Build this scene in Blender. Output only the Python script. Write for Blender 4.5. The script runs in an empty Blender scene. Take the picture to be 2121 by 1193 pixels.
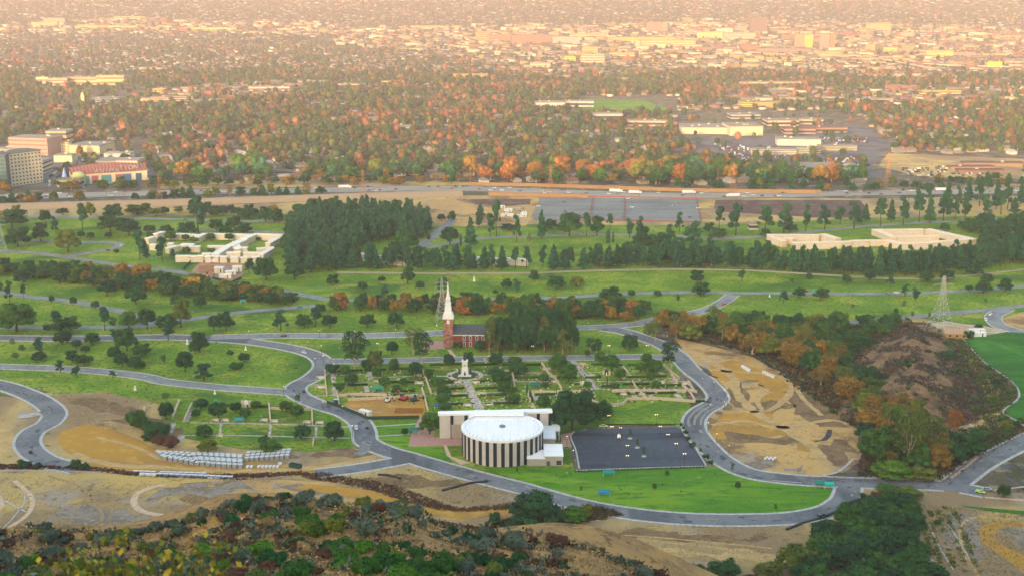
import bpy, bmesh, math, random
import numpy as np
from mathutils import Vector, Matrix
from mathutils.geometry import tessellate_polygon
from mathutils import noise as mnoise
R = math.radians
random.seed(7)
rng = np.random.default_rng(11)
SC = bpy.context.scene
COL = SC.collection
# ------------------------------------------------------------------ camera maths
H = 250.0; F = 2600.0; PITCH = R(13.8); CX, CY = 1060.5, 596.5
SP, CP = math.sin(PITCH), math.cos(PITCH)
def ray(px, py):
    x = (px-CX)/F; y = -(py-CY)/F
    return Vector((x, CP + y*SP, -SP + y*CP))
def terr(x, y):                       # the land: flat valley floor, then rising suburban hills
    if y < 5200: return 0.0
    t = y-5200
    n = mnoise.noise(Vector((x/900, y/900, 3.1)))
    return max(0.0, t*0.045*(1+0.35*n) + t*t*0.0000055)
def G(px, py, z=0.0):
    d = ray(px, py)
    if py > 95 or z: 
        t = (z-H)/d.z
        return Vector((d.x*t, d.y*t, z))
    t = 4500.0
    while t < 12000:
        p = d*t
        if H+p.z <= terr(p.x, p.y): break
        t += 12
    return Vector((p.x, p.y, terr(p.x, p.y)))
def depth(p): return p.y*CP + (H-p.z)*SP
def mpp(px, py): return depth(G(px, py))/F
def VH(px, py, pytop):                # height of a vertical thing whose foot is at (px,py) and top at pytop
    g = G(px, py); k = -(pytop-CY)/F
    return (k*(g.y*CP+H*SP) - g.y*SP + H*CP)/(CP + k*SP) - g.z
def proj(v):
    dz = v.z-H; dep = v.y*CP - dz*SP
    return (CX + F*v.x/dep, CY - F*(v.y*SP + dz*CP)/dep)
def inpoly(x, y, P):
    c = False; j = len(P)-1
    for i in range(len(P)):
        xi, yi = P[i][0], P[i][1]; xj, yj = P[j][0], P[j][1]
        if (yi > y) != (yj > y) and x < (xj-xi)*(y-yi)/(yj-yi)+xi: c = not c
        j = i
    return c
# ------------------------------------------------------------------ objects and tags
def tag(o, label=None, cat=None, group=None, kind=None):
    if label: o['label'] = label
    if cat: o['category'] = cat
    if group: o['group'] = group
    if kind: o['kind'] = kind
    return o
def link(o, parent=None):
    COL.objects.link(o)
    if parent: o.parent = parent
    return o
def thing(name, label, cat, loc=(0,0,0), rz=0, group=None, scale=None):
    o = link(bpy.data.objects.new(name, None)); o.location = loc; o.rotation_euler = (0, 0, rz)
    o.empty_display_size = 0.1
    if scale: o.scale = scale
    return tag(o, label, cat, group)
def copytree(src, parent=None):
    c = src.copy(); COL.objects.link(c)
    if parent: c.parent = parent
    for ch in KIDS.get(src.name, ()): copytree(ch, c)
    return c
KIDS = {}
def kid(parent, o):
    KIDS.setdefault(parent.name, []).append(o); return o
class MB:
    def __init__(s): s.v = []; s.f = []; s.m = []
    def add(s, vs, fs, mi=0):
        b = len(s.v); s.v += [tuple(v) for v in vs]
        for f in fs: s.f.append(tuple(i+b for i in f)); s.m.append(mi)
        return s
    def box(s, c, d, rz=0, mi=0, taper=1.0):     # c = centre of the base, d = full size
        cx, cy, cz = c; a, b, h = d[0]/2, d[1]/2, d[2]; co, si = math.cos(rz), math.sin(rz)
        vs = []
        for z, k in ((0, 1), (h, taper)):
            for x, y in ((-a,-b),(a,-b),(a,b),(-a,b)):
                x *= k; y *= k
                vs.append((cx+x*co-y*si, cy+x*si+y*co, cz+z))
        return s.add(vs, [(3,2,1,0),(4,5,6,7),(0,1,5,4),(1,2,6,5),(2,3,7,6),(3,0,4,7)], mi)
    def prism(s, pts, z0, z1, mi=0, top=None):
        n = len(pts); vs = [(p[0],p[1],z0) for p in pts]+[(p[0],p[1],z1) for p in pts]
        area = sum(pts[i][0]*pts[(i+1)%n][1]-pts[(i+1)%n][0]*pts[i][1] for i in range(n))
        ring = list(range(n)) if area > 0 else list(range(n))[::-1]
        s.add(vs, [(ring[i], ring[(i+1)%n], ring[(i+1)%n]+n, ring[i]+n) for i in range(n)], mi)
        tri = tessellate_polygon([[Vector((p[0],p[1],0)) for p in pts]])
        tt = []
        for t in tri:
            a, b, c = [pts[i] for i in t]
            if (b[0]-a[0])*(c[1]-a[1])-(b[1]-a[1])*(c[0]-a[0]) < 0: t = t[::-1]
            tt.append(tuple(i+n for i in t))
        s.add(vs, tt, mi if top is None else top)
        return s
    def tube(s, p, q, r0, r1=None, n=6, mi=0):
        p, q = Vector(p), Vector(q); r1 = r0 if r1 is None else r1
        d = (q-p).normalized(); u = d.cross(Vector((0,0,1)) if abs(d.z) < .9 else Vector((1,0,0))).normalized(); w = d.cross(u)
        vs = [p+(u*math.cos(2*math.pi*i/n)+w*math.sin(2*math.pi*i/n))*r0 for i in range(n)] + \
             [q+(u*math.cos(2*math.pi*i/n)+w*math.sin(2*math.pi*i/n))*r1 for i in range(n)]
        return s.add(vs, [(i,(i+1)%n,(i+1)%n+n,i+n) for i in range(n)]+[tuple(range(n))[::-1], tuple(range(n,2*n))], mi)
    def lathe(s, prof, c=(0,0,0), n=16, mi=0, rot=0):
        b = []
        for r, z in prof:
            b += [(c[0]+r*math.cos(rot+2*math.pi*i/n), c[1]+r*math.sin(rot+2*math.pi*i/n), c[2]+z) for i in range(n)]
        fs = []
        for k in range(len(prof)-1):
            fs += [(k*n+i, k*n+(i+1)%n, (k+1)*n+(i+1)%n, (k+1)*n+i) for i in range(n)]
        fs.append(tuple(range((len(prof)-1)*n, len(prof)*n)))
        return s.add(b, fs, mi)
    def mesh(s, name, mats):
        me = bpy.data.meshes.new(name); me.from_pydata(s.v, [], s.f)
        for m in (mats if isinstance(mats, (list, tuple)) else [mats]): me.materials.append(m)
        me.polygons.foreach_set('material_index', s.m); me.update()
        return me
    def build(s, name, mats, parent=None):
        o = link(bpy.data.objects.new(name, s.mesh(name, mats)), parent)
        if parent: kid(parent, o)
        return o
def npmesh(name, V, Q, mats, tint=None, smooth=False, mi=None):
    """V (n,3), Q (m,4) or (m,3)"""
    me = bpy.data.meshes.new(name); k = Q.shape[1]
    me.vertices.add(len(V)); me.vertices.foreach_set('co', V.astype(np.float32).ravel())
    me.loops.add(Q.size); me.loops.foreach_set('vertex_index', Q.astype(np.int32).ravel())
    me.polygons.add(len(Q)); me.polygons.foreach_set('loop_start', np.arange(0, Q.size, k, dtype=np.int32))
    try: me.polygons.foreach_set('loop_total', np.full(len(Q), k, dtype=np.int32))
    except Exception: pass
    for m in (mats if isinstance(mats, (list, tuple)) else [mats]): me.materials.append(m)
    if mi is not None: me.polygons.foreach_set('material_index', mi.astype(np.int32))
    if tint is not None:
        a = me.attributes.new('tint', 'FLOAT_COLOR', 'POINT')
        c = np.ones((len(V), 4), np.float32); c[:, :3] = tint; a.data.foreach_set('color', c.ravel())
    me.update(calc_edges=True)
    if smooth: me.polygons.foreach_set('use_smooth', np.ones(len(Q), bool))
    return me
# ------------------------------------------------------------------ materials
MATS = {}
def lin(c):
    if isinstance(c, str):
        c = [int(c[i:i+2], 16)/255 for i in (0, 2, 4)]
        c = [x/12.92 if x <= .04045 else ((x+.055)/1.055)**2.4 for x in c]
    return (*c[:3], 1)
def newmat(name, rough=.9, spec=.2):
    m = bpy.data.materials.new(name); m.use_nodes = True; nt = m.node_tree
    b = nt.nodes['Principled BSDF']; b.inputs['Roughness'].default_value = rough
    b.inputs['Specular IOR Level'].default_value = spec
    return m, nt, b
def N(nt, t, **kw):
    n = nt.nodes.new(t)
    for k, v in kw.items(): setattr(n, k, v)
    return n
def mixc(nt, fac, a, b, mode='MIX'):
    m = N(nt, 'ShaderNodeMix', data_type='RGBA', blend_type=mode)
    for s, v in ((m.inputs[0], fac), (m.inputs[6], a), (m.inputs[7], b)):
        if hasattr(v, 'is_output') or isinstance(v, bpy.types.NodeSocket): nt.links.new(v, s)
        else: s.default_value = v
    return m.outputs[2]
def noise(nt, scale, detail=4, rough=.55, vec=None, stretch=None, dist=0):
    t = N(nt, 'ShaderNodeTexNoise'); t.inputs['Scale'].default_value = scale; t.inputs['Detail'].default_value = detail
    t.inputs['Roughness'].default_value = rough; t.inputs['Distortion'].default_value = dist
    tc = N(nt, 'ShaderNodeTexCoord'); src = tc.outputs['Object']
    if stretch:
        mp = N(nt, 'ShaderNodeMapping'); mp.inputs['Scale'].default_value = stretch[:3]
        if len(stretch) > 3: mp.inputs['Rotation'].default_value[2] = stretch[3]
        nt.links.new(src, mp.inputs[0]); src = mp.outputs[0]
    nt.links.new(src, t.inputs['Vector'])
    return t.outputs['Fac']
def ramp(nt, fac, lo, hi):
    m = N(nt, 'ShaderNodeMapRange'); m.inputs[1].default_value = lo; m.inputs[2].default_value = hi
    m.interpolation_type = 'SMOOTHSTEP'
    nt.links.new(fac, m.inputs[0]); return m.outputs[0]
def ground_mat(name, base, layers, rough=.95, bump=None):
    """layers: (colour, noise scale, lo, hi[, detail[, stretch]])"""
    if name in MATS: return MATS[name]
    m, nt, b = newmat(name, rough, .1); c = lin(base)
    for L in layers:
        n = noise(nt, L[1], L[4] if len(L) > 4 else 5, .6, stretch=L[5] if len(L) > 5 else None, dist=.3)
        c = mixc(nt, ramp(nt, n, L[2], L[3]), c, lin(L[0]))
    if isinstance(c, tuple): b.inputs['Base Color'].default_value = c
    else: nt.links.new(c, b.inputs['Base Color'])
    if bump:
        bp = N(nt, 'ShaderNodeBump'); bp.inputs['Strength'].default_value = bump[1]; bp.inputs['Distance'].default_value = bump[2] if len(bump) > 2 else .5
        nt.links.new(noise(nt, bump[0], 6), bp.inputs['Height']); nt.links.new(bp.outputs[0], b.inputs['Normal'])
    MATS[name] = m; return m
def plain(name, c, rough=.7, spec=.3, var=.12, scale=.6):
    if name in MATS: return MATS[name]
    m, nt, b = newmat(name, rough, spec); c = lin(c)
    d = tuple(x*(1-var) for x in c[:3])+(1,)
    nt.links.new(mixc(nt, ramp(nt, noise(nt, scale, 5), .35, .65), d, c), b.inputs['Base Color'])
    MATS[name] = m; return m
def leafmat(name, c1, c2, c3=None, dark=.55):
    """foliage: every tree takes its own hue between c1 and c2, every leaf clump its own value"""
    if name in MATS: return MATS[name]
    m, nt, b = newmat(name, .85, .15)
    oi = N(nt, 'ShaderNodeObjectInfo'); ge = N(nt, 'ShaderNodeNewGeometry')
    c = mixc(nt, oi.outputs['Random'], lin(c1), lin(c2))
    n = noise(nt, 3.2, 2)
    if c3: c = mixc(nt, ramp(nt, n, .5, .68), c, lin(c3))
    v = N(nt, 'ShaderNodeMapRange'); v.inputs[3].default_value = dark; v.inputs[4].default_value = 1.45
    nt.links.new(ge.outputs['Random Per Island'], v.inputs[0])
    h = N(nt, 'ShaderNodeHueSaturation'); nt.links.new(v.outputs[0], h.inputs['Value']); nt.links.new(c, h.inputs['Color'])
    nt.links.new(h.outputs[0], b.inputs['Base Color'])
    MATS[name] = m; return m
def tintmat(name, rough=.85, var=.35):
    if name in MATS: return MATS[name]
    m, nt, b = newmat(name, rough, .15)
    a = N(nt, 'ShaderNodeAttribute', attribute_name='tint'); ge = N(nt, 'ShaderNodeNewGeometry')
    v = N(nt, 'ShaderNodeMapRange'); v.inputs[3].default_value = 1-var; v.inputs[4].default_value = 1+var
    nt.links.new(ge.outputs['Random Per Island'], v.inputs[0])
    h = N(nt, 'ShaderNodeHueSaturation'); nt.links.new(v.outputs[0], h.inputs['Value']); nt.links.new(a.outputs['Color'], h.inputs['Color'])
    nt.links.new(h.outputs[0], b.inputs['Base Color'])
    MATS[name] = m; return m
# ------------------------------------------------------------------ camera, sun, sky, air
cam = bpy.data.cameras.new('camera'); co = link(bpy.data.objects.new('camera', cam))
cam.sensor_width = 36; cam.lens = 36*F/2121; cam.clip_start = .5; cam.clip_end = 30000
co.location = (0, 0, H); co.rotation_euler = (math.pi/2-PITCH, 0, 0); SC.camera = co
SUN_EL, SUN_AZ = R(8.0), R(-24)       # sun stands behind the camera, to its left
W = bpy.data.worlds.new('World'); SC.world = W; W.use_nodes = True; wn = W.node_tree
sky = wn.nodes.new('ShaderNodeTexSky'); sky.sky_type = 'NISHITA'; sky.sun_disc = False
sky.sun_elevation = SUN_EL
# direction towards the sun
sd = Vector((math.sin(SUN_AZ)*math.cos(SUN_EL), -math.cos(SUN_AZ)*math.cos(SUN_EL), math.sin(SUN_EL)))
sky.sun_rotation = math.atan2(sd.x, sd.y)
sky.dust_density = 3.0; sky.air_density = 1.0; sky.ozone_density = .6
wn.links.new(sky.outputs[0], wn.nodes['Background'].inputs[0]); wn.nodes['Background'].inputs[1].default_value = SKY = 0.15
sl = bpy.data.lights.new('sun', 'SUN'); so = link(bpy.data.objects.new('sun', sl)); sl.energy = 2.0; sl.angle = R(.5)
sl.color = (.78, .52, .32); so.rotation_euler = sd.to_track_quat('Z', 'Y').to_euler()
SC.view_settings.view_transform = 'Standard'; SC.view_settings.look = 'None'; SC.view_settings.gamma = 1
SC.view_settings.exposure = 2.5
SC.cycles.use_denoising = True
SC.cycles.max_bounces = 5; SC.cycles.diffuse_bounces = 2; SC.cycles.glossy_bounces = 1; SC.cycles.volume_bounces = 1
SC.cycles.transmission_bounces = 1; SC.cycles.transparent_max_bounces = 8
hm, hn, hb = newmat('haze_air'); hn.nodes.remove(hb)
pv = hn.nodes.new('ShaderNodeVolumePrincipled'); pv.inputs['Color'].default_value = (.55, .45, .43, 1)
pv.inputs['Density'].default_value = .000125
hn.links.new(pv.outputs[0], hn.nodes['Material Output'].inputs['Volume'])
tag(MB().box((0, 3500, -2), (16000, 15000, 344)).build('haze', hm), kind='stuff')
# ================================================================== LAND
def catmull(P, n=8):
    P = [Vector(p) for p in P]; out = []
    Q = [P[0]*2-P[1]]+P+[P[-1]*2-P[-2]]
    for i in range(1, len(Q)-2):
        for j in range(n):
            t = j/n; a, b, c, d = Q[i-1], Q[i], Q[i+1], Q[i+2]
            out.append(.5*((2*b)+(-a+c)*t+(2*a-5*b+4*c-d)*t*t+(-a+3*b-3*c+d)*t**3))
    out.append(P[-1]); return out
def sheet(name, P, z, mat, jit=0, kind='structure', step=12, world=False, label=None, cat=None, group=None):
    pts = [(p[0], p[1]) if world else tuple(G(*p)[:2]) for p in P]
    out = []
    n = len(pts)
    for i in range(n):
        a, b = Vector(pts[i]), Vector(pts[(i+1) % n]); L = (b-a).length
        k = max(1, int(L/step)) if jit else 1
        for j in range(k):
            q = a.lerp(b, j/k)
            if jit:
                q.x += jit*mnoise.noise(Vector((q.x/11, q.y/11, 7))); q.y += jit*1.6*mnoise.noise(Vector((q.x/11, q.y/11, 31)))
            out.append((q.x, q.y))
    vs = [Vector((x, y, 0)) for x, y in out]
    fs = []
    for t in tessellate_polygon([vs]):
        a, b, c = [vs[i] for i in t]
        if (b-a).cross(c-a).z < 0: t = t[::-1]
        fs.append(t)
    mb = MB(); mb.add([(x, y, z) for x, y in out], fs)
    o = mb.build(name, mat); tag(o, label, cat, group, kind); return o
M_sub = ground_mat('suburb_ground', '6b6048', [('4a4a34', .02, .42, .6), ('8c7f68', .05, .5, .62), ('595a5c', .11, .55, .6, 2), ('3c4029', .3, .5, .7)])
M_lawn = ground_mat('lawn_grass', '5c8018', [('84982a', .03, .42, .62, 8), ('37611a', .012, .5, .66, 4), ('97983a', .05, .52, .7, 8, (.5, 1, 1)), ('86753e', .08, .6, .72, 8), ('3c641a', .35, .46, .66, 8), ('8aa03a', 1.3, .55, .75, 5)], bump=(1.5, .4, .3))
M_lawn2 = ground_mat('mown_grass', '4a7d18', [('6a9020', .035, .42, .6, 8, (.3, 1, 1, .2)), ('88963a', .1, .58, .75, 6), ('3a6c18', .25, .48, .66, 8, (.3, 1, 1, .2)), ('86a03c', 1.1, .56, .75, 5)], bump=(2, .2, .2))
M_lawn3 = ground_mat('slope_grass', '2f6d1d', [('255a1a', .08, .42, .58, 6, (.1, 1, 1, 1.0)), ('4a8228', .03, .52, .7, 6), ('3c7d24', .5, .5, .75, 4)])
M_dry = ground_mat('dry_field', 'b69c64', [('8c7656', .012, .42, .56, 8, (1, .4, 1, .4)), ('bfa25a', .02, .5, .62, 8, (.4, 1, 1)), ('9c8f7c', .03, .54, .66, 8), ('6c5a44', .09, .58, .7, 6), ('a48f62', .9, .5, .75, 4)], bump=(1.2, .5, .5))
M_dirt = ground_mat('bare_dirt', 'b2905c', [('c29c5e', .016, .42, .56, 6, (1, .5, 1, .3)), ('7a6244', .022, .5, .58, 8), ('9c9080', .035, .56, .66, 6), ('8d7b5c', .1, .52, .7, 6), ('b89457', .7, .5, .7, 4)], bump=(1, .4, .5))
M_ochre = ground_mat('ochre_dirt', 'b18536', [('a07a40', .05, .42, .62, 8, (.4, 1, 1, .4)), ('bf9546', .12, .5, .7, 6), ('96744a', .4, .58, .75, 4)], bump=(1, .3, .3))
M_purp = ground_mat('dark_earth', '5d4a44', [('75604e', .05, .45, .6, 8), ('463a38', .15, .5, .65, 6)])
M_pale = ground_mat('pale_dirt', 'b7a68a', [('9c8a6c', .06, .42, .62, 8), ('c6b9a2', .2, .5, .7, 6)])
M_asph = ground_mat('road_asphalt', '777877', [('606466', .06, .4, .62, 6), ('7e8486', .5, .5, .7, 5), ('5a5d5f', .02, .55, .6, 3, (1, .2, 1))], rough=.85)
M_old = ground_mat('worn_asphalt', '878886', [('727574', .05, .4, .6, 6), ('93989a', .3, .5, .7, 5)], rough=.85)
M_black = ground_mat('fresh_asphalt', '40474e', [('49515a', .05, .4, .6, 6, (.15, 1, 1)), ('52585e', .3, .52, .7, 6), ('2c3238', .03, .52, .62, 5, (.1, 1, 1))], rough=.8)
M_conc = ground_mat('concrete_paving', 'b8b09e', [('938f83', .3, .4, .62, 6), ('b7b4aa', 1.1, .5, .7, 4)])
M_kerb = ground_mat('kerb_concrete', 'b9b8b0', [('9d9c94', .6, .4, .62, 5)])
M_pink = ground_mat('pink_paving', 'b58a7c', [('9c7366', .8, .4, .62, 4), ('c39d90', 2.2, .5, .6, 3)])
M_brick = ground_mat('path_sand', 'cdb294', [('bda083', .5, .4, .62, 5)])
# valley floor reaching the horizon, hills included in the sheet
nx, ny = 90, 120
xs = np.linspace(-9000, 9000, nx); ys = np.concatenate([np.linspace(-3500, 5200, 20), np.linspace(5300, 13500, ny-20)])
V = np.array([(x, y, terr(x, y)) for y in ys for x in xs])
Q = np.array([(j*nx+i, j*nx+i+1, (j+1)*nx+i+1, (j+1)*nx+i) for j in range(ny-1) for i in range(nx-1)])
tag(link(bpy.data.objects.new('ground', npmesh('ground', V, Q, M_sub))), kind='structure')
# park
sheet('lawn', [(-350,452),(300,447),(700,441),(1110,463),(1450,466),(1800,452),(2500,425),(2800,560),(2600,800),(2300,770),(2130,700),(2050,690),(1905,658),(1800,672),(1600,672),(1480,668),(1390,665),(1345,700),(1400,735),(1412,800),(1440,860),(1420,880),(1245,880),(1180,930),(1190,976),(1100,975),(1010,990),(800,935),(735,925),(640,935),(500,930),(370,905),(320,850),(230,813),(110,815),(60,800),(-350,760)], .03, M_lawn)
sheet('lawn', [(1005,968),(1190,972),(1470,968),(1500,955),(1545,975),(1610,990),(1700,999),(1733,1005),(1732,1020),(1715,1038),(1680,1052),(1600,1063),(1480,1066),(1350,1060),(1250,1044),(1170,1022),(1080,998)], .04, M_lawn2)
sheet('lawn', [(770,878),(870,875),(905,915),(940,960),(1010,990),(1100,1012),(1000,986),(900,958),(800,928),(775,905)], .045, M_lawn2)
sheet('lawn', [(0,786),(60,800),(45,803),(52,828),(35,822),(-60,805),(-60,780)], .035, M_lawn)
sheet('lawn', [(1998,703),(2085,688),(2300,700),(2400,900),(2160,890),(2121,878),(2082,858),(2078,850),(2104,828),(2108,815),(2096,795),(2040,755),(2010,725)], .5, M_lawn3)
sheet('dry_field', [(-300,800),(52,820),(110,812),(200,812),(320,840),(420,905),(640,936),(740,926),(850,942),(1000,990),(1100,1020),(1260,1056),(1500,1080),(1700,1072),(1760,1040),(1775,1008),(2060,1022),(2121,1020),(2700,1060),(2700,1400),(-300,1400)], .01, M_dry, 3)
sheet('dirt_field', [(110,822),(220,812),(330,838),(330,880),(360,905),(330,915),(250,890),(180,880),(120,890),(150,930),(170,955),(150,968),(85,930),(90,905),(133,860)], .05, M_pale and M_dry, 3)
sheet('dirt_field', [(117,900),(135,888),(180,879),(225,885),(270,905),(320,925),(380,932),(500,955),(610,965),(700,958),(780,950),(800,945),(700,972),(610,985),(500,988),(300,980),(230,975),(165,955),(130,930)], .06, M_ochre, 2)
sheet('dirt_field', [(1395,700),(1450,712),(1500,725),(1560,740),(1640,782),(1700,812),(1740,840),(1770,880),(1785,920),(1775,955),(1750,975),(1690,985),(1600,978),(1540,962),(1500,935),(1465,905),(1462,870),(1480,850),(1502,832),(1500,800),(1465,765),(1425,740)], .05, M_dirt, 3)
sheet('dirt_field', [(1480,790),(1560,780),(1590,810),(1560,850),(1500,860),(1470,880),(1475,905),(1560,905),(1620,900),(1660,935),(1700,940),(1650,900),(1600,870),(1620,830),(1640,800),(1600,770),(1520,750),(1470,755)], .07, M_ochre, 6)
sheet('dirt_field', [(1780,985),(1740,975),(1765,940),(1780,900),(1740,850),(1700,812),(1800,850),(1850,980)], .045, M_purp, 3)
sheet('dirt_field', [(1750,690),(1905,655),(1990,680),(2100,860),(2121,905),(1960,1000),(1800,990),(1780,850),(1560,735),(1400,690),(1395,660),(1500,668)], .02, M_dry, 3)
sheet('dirt_field', [(1905,672),(1960,665),(2040,675),(2095,688),(2060,693),(1995,702),(1930,700),(1890,690)], .09, M_pale, 2)
sheet('dirt_field', [(2075,660),(2121,645),(2200,640),(2200,690),(2110,685),(2080,672)], .09, M_dirt, 2)
sheet('dirt_field', [(1090,1092),(1240,1082),(1500,1086),(1660,1084),(1770,1040),(1780,1020),(1830,1015),(1800,1060),(1750,1080),(1700,1100),(1670,1150),(1640,1170),(1400,1165),(1200,1110)], .05, M_dry, 3)
sheet('dirt_field', [(1910,1050),(1950,1040),(2121,1048),(2300,1060),(2300,1300),(1950,1200),(1905,1110)], .05, M_pale and M_dry, 4)
sheet('dirt_track', [(2121,1080),(2060,1078),(2028,1090),(2023,1108),(2040,1125),(2080,1155),(2160,1215),(2200,1190),(2121,1150),(2080,1130),(2062,1115),(2065,1100),(2080,1092),(2121,1090),(2240,1092),(2240,1080)], .08, M_ochre, 2)
sheet('dirt_field', [(710,985),(800,975),(860,962),(900,968),(1000,1000),(1110,1030),(1100,1045),(1000,1052),(900,1045),(800,1010),(720,995)], .06, M_ochre and M_dry, 3)
sheet('dirt_field', [(260,1000),(420,998),(640,990),(760,1010),(900,1050),(1060,1050),(1060,1075),(900,1070),(700,1040),(520,1025),(470,1035),(420,1060),(370,1040),(420,1010)], .07, M_dirt, 4)
sheet('dirt_track', [(640,1000),(760,1015),(860,1042),(960,1056),(1075,1048),(1075,1062),(950,1074),(840,1058),(740,1030),(600,1010)], .09, M_ochre, 2)
sheet('dirt_field', [(722,828),(876,820),(884,860),(768,866),(740,850),(712,838)], .09, M_ochre, .8)
# graded banks, wheel tracks and bare patches
M_bank = ground_mat('bank_earth', '7e674a', [('6a563e', .08, .42, .6, 8), ('94794f', .25, .5, .68, 7)]); M_trk = ground_mat('track_earth', 'bb9c66', [('a88a5a', .2, .42, .6, 8, (.4, 1, 1)), ('c6aa78', .6, .5, .68, 5)])
M_greyp = ground_mat('grey_earth', '8b8172', [('776c5c', .1, .42, .6, 8), ('a09684', .4, .5, .68, 6)])
for P, m_ in (([(1512,798),(1524,788),(1540,800),(1548,825),(1540,845),(1522,842),(1510,820)], M_bank), ([(1545,838),(1600,830),(1650,836),(1600,852),(1560,852)], M_bank), ([(1620,812),(1690,800),(1740,850),(1750,880),(1700,885),(1660,868),(1640,840)], M_bank), ([(1478,832),(1492,822),(1506,838),(1496,862),(1482,858)], M_bank),
  ([(1500,896),(1560,900),(1640,905),(1650,915),(1580,920),(1500,914)], M_bank), ([(1700,920),(1760,910),(1775,930),(1750,960),(1700,965),(1690,940)], M_bank), ([(1530,955),(1600,958),(1595,966),(1540,964)], M_greyp), ([(1620,968),(1660,966),(1655,975),(1625,975)], M_greyp),
  ([(340,1008),(420,1002),(500,1004),(560,1012),(480,1024),(380,1034),(310,1036)], M_greyp), ([(380,1062),(430,1050),(470,1048),(440,1070),(400,1074)], M_pale), ([(640,998),(700,1012),(760,1026),(700,1030),(620,1018),(560,1010)], M_greyp), ([(150,1040),(260,1060),(360,1085),(330,1100),(200,1090),(90,1080)], M_greyp),
  ([(1200,1100),(1330,1098),(1450,1108),(1600,1112),(1560,1124),(1400,1120),(1260,1114)], M_bank), ([(1230,1120),(1450,1140),(1660,1150),(1640,1166),(1420,1158),(1260,1138)], M_trk), ([(1960,1062),(2020,1060),(2030,1100),(2060,1150),(2000,1160),(1960,1110)], M_greyp), ([(2080,1100),(2121,1098),(2200,1100),(2200,1150),(2121,1140)], M_greyp),
  ([(745,990),(830,980),(900,985),(960,1000),(900,1010),(800,1004)], M_bank), ([(130,822),(220,826),(300,850),(260,862),(170,845)], M_bank), ([(340,870),(380,900),(350,905),(270,880),(210,870),(260,862)], M_bank), ([(0,870),(30,880),(20,930),(-60,960),(-60,870)], M_trk), ([(660,935),(740,930),(800,942),(700,950),(640,950)], M_bank)):
    sheet('bare_patch', P, .075, m_, 6, step=4)
def track(P, w, mat, z=.085):
    L_ = catmull([G(*p) for p in P], 12); mb = MB(); A_ = []
    for i, p in enumerate(L_):
        d = L_[min(i+1, len(L_)-1)]-L_[max(i-1, 0)]; d.normalize(); n_ = Vector((-d.y, d.x, 0)); k = w/2*(1+.7*mnoise.noise(Vector((p.x/6, p.y/6, 1)))); k2 = w/2*(1+.7*mnoise.noise(Vector((p.x/6, p.y/6, 8)))); u = Vector((0, 0, z)); A_.append((p+n_*k+u, p-n_*k2+u))
    for (a, b), (c, d) in zip(A_[:-1], A_[1:]): mb.add([a, b, d, c], [(0, 1, 2, 3)])
    tag(mb.build('dirt_track', mat), kind='structure')
for P, w_ in (([(1440,735),(1490,760),(1520,785),(1528,815),(1560,850),(1620,885),(1680,925),(1715,965)],6), ([(1465,845),(1520,852),(1600,846),(1640,800),(1600,775),(1520,770),(1470,765)],4), ([(1475,880),(1540,872),(1620,885),(1720,870),(1765,880)],4), ([(1640,780),(1660,820),(1700,860)],3), ([(1590,805),(1570,830),(1580,850)],3),
  ([(240,1000),(180,1030),(150,1070),(140,1110)],-1.2), ([(300,1000),(240,1040),(225,1090)],-1), ([(100,985),(170,1010),(210,1060),(205,1100)],-1.4), ([(1100,1110),(1250,1112),(1450,1130),(1660,1158)],2), ([(1130,1100),(1350,1112),(1600,1135)],1.4), ([(2121,1062),(2040,1066),(1990,1090),(2000,1150),(2030,1200)],1.5), ([(150,940),(220,960),(330,968),(500,975),(650,968),(780,952)],5), ([(200,905),(280,925),(330,950)],3)): track(P, abs(w_), M_trk if w_ > 0 else ground_mat('faint_track', '9c8660', [('8a7453', .2, .42, .6, 8), ('ae9870', .6, .5, .68, 5)]))
# river, works, far dirt
sheet('dirt_field', [(-300,432),(0,432),(500,424),(950,406),(1110,403),(1500,410),(1800,412),(2500,400),(2500,440),(1800,452),(1450,468),(1110,465),(900,470),(700,442),(300,448),(-300,454)], .04, M_dry, 2)
sheet('dirt_field', [(840,418),(1000,408),(1110,409),(1118,412),(1090,468),(960,470),(900,462),(860,440)], .06, M_dirt, 2)
sheet('dark_field', [(960,414),(1100,413),(1098,424),(1050,428),(985,424)], .08, M_purp, 1)
sheet('dark_field', [(1482,415),(1780,415),(1800,436),(1790,452),(1700,452),(1500,440),(1478,432)], .08, M_purp, 1)
sheet('gravel_lot', [(1119,410),(1444,413),(1453,461),(1103,457)], .08, ground_mat('grey_gravel', '7d807c', [('6b6e6b', .05, .42, .6, 6, (.3, 1, 1)), ('90908a', .3, .5, .7, 5)]))
sheet('dirt_field', [(1840,318),(2121,330),(2400,335),(2400,375),(2100,372),(1900,365),(1820,345)], .04, M_dry, 3)
sheet('dirt_field', [(1820,390),(2300,376),(2300,392),(1900,398)], .045, M_dry, 3)
sheet('dirt_field', [(330,376),(700,374),(980,378),(980,384),(330,392)], .045, M_dry, 2)
sheet('playing_field', [(1215,205),(1330,208),(1400,230),(1240,235),(1200,222)], .05, M_lawn2)
sheet('lawn', [(105,183),(180,180),(190,186),(110,189)], .05, M_lawn2)
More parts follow.
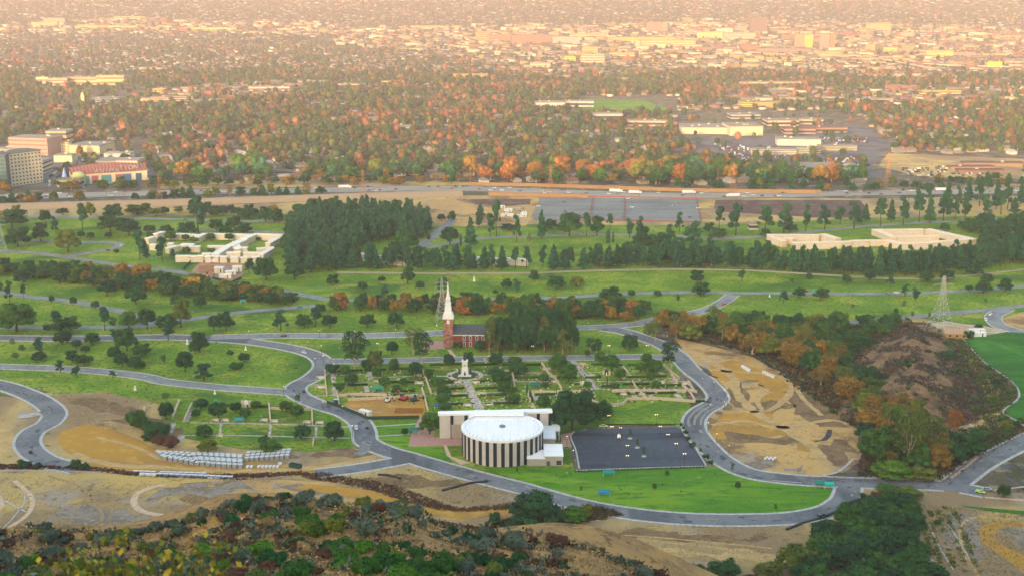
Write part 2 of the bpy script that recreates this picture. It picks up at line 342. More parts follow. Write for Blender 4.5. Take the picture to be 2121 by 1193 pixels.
# parking
sheet('parking_lot', [(1223,884),(1240,889),(1400,884),(1412,890),(1462,964),(1200,972),(1178,905),(1190,893),(1213,890)], .08, M_black)
sheet('path', [(900,905),(905,858),(870,860),(850,905),(846,925),(960,922),(962,905)], .055, M_pink)
sheet('path', [(918,920),(925,922),(935,945),(975,958),(955,962),(925,943)], .06, M_brick)
sheet('path', [(1160,900),(1215,888),(1215,892),(1185,897),(1195,925),(1165,925)], .06, M_pink)
sheet('path', [(888,706),(918,706),(922,722),(880,724),(868,718)], .07, M_pink)
sheet('path', [(926,724),(934,724),(946,739),(938,740)], .075, M_brick)
sheet('path', [(957,783),(969,783),(1008,853),(984,853)], .08, M_conc)
sheet('path', [(1177,744),(1190,744),(1244,806),(1232,806)], .08, M_conc)
sheet('path', [(2082,690),(2121,700),(2121,720),(2105,712)], .1, M_old)
sheet('path', [(0,1130),(-60,1190),(-100,1190),(-60,1140)], .1, M_brick)
sheet('path', [(1,1024),(9,1035),(10,1048),(0,1055),(-60,1050),(-60,1020)], .1, M_brick)
# roads: (name, pixels, width m, material, kerb)
ROADS = [
 ('road', [(-60,785),(0,797),(44,811),(85,830),(112,854),(101,876),(70,893),(57,911),(60,927),(76,943),(105,958),(140,966),(165,971)], 11, M_asph, 1),
 ('road', [(-60,700),(0,700),(100,701),(235,700),(335,698),(419,701),(503,706),(587,718),(640,731),(665,745),(668,762),(645,783),(615,800),(618,818),(660,838),(712,854),(742,872),(754,893),(760,915),(800,934),(850,948),(900,963),(990,988),(1080,1011),(1170,1037),(1250,1055),(1350,1069),(1450,1076),(1550,1077),(1640,1073),(1710,1060),(1745,1040),(1756,1020),(1757,1006)], 10.5, M_asph, 1),
 ('road', [(1250,680),(1290,686),(1330,699),(1370,714),(1403,735),(1430,765),(1462,790),(1486,818),(1480,835),(1452,852),(1438,870),(1441,894),(1469,929),(1504,958),(1556,981),(1642,993),(1746,999),(1885,1003),(1971,1008),(2040,1020)], 10.5, M_asph, 1),
 ('road', [(1968,1010),(1992,990),(2040,956),(2121,915),(2200,880)], 11, M_asph, 1),
 ('road', [(668,748),(740,748),(850,746),(1000,743),(1200,741),(1330,739),(1400,742),(1418,750)], 9, M_old, 1),
 ('road', [(436,699),(503,697),(600,695),(700,696),(800,694),(920,689)], 11, M_old, 1),
 ('road', [(1185,679),(1250,677),(1320,671),(1345,665),(1395,655),(1427,650),(1468,640),(1500,624),(1517,611)], 9, M_old, 1),
 ('road', [(-60,598),(0,606),(67,615),(151,625),(208,636),(261,648),(300,665),(328,670)], 8, M_old, 0),
 ('road', [(-60,677),(0,678),(100,678),(200,678),(285,676),(328,669),(385,662),(452,653),(536,643),(620,637),(660,633)], 8, M_old, 0),
 ('road', [(-60,757),(0,759),(134,764),(235,772),(302,781),(346,791),(450,802),(519,807),(588,812),(612,812)], 9, M_old, 1),
 ('road', [(-60,519),(13,521),(84,526),(134,533),(235,548),(352,561),(436,577),(503,589),(587,603),(640,613),(687,621),(800,622),(935,621),(1136,618),(1203,614),(1300,609),(1400,606),(1502,607),(1672,608),(1876,608),(2012,602),(2121,594),(2200,588)], 8, M_old, 0),
 ('road', [(134,532),(201,522),(246,511),(240,504),(190,502),(151,502),(67,499),(-60,500)], 8, M_old, 0),
 ('road', [(288,477),(385,477),(536,480),(640,490)], 7, M_old, 0),
 ('road', [(-60,449),(50,449),(369,455),(536,459),(660,450)], 10, M_old, 0),
 ('road', [(1468,497),(1604,489),(1706,478),(1842,466),(2114,452),(2250,440)], 8, M_old, 0),
 ('road', [(868,514),(898,512),(968,498),(1069,491),(1270,487),(1400,490),(1468,497)], 7, M_old, 0),
 ('road', [(868,514),(885,500),(905,483),(925,468),(940,455)], 9, M_old, 0),
 ('road', [(1502,664),(1570,668),(1638,671),(1774,666),(1910,654),(2046,642),(2121,634),(2200,628)], 8, M_old, 0),
 ('road', [(2085,640),(2058,655),(2066,672),(2093,682),(2160,700)], 10, M_old, 1),
 ('road', [(760,914),(752,935),(740,942)], 5, M_old, 0),
 ('road', [(850,951),(790,962),(730,972),(655,981)], 9, M_asph, 1),
 ('road', [(83,856),(60,861),(36,863)], 6, M_conc, 0),
]
RW = []
for r in ROADS:
    RW.append((catmull([G(*p) for p in r[1]], 8), r[2]*1.13))
def ribbon(P, off0, off1, z0, z1):
    vs = []
    for i, p in enumerate(P):
        d = (P[min(i+1, len(P)-1)]-P[max(i-1, 0)]); d.z = 0; d.normalize(); nrm = Vector((-d.y, d.x, 0))
        vs.append((p+nrm*off0+Vector((0,0,z0)), p+nrm*off1+Vector((0,0,z1))))
    return vs
def seg_np(skip=-1):
    A_, B_, W_ = [], [], []
    for k, (P, w) in enumerate(RW):
        if k == skip: continue
        for a, b in zip(P[:-1], P[1:]): A_.append((a.x, a.y)); B_.append((b.x, b.y)); W_.append(w/2)
    return np.array(A_), np.array(B_), np.array(W_)
SEG = {}
def near_np(x, y, pad=0.0, skip=-1):
    if skip not in SEG: SEG[skip] = seg_np(skip)
    A_, B_, W_ = SEG[skip]; P = np.stack([np.asarray(x, float), np.asarray(y, float)], 1)[:, None]; ab = (B_-A_)[None]
    t = np.clip(((P-A_)*ab).sum(2)/np.maximum((ab**2).sum(2), 1e-6), 0, 1)
    return (np.linalg.norm(P-(A_+ab*t[..., None]), axis=2) < W_+pad).any(1)
def near_road(p, skip, pad=0.0):
    return bool(near_np([p.x], [p.y], pad, skip)[0])
def near_road_old(p, skip, pad=0.0):
    for k, (P, w) in enumerate(RW):
        if k == skip: continue
        for i in range(0, len(P)-1):
            a, b = P[i], P[i+1]; ab = b-a; t = max(0, min(1, (p-a).dot(ab)/max(ab.length_squared, 1e-6)))
            if (p-(a+ab*t)).length < w/2+pad: return True
    return False
for k, r in enumerate(ROADS):
    P, w = RW[k]; z = .10+.008*k; mb = MB()
    for (a, b), (c, d) in zip(*(lambda L: (L[:-1], L[1:]))(ribbon(P, w/2, -w/2, z, z))): mb.add([a, b, d, c], [(0,1,2,3)])
    ro = tag(mb.build('road', r[3]), kind='structure')
    if r[4]:
        kb = MB()
        for s in (1, -1):
            kw = 1.7 if r[3] is M_asph else 1.0; L = ribbon(P, s*w/2, s*(w/2+kw), 0, 0)
            for i in range(len(L)-1):
                m = (L[i][0]+L[i+1][1])/2
                if near_road(m, k, .3): continue
                a, b, c, d = L[i][0], L[i][1], L[i+1][1], L[i+1][0]
                u = Vector((0,0,z+.14))
                vs = [a, b, c, d, a+u, b+u, c+u, d+u]
                kb.add(vs, [(4,5,6,7),(7,6,5,4)][:1] if s < 0 else [(7,6,5,4)])
                kb.add(vs, [(0,3,7,4),(1,5,6,2)] if s < 0 else [(0,4,7,3),(1,2,6,5)])
        kb.build('kerb', M_kerb, ro)
def pathline(P, w, mat=None, z=.12, name='path'):
    L = ribbon(catmull([G(*p) for p in P], 4) if len(P) > 2 else [G(*p) for p in P], w/2, -w/2, z, z); mb = MB()
    for (a, b), (c, d) in zip(L[:-1], L[1:]): mb.add([a, b, d, c], [(0,1,2,3)])
    return tag(mb.build(name, mat or M_conc), kind='structure')
# ------------------------------------------------------------------ the near hill (the one the camera stands on) and its crest behind
RID = [(-400,1070),(0,1102),(60,1100),(120,1112),(230,1112),(320,1100),(400,1085),(450,1055),(520,1040),(600,1035),(680,1045),(740,1050),(820,1052),(880,1075),(930,1098),(1010,1106),(1130,1120),(1230,1140),(1330,1168),(1420,1200),(1560,1240),(1800,1290),(2600,1400)]
def ridpx(px):
    for a, b in zip(RID[:-1], RID[1:]):
        if a[0] <= px <= b[0]: return a[1]+(b[1]-a[1])*(px-a[0])/(b[0]-a[0])
    return 1400
M_hill = ground_mat('hill_soil', '92704a', [('a8824f', .1, .42, .58, 8), ('6a5138', .2, .52, .68, 8), ('b8925a', 1.1, .55, .72, 6), ('4d4536', .6, .58, .7, 5)], bump=(1.4, .8, .6))
def hill_z(x, y):
    """height of the near hill: a spur falling away from the camera to a rounded crest, then steeply to the park"""
    if y < 0:
        t = min(1, -y/480); cr = 288+12*mnoise.noise(Vector((x/260, 0, 9)))+6*mnoise.noise(Vector((x/70, 0, 2)))
        return (247.5*(1-t**.45)+cr*t**.45) if y > -480 else max(0, cr+(y+480)*.3)
    return None
gx = 150; rows = []
ts = [0, .05, .12]+list(np.linspace(.2, 1, 34))
pxs = np.linspace(-1100, 2900, gx)
def ridge_dist(px): return 205+18*mnoise.noise(Vector((px/330, 1.7, 0)))+12*math.sin(px/260)
def hill_pt(px, t):
    """t=1 the crest seen from the camera, t=0 under the camera"""
    ry = ridpx(px); d = ray(px, ry); Y = ridge_dist(px); P1 = Vector((d.x*Y/d.y, Y, H+d.z*Y/d.y))
    P0 = Vector((P1.x*.15, -2, 246.5))
    p = P0.lerp(P1, t); sag = 9*math.sin(math.pi*t)          # hollow slope, so the bottom of the view looks down on it
    p.z -= sag
    p.z += 2.4*mnoise.noise(Vector((p.x/16, p.y/16, 0)))*min(1, t*3)*(1-.6*(t > .97))
    return p
V = []; 
backY = [-1500, -900, -700, -560, -480, -400, -300, -200, -100, -30]
for y in backY:
    for px in pxs:
        x = (px-900)*1.15*(1+(abs(y))/400); V.append((x, y, hill_z(x, y)))
for t in ts:
    for px in pxs: V.append(tuple(hill_pt(px, t)))
for k, (dy, dz) in enumerate([(12, -3.5), (30, -14), (70, -38), (120, -70), (180, -110), (250, -175), (300, -260)]):
    for px in pxs:
        p = hill_pt(px, 1.0); n = 5*mnoise.noise(Vector((p.x/40, k, 0)))
        V.append((p.x*(1+dy/220), p.y+dy, max(-8, p.z+dz+n)))
nr = len(V)//gx
Q = np.array([(j*gx+i, j*gx+i+1, (j+1)*gx+i+1, (j+1)*gx+i) for j in range(nr-1) for i in range(gx-1)])
tag(link(bpy.data.objects.new('hill', npmesh('hill', np.array(V), Q, M_hill, smooth=True))), kind='structure')
# brown hill on the right
def mound(name, P, hh, mat, cols=46, rws=40, seed=0, rough=1.0):
    """grid over a px box, height falls to 0 at the polygon edge"""
    W_ = [G(*p) for p in P]; x0, x1 = min(p.x for p in W_), max(p.x for p in W_); y0, y1 = min(p.y for p in W_), max(p.y for p in W_)
    pp = [(p.x, p.y) for p in W_]; V = []
    for j in range(rws):
        for i in range(cols):
            x = x0+(x1-x0)*i/(cols-1); y = y0+(y1-y0)*j/(rws-1)
            d = 1e9
            for a, b in zip(pp, pp[1:]+pp[:1]):
                a = Vector(a); b = Vector(b); ab = b-a; q = Vector((x, y)); t = max(0, min(1, (q-a).dot(ab)/ab.length_squared)); d = min(d, (q-(a+ab*t)).length)
            if not inpoly(x, y, pp): d = -d
            k = max(0, min(1, d/(min(x1-x0, y1-y0)*.42))); k = k*k*(3-2*k)
            n = 1+.6*mnoise.noise(Vector((x/22, y/22, seed)))+.3*mnoise.noise(Vector((x/8, y/8, seed)))
            V.append((x, y, -.6 if d < 0 else -.2+hh*k*n*rough))
    Q = np.array([(j*cols+i, j*cols+i+1, (j+1)*cols+i+1, (j+1)*cols+i) for j in range(rws-1) for i in range(cols-1)])
    return tag(link(bpy.data.objects.new(name, npmesh(name, np.array(V), Q, mat, smooth=True))), kind='structure'), V
M_bh = ground_mat('brown_hillside', '7d6446', [('93744f', .06, .42, .6, 8), ('5c4c3c', .09, .48, .62, 8), ('524a45', .35, .55, .68, 6)], bump=(.5, .8, 1.5))
BH, BHV = mound('hill', [(1690,860),(1740,780),(1760,730),(1800,700),(1850,672),(1900,664),(1945,672),(1985,705),(2010,740),(2040,790),(2070,840),(2040,880),(1900,905),(1780,890)], 12, M_bh, rough=1.15)
# ================================================================== TREES AND SHRUBS
def leaves_on(blobs, n, s, rg, flat=.0, droop=0.0):
    """n leaf clumps (quads) over the surfaces of blobs [(x,y,z,rx,rz)]"""
    B = np.array(blobs); a = B[:, 3]**2; p = a/a.sum()
    k = rg.choice(len(B), n, p=p); u = rg.normal(size=(n, 3)); u /= np.linalg.norm(u, axis=1)[:, None]
    u[:, 2] = np.where(u[:, 2] < -.35, -u[:, 2], u[:, 2])
    rr = (1-.35*rg.random(n)**2)[:, None]
    P = B[k, :3]+u*rr*np.stack([B[k, 3], B[k, 3], B[k, 4]], 1)
    keep = np.ones(n, bool)
    for j in range(len(B)):
        d = (P-B[j, :3])/np.array([B[j, 3], B[j, 3], B[j, 4]]); keep &= ~((np.linalg.norm(d, axis=1) < .72) & (k != j))
    P, u = P[keep], u[keep]; n = len(P)
    nn = u+rg.normal(size=(n, 3))*.65; nn[:, 2] += flat; nn /= np.linalg.norm(nn, axis=1)[:, None]
    t = np.cross(nn, rg.normal(size=(n, 3))); t /= np.linalg.norm(t, axis=1)[:, None]; b = np.cross(nn, t)
    sz = (s*(.55+.9*rg.random(n)))[:, None]
    V = np.stack([P-t*sz*.9, P-b*sz*.5, P+t*sz*.9, P+b*sz*.5], 1).reshape(-1, 3)
    Q = np.arange(n*4).reshape(-1, 4)
    return V, Q
def crown_mesh(kind, seed, n=None):
    rg = np.random.default_rng(seed); bl = []
    if kind == 'oak':
        for i in range(15):
            a = rg.random()*6.28; r = .33*math.sqrt(rg.random()); z = .4+.38*rg.random(); k = 1-1.1*max(0, z-.62)
            bl.append((r*math.cos(a)*k, r*math.sin(a)*k, z, .13+.08*rg.random(), .11+.07*rg.random()))
        for i in range(9):
            a = i*.7+rg.random()*.4; bl.append((.34*math.cos(a),   .34*math.sin(a), .3+.14*rg.random(), .14+.05*rg.random(), .1+.05*rg.random()))
        bl.append((0, 0, .5, .32, .28)); n = n or 2600; s = .028
    elif kind == 'dome':       # clipped evergreen with a tight round head
        for i in range(16):
            a = rg.random()*6.28; e = rg.random()*1.3; bl.append((.3*math.cos(a)*math.cos(e), .3*math.sin(a)*math.cos(e), .5+.28*math.sin(e), .15+.04*rg.random(), .15+.04*rg.random()))
        for i in range(7):
            a = i*.9; bl.append((.3*math.cos(a), .3*math.sin(a), .34+.08*rg.random(), .15, .13))
        bl.append((0, 0, .52, .36, .33)); n = n or 2600; s = .026
    elif kind == 'conifer':
        for i in range(26):
            z = .12+.82*(i/26)+.03*rg.random(); r = (.40-.36*((z-.1)/.9)**1.4)*(.75+.45*rg.random()); a = i*2.4+rg.random()
            bl.append((r*.6*math.cos(a), r*.6*math.sin(a), z, r*.6+.03, .055+.035*rg.random()))
        bl.append((0, 0, .45, .2, .36)); bl.append((0, 0, .75, .11, .2)); n = n or 2200; s = .027
    elif kind == 'pine':       # irregular, broad, broken outline
        for i in range(16):
            z = .25+.68*rg.random(); r = .33*(1-.6*max(0, (z-.45)/.55))*rg.random()**.4; a = rg.random()*6.28
            bl.append((r*math.cos(a), r*math.sin(a), z, .1+.08*rg.random(), .06+.06*rg.random()))
        bl.append((.02, 0, .6, .16, .26)); n = n or 2200; s = .028
    elif kind == 'cypress':
        for i in range(12):
            z = .08+.86*i/12; bl.append((.02*rg.normal(), .02*rg.normal(), z, .46*(1-((z-.4)/.62)**2*.8) if z > .4 else .42, .09))
        n = n or 500; s = .06
    elif kind == 'sparse':     # gum / thinning autumn tree
        for i in range(24):
            z = .3+.6*rg.random(); r = .34*rg.random()**.6*(1-.3*abs(z-.6)/.35); a = rg.random()*6.28
            bl.append((r*math.cos(a), r*math.sin(a), z, .09+.09*rg.random(), .07+.08*rg.random()))
        n = n or 2600; s = .029
    elif kind == 'shrub':
        for i in range(13):
            a = rg.random()*6.28; r = .33*math.sqrt(rg.random()); bl.append((r*math.cos(a), r*math.sin(a), .3+.35*rg.random()*(1-r), .12+.1*rg.random(), .16+.14*rg.random()))
        bl.append((0, 0, .3, .3, .36)); n = n or 2800; s = .024
    V, Q = leaves_on(bl, n, s, rg, flat=.25)
    # a soft inner mass so the crown is not see-through everywhere
    if kind not in ('sparse',):
        iv, iq = [], []
        for (x, y, z, rx, rz) in bl:
            m = 6; b = len(iv)
            for ph in (-.9, -.2, .5, 1.1):
                for j in range(m): iv.append((x+rx*.78*math.cos(ph)*math.cos(j*6.283/m), y+rx*.78*math.cos(ph)*math.sin(j*6.283/m), z+rz*.78*math.sin(ph)))
            for r_ in range(3):
                for j in range(m): iq.append((b+r_*m+j, b+r_*m+(j+1) % m, b+(r_+1)*m+(j+1) % m, b+(r_+1)*m+j))
        Q = np.concatenate([Q, np.array(iq)+len(V)]); V = np.concatenate([V, np.array(iv)])
    return V, Q
M_trunk = plain('bark', '4f4034', .9, .1); M_pale_trunk = plain('pale_bark', 'a89a88', .9, .1)
LM = {
 'green':  leafmat('leaf_green', '2a521f', '416624', '305820'),
 'dark':   leafmat('leaf_dark', '1d4426', '2c5529', '254c24'),
 'conif':  leafmat('leaf_conifer', '1f4e3a', '2f5f3c', '2a5530'),
 'bright': leafmat('leaf_bright', '3f6c1c', '567c1e', '365f1c'),
 'olive':  leafmat('leaf_olive', '55622a', '65702f', '3d5223'),
 'autumn': leafmat('leaf_autumn', '7a6224', '8e6a28', '5e5a22'),
 'rust':   leafmat('leaf_rust', '8a5826', '96602c', '76562c'),
 'yellow': leafmat('leaf_yellow', 'b98a16', 'cf9c1c', '8f7420'),
 'grey':   leafmat('leaf_sage', '4a5848', '5e6a58', '42523e'),
 'brown':  leafmat('leaf_dry', '4a3026', '6a4a36', '3c2a28'),
 'straw':  leafmat('leaf_straw', '93774a', 'a98c5a', '6f5a3c'),
 'mixgr':  leafmat('leaf_mixed', '30501c', '6c7426', '4a5a20'),
}
_cm, _tm = {}, {}
def crown(kind, mat, v):
    k = (kind, mat, v)
    if k not in _cm:
        V, Q = crown_mesh(kind, 100*v+sum(map(ord, kind))); _cm[k] = npmesh('crown', V, Q, LM[mat])
    return _cm[k]
def trunk_mesh(kind, v):
    k = (kind, v)
    if k not in _tm:
        rr = random.Random(v*13+len(kind)); mb = MB(); tall = kind in ('sparse', 'pine'); m = M_pale_trunk if kind == 'sparse' else M_trunk
        top = {'oak': .45, 'dome': .4, 'conifer': .8, 'pine': .75, 'cypress': .5, 'sparse': .5, 'shrub': .3}[kind]; r = .035 if kind != 'cypress' else .12
        if kind == 'shrub': r = .02
        pts = [Vector((0, 0, -.02))]+[Vector((.03*rr.uniform(-1, 1)*i, .03*rr.uniform(-1, 1)*i, top*i/3)) for i in (1, 2, 3)]
        for i in range(3): mb.tube(pts[i], pts[i+1], r*(1-.25*i), r*(1-.25*(i+1)))
        if kind in ('oak', 'sparse', 'pine', 'dome', 'shrub'):
            for j in range(6):
                a = j*1.05+rr.random(); st = pts[2] if j % 2 else pts[1].lerp(pts[2], .6); q_ = .15 if kind == 'sparse' else .24; e = Vector((q_*math.cos(a), q_*math.sin(a), top+.08+.2*rr.random()))
                md = st.lerp(e, .5)+Vector((.03, -.02, .03)); mb.tube(st, md, r*.4, r*.25, 5); mb.tube(md, e, r*.25, r*.1, 5)
        _tm[k] = mb.mesh('trunk', m)
    return _tm[k]
LABQ = []
def tree(kind, mat, px, py, w, h, look, name, cat='tree', group=None, where=None, meters=False, v=None, z=0, at=None):
    """w,h in photo pixels (or metres)"""
    g = at if at is not None else G(px, py, z) if z else G(px, py)
    if not meters:
        s = mpp(px, py); h = VH(px, py, py-h)+0 if not z else h*s*1.05; w = w*s
    v = random.randrange(4) if v is None else v
    t = thing(name, None, cat, g, random.random()*6.28, group, (w*1.12, w*1.12, h*1.04))
    link(bpy.data.objects.new('trunk', trunk_mesh(kind, v)), t); link(bpy.data.objects.new('crown', crown(kind, mat, v)), t)
    LABQ.append((t, look, px if px is not None else proj(g)[0], py if py is not None else proj(g)[1], where, h))
    return t
LOOK = {
 ('oak','dark'): ('oak_tree', 'dark spreading oak'), ('oak','green'): ('oak_tree', 'green broad oak'), ('dome','dark'): ('evergreen_tree', 'dark round headed evergreen'),
 ('dome','green'): ('evergreen_tree', 'green round headed evergreen'), ('conifer','conif'): ('conifer_tree', 'dark pointed conifer'), ('pine','conif'): ('pine_tree', 'ragged dark pine'),
 ('pine','dark'): ('pine_tree', 'ragged dark pine'), ('oak','autumn'): ('autumn_tree', 'orange brown autumn tree'), ('sparse','autumn'): ('sycamore_tree', 'thin orange sycamore'), ('sparse','olive'): ('gum_tree', 'loose olive green gum tree'),
 ('oak','olive'): ('willow_tree', 'soft olive green tree'), ('oak','yellow'): ('yellow_tree', 'bright golden yellow tree'), ('oak','bright'): ('green_tree', 'bright green leafy tree'),
 ('sparse','mixgr'): ('sycamore_tree', 'yellow green thinning sycamore'), ('oak','rust'): ('red_tree', 'rust red autumn tree'), ('sparse','dark'): ('gum_tree', 'tall dark gum tree'),
 ('oak','mixgr'): ('green_tree', 'yellow green bushy tree'), ('cypress','conif'): ('cypress_tree', 'slim dark cypress'), ('shrub','dark'): ('bush', 'low dark green bush'), ('shrub','green'): ('bush', 'green rounded bush'),
 ('sparse','green'): ('sapling', 'small thin sapling'), ('shrub','brown'): ('bush', 'dry brown bush'), ('sparse','rust'): ('sycamore_tree', 'thin rusty sycamore'), ('pine','olive'): ('pine_tree', 'olive green ragged pine'),
}
K = {'o': ('oak','dark'), 'g': ('oak','green'), 'd': ('dome','dark'), 'D': ('dome','green'), 'c': ('conifer','conif'), 'p': ('pine','conif'), 'a': ('oak','autumn'), 'A': ('sparse','autumn'),
     'e': ('sparse','olive'), 'E': ('sparse','dark'), 'w': ('oak','olive'), 'y': ('oak','yellow'), 'B': ('oak','bright'), 'm': ('sparse','mixgr'), 'M': ('oak','mixgr'), 'r': ('oak','rust'), 'R': ('sparse','rust'),
     'x': ('cypress','conif'), 'b': ('shrub','dark'), 'h': ('shrub','green'), 's': ('sparse','green'), 'n': ('shrub','brown')}
def put(k, px, py, w, h, where=None, group=None):
    kd, mt = K[k]; nm, lk = LOOK[(kd, mt)]
    return tree(kd, mt, px, py, w, h, lk, nm, 'bush' if nm == 'bush' else 'tree', group or (lk+'s about the park'), where)
def lot(ox, oy, sc, L, grow=1.1):
    for s in L.split(';'):
        s = s.split()
        if not s: continue
        x, y, w, h, k = float(s[0]), float(s[1]), float(s[2]), float(s[3]), s[4]
        put(k, ox+x/sc, oy+y/sc, w/sc*grow, h/sc*grow)
# the park trees, one by one (centre x, foot y, width, height, kind), read off crops of the photograph
lot(0, 380, 2.983, '''105 912 215 170 g;385 992 115 78 d;245 1052 75 95 p;241 1096 85 52 o;412 925 160 98 o;295 912 55 40 d;345 868 80 72 p;571 992 85 72 o;475 1018 64 52 d;525 1042 56 38 d;
450 1102 78 66 o;522 1122 105 68 o;97 1088 58 42 s;75 1003 36 42 s;136 1043 52 42 s;787 1034 132 132 o;708 972 66 66 p;708 1088 82 80 d;756 1128 92 78 d;838 1142 92 68 o;884 1132 42 32 b;877 1068 108 78 o;
1040 968 86 86 p;1236 1042 100 128 o;1205 1052 74 70 D;1145 1165 108 120 d;1005 1110 50 46 s;1040 902 132 88 o;1120 888 112 165 M;910 898 106 132 o;795 895 120 100 D;648 905 80 126 p;705 895 54 66 s;
1322 908 72 88 d;1398 910 106 112 o;1238 772 82 76 d;1083 764 76 74 p;842 748 124 112 o;665 694 112 94 o;62 740 64 120 p;138 630 90 86 o;148 715 42 80 p;320 737 34 44 d;455 756 42 58 d;590 778 52 52 d;
1735 908 106 112 p;1880 888 96 78 o;1950 880 86 100 p;2037 892 92 86 o;1510 1104 72 58 d;1460 1148 86 54 b;1422 1054 46 28 b;1262 1215 140 88 p;375 1166 66 66 p;475 1200 70 62 p;8 680 36 70 p;695 1198 50 40 p;
422 428 142 146 w;112 392 152 116 o;78 280 172 110 o;254 360 92 90 o;280 246 66 78 o;345 316 50 98 p;512 296 74 150 p;255 300 70 60 o;682 306 138 110 o;800 326 130 96 o;925 312 70 56 o;1035 312 82 50 o;500 340 50 44 d;560 348 52 44 d;670 338 52 32 d;700 228 110 78 o;760 280 110 70 o;
1225 306 112 196 p;1160 322 112 76 o;1340 298 82 74 o;1447 292 92 92 o;1502 312 100 64 o;1400 316 80 50 o;1055 358 72 60 D;1145 354 54 36 D;1205 366 66 34 D;1302 354 62 42 D;1416 354 56 42 D;
865 476 86 156 p;905 466 44 90 c;1003 490 80 136 p;1068 474 44 62 p;1150 434 52 48 h;1306 434 54 44 h;1645 600 132 140 o;1822 596 112 104 o;2056 632 72 72 o;718 432 36 32 b;1540 556 72 80 p;940 344 60 40 o;
1180 190 54 78 p;1270 212 100 92 o;1540 216 120 62 o;1640 240 80 84 o;1700 245 90 80 o;20 220 60 50 a;180 130 60 60 a;240 120 50 60 o;560 200 60 80 M;850 195 130 60 M;960 205 80 50 M;1720 246 60 60 o;1000 360 40 30 b;1600 352 56 30 b''')
lot(700, 380, 2.983, '''183 888 92 84 o;362 888 94 88 o;152 658 68 48 d;285 702 72 66 p;508 658 56 54 d;640 672 54 60 d;652 622 66 40 d;1038 648 66 56 o;1105 672 60 72 p;975 684 38 28 d;1210 606 62 66 o;1352 650 106 78 o;1475 638 84 62 M;
1682 718 128 74 o;1814 700 46 40 d;1975 698 54 34 d;105 1150 175 225 E;335 1055 76 78 d;470 1060 150 150 e;520 1120 130 190 E;690 1122 60 62 o;810 1128 62 86 o;985 1060 60 80 e;975 1115 86 70 o;1092 1118 86 46 D;1115 1175 108 66 D;
935 1045 90 200 e;1190 870 40 34 b;1870 1165 72 56 D;1950 1170 102 78 D;1560 1035 60 72 E;1600 1060 80 90 E;1802 1032 92 90 o;1470 1040 50 110 E;1545 1074 34 38 E;
235 1150 84 120 o;180 1150 74 90 b;345 1155 60 66 d;480 1195 90 86 d;740 1010 56 36 b;880 1040 80 70 d;830 1000 60 30 b;
880 210 56 76 c;980 330 70 200 p;940 335 60 130 p;870 280 60 90 p;700 240 50 66 o;640 230 50 40 o;820 395 76 170 c;758 388 16 68 x;690 385 104 120 o;1105 370 66 160 p;1060 290 100 40 o;1258 345 56 168 c;1180 382 40 66 e;1320 280 70 56 o;
1430 328 140 136 o;1535 330 66 130 p;1600 328 80 120 o;1668 372 28 80 x;1700 366 14 60 x;1800 340 66 110 p;1860 320 70 100 p;1870 420 100 150 o;1970 420 130 110 o;2050 400 80 130 p;1290 300 60 60 o;1680 290 50 90 p;1860 450 70 80 o;2080 440 60 90 p;
420 440 140 150 o;560 350 40 40 b;430 620 80 100 o;270 600 50 30 b''')
lot(1400, 380, 2.9417, '''128 606 80 72 o;148 686 100 82 o;402 602 58 66 p;703 610 32 28 s;812 592 44 44 d;1040 612 60 54 d;1180 590 58 62 o;1306 625 54 58 p;236 792 28 42 d;478 812 38 42 d;657 728 62 70 p;748 696 72 58 o;882 708 94 66 o;
1394 688 60 68 p;1458 712 62 66 p;1390 762 30 44 s;1340 798 28 40 d;1786 655 48 34 d;1874 670 90 72 o;2002 660 84 76 o;1894 602 72 48 o;1525 600 80 70 o;1650 600 80 70 o;1820 560 100 60 o;1885 735 28 34 s;1440 820 24 40 s;1540 822 24 32 s;
1103 840 28 34 s;800 858 24 30 s;738 818 30 26 s;1078 770 28 32 s;485 862 30 40 s;1405 845 24 30 s;12 720 34 40 p;
265 290 70 132 p;365 320 110 170 p;545 300 110 150 p;655 306 130 156 p;790 290 66 140 p;905 286 86 136 p;1000 250 80 90 p;1085 276 110 150 p;1155 230 50 96 c;1245 262 90 150 p;1310 240 60 130 c;1385 256 84 160 p;1480 238 80 156 p;1545 246 66 150 c;
1630 232 84 160 p;1700 222 60 130 p;1760 222 80 130 p;1880 218 90 130 p;1980 192 90 130 p;2060 186 66 90 c;545 330 60 50 o;262 335 86 56 o;700 300 80 50 o;1640 294 56 48 o;1748 286 66 54 o;1800 300 66 50 o;100 400 130 150 p;20 300 60 110 p;200 300 66 60 o;
1470 170 50 150 c;1540 150 60 130 p;1650 170 80 160 c;1720 160 50 130 p;1780 120 60 130 c;1850 140 90 150 p;1950 160 60 170 c;2020 160 80 150 p;2100 130 60 120 c;1700 440 60 50 o;1620 560 60 56 o''')
lot(250, 810, 4.242, '''395 78 70 60 s;405 250 130 150 d;705 158 130 88 d;855 240 165 140 d;1010 184 104 84 d;1188 150 92 64 D;1095 226 108 66 D;1455 178 120 88 D;1552 226 124 96 D;660 236 84 72 D;738 402 140 96 g;1595 424 156 120 d;1878 436 186 160 d;
765 540 160 120 M;1320 530 180 100 g;1262 478 100 90 g;1555 110 60 80 s;145 320 180 180 h;300 370 260 120 h;390 400 110 130 b;350 470 160 110 n;440 500 150 110 n;250 430 120 70 b''')
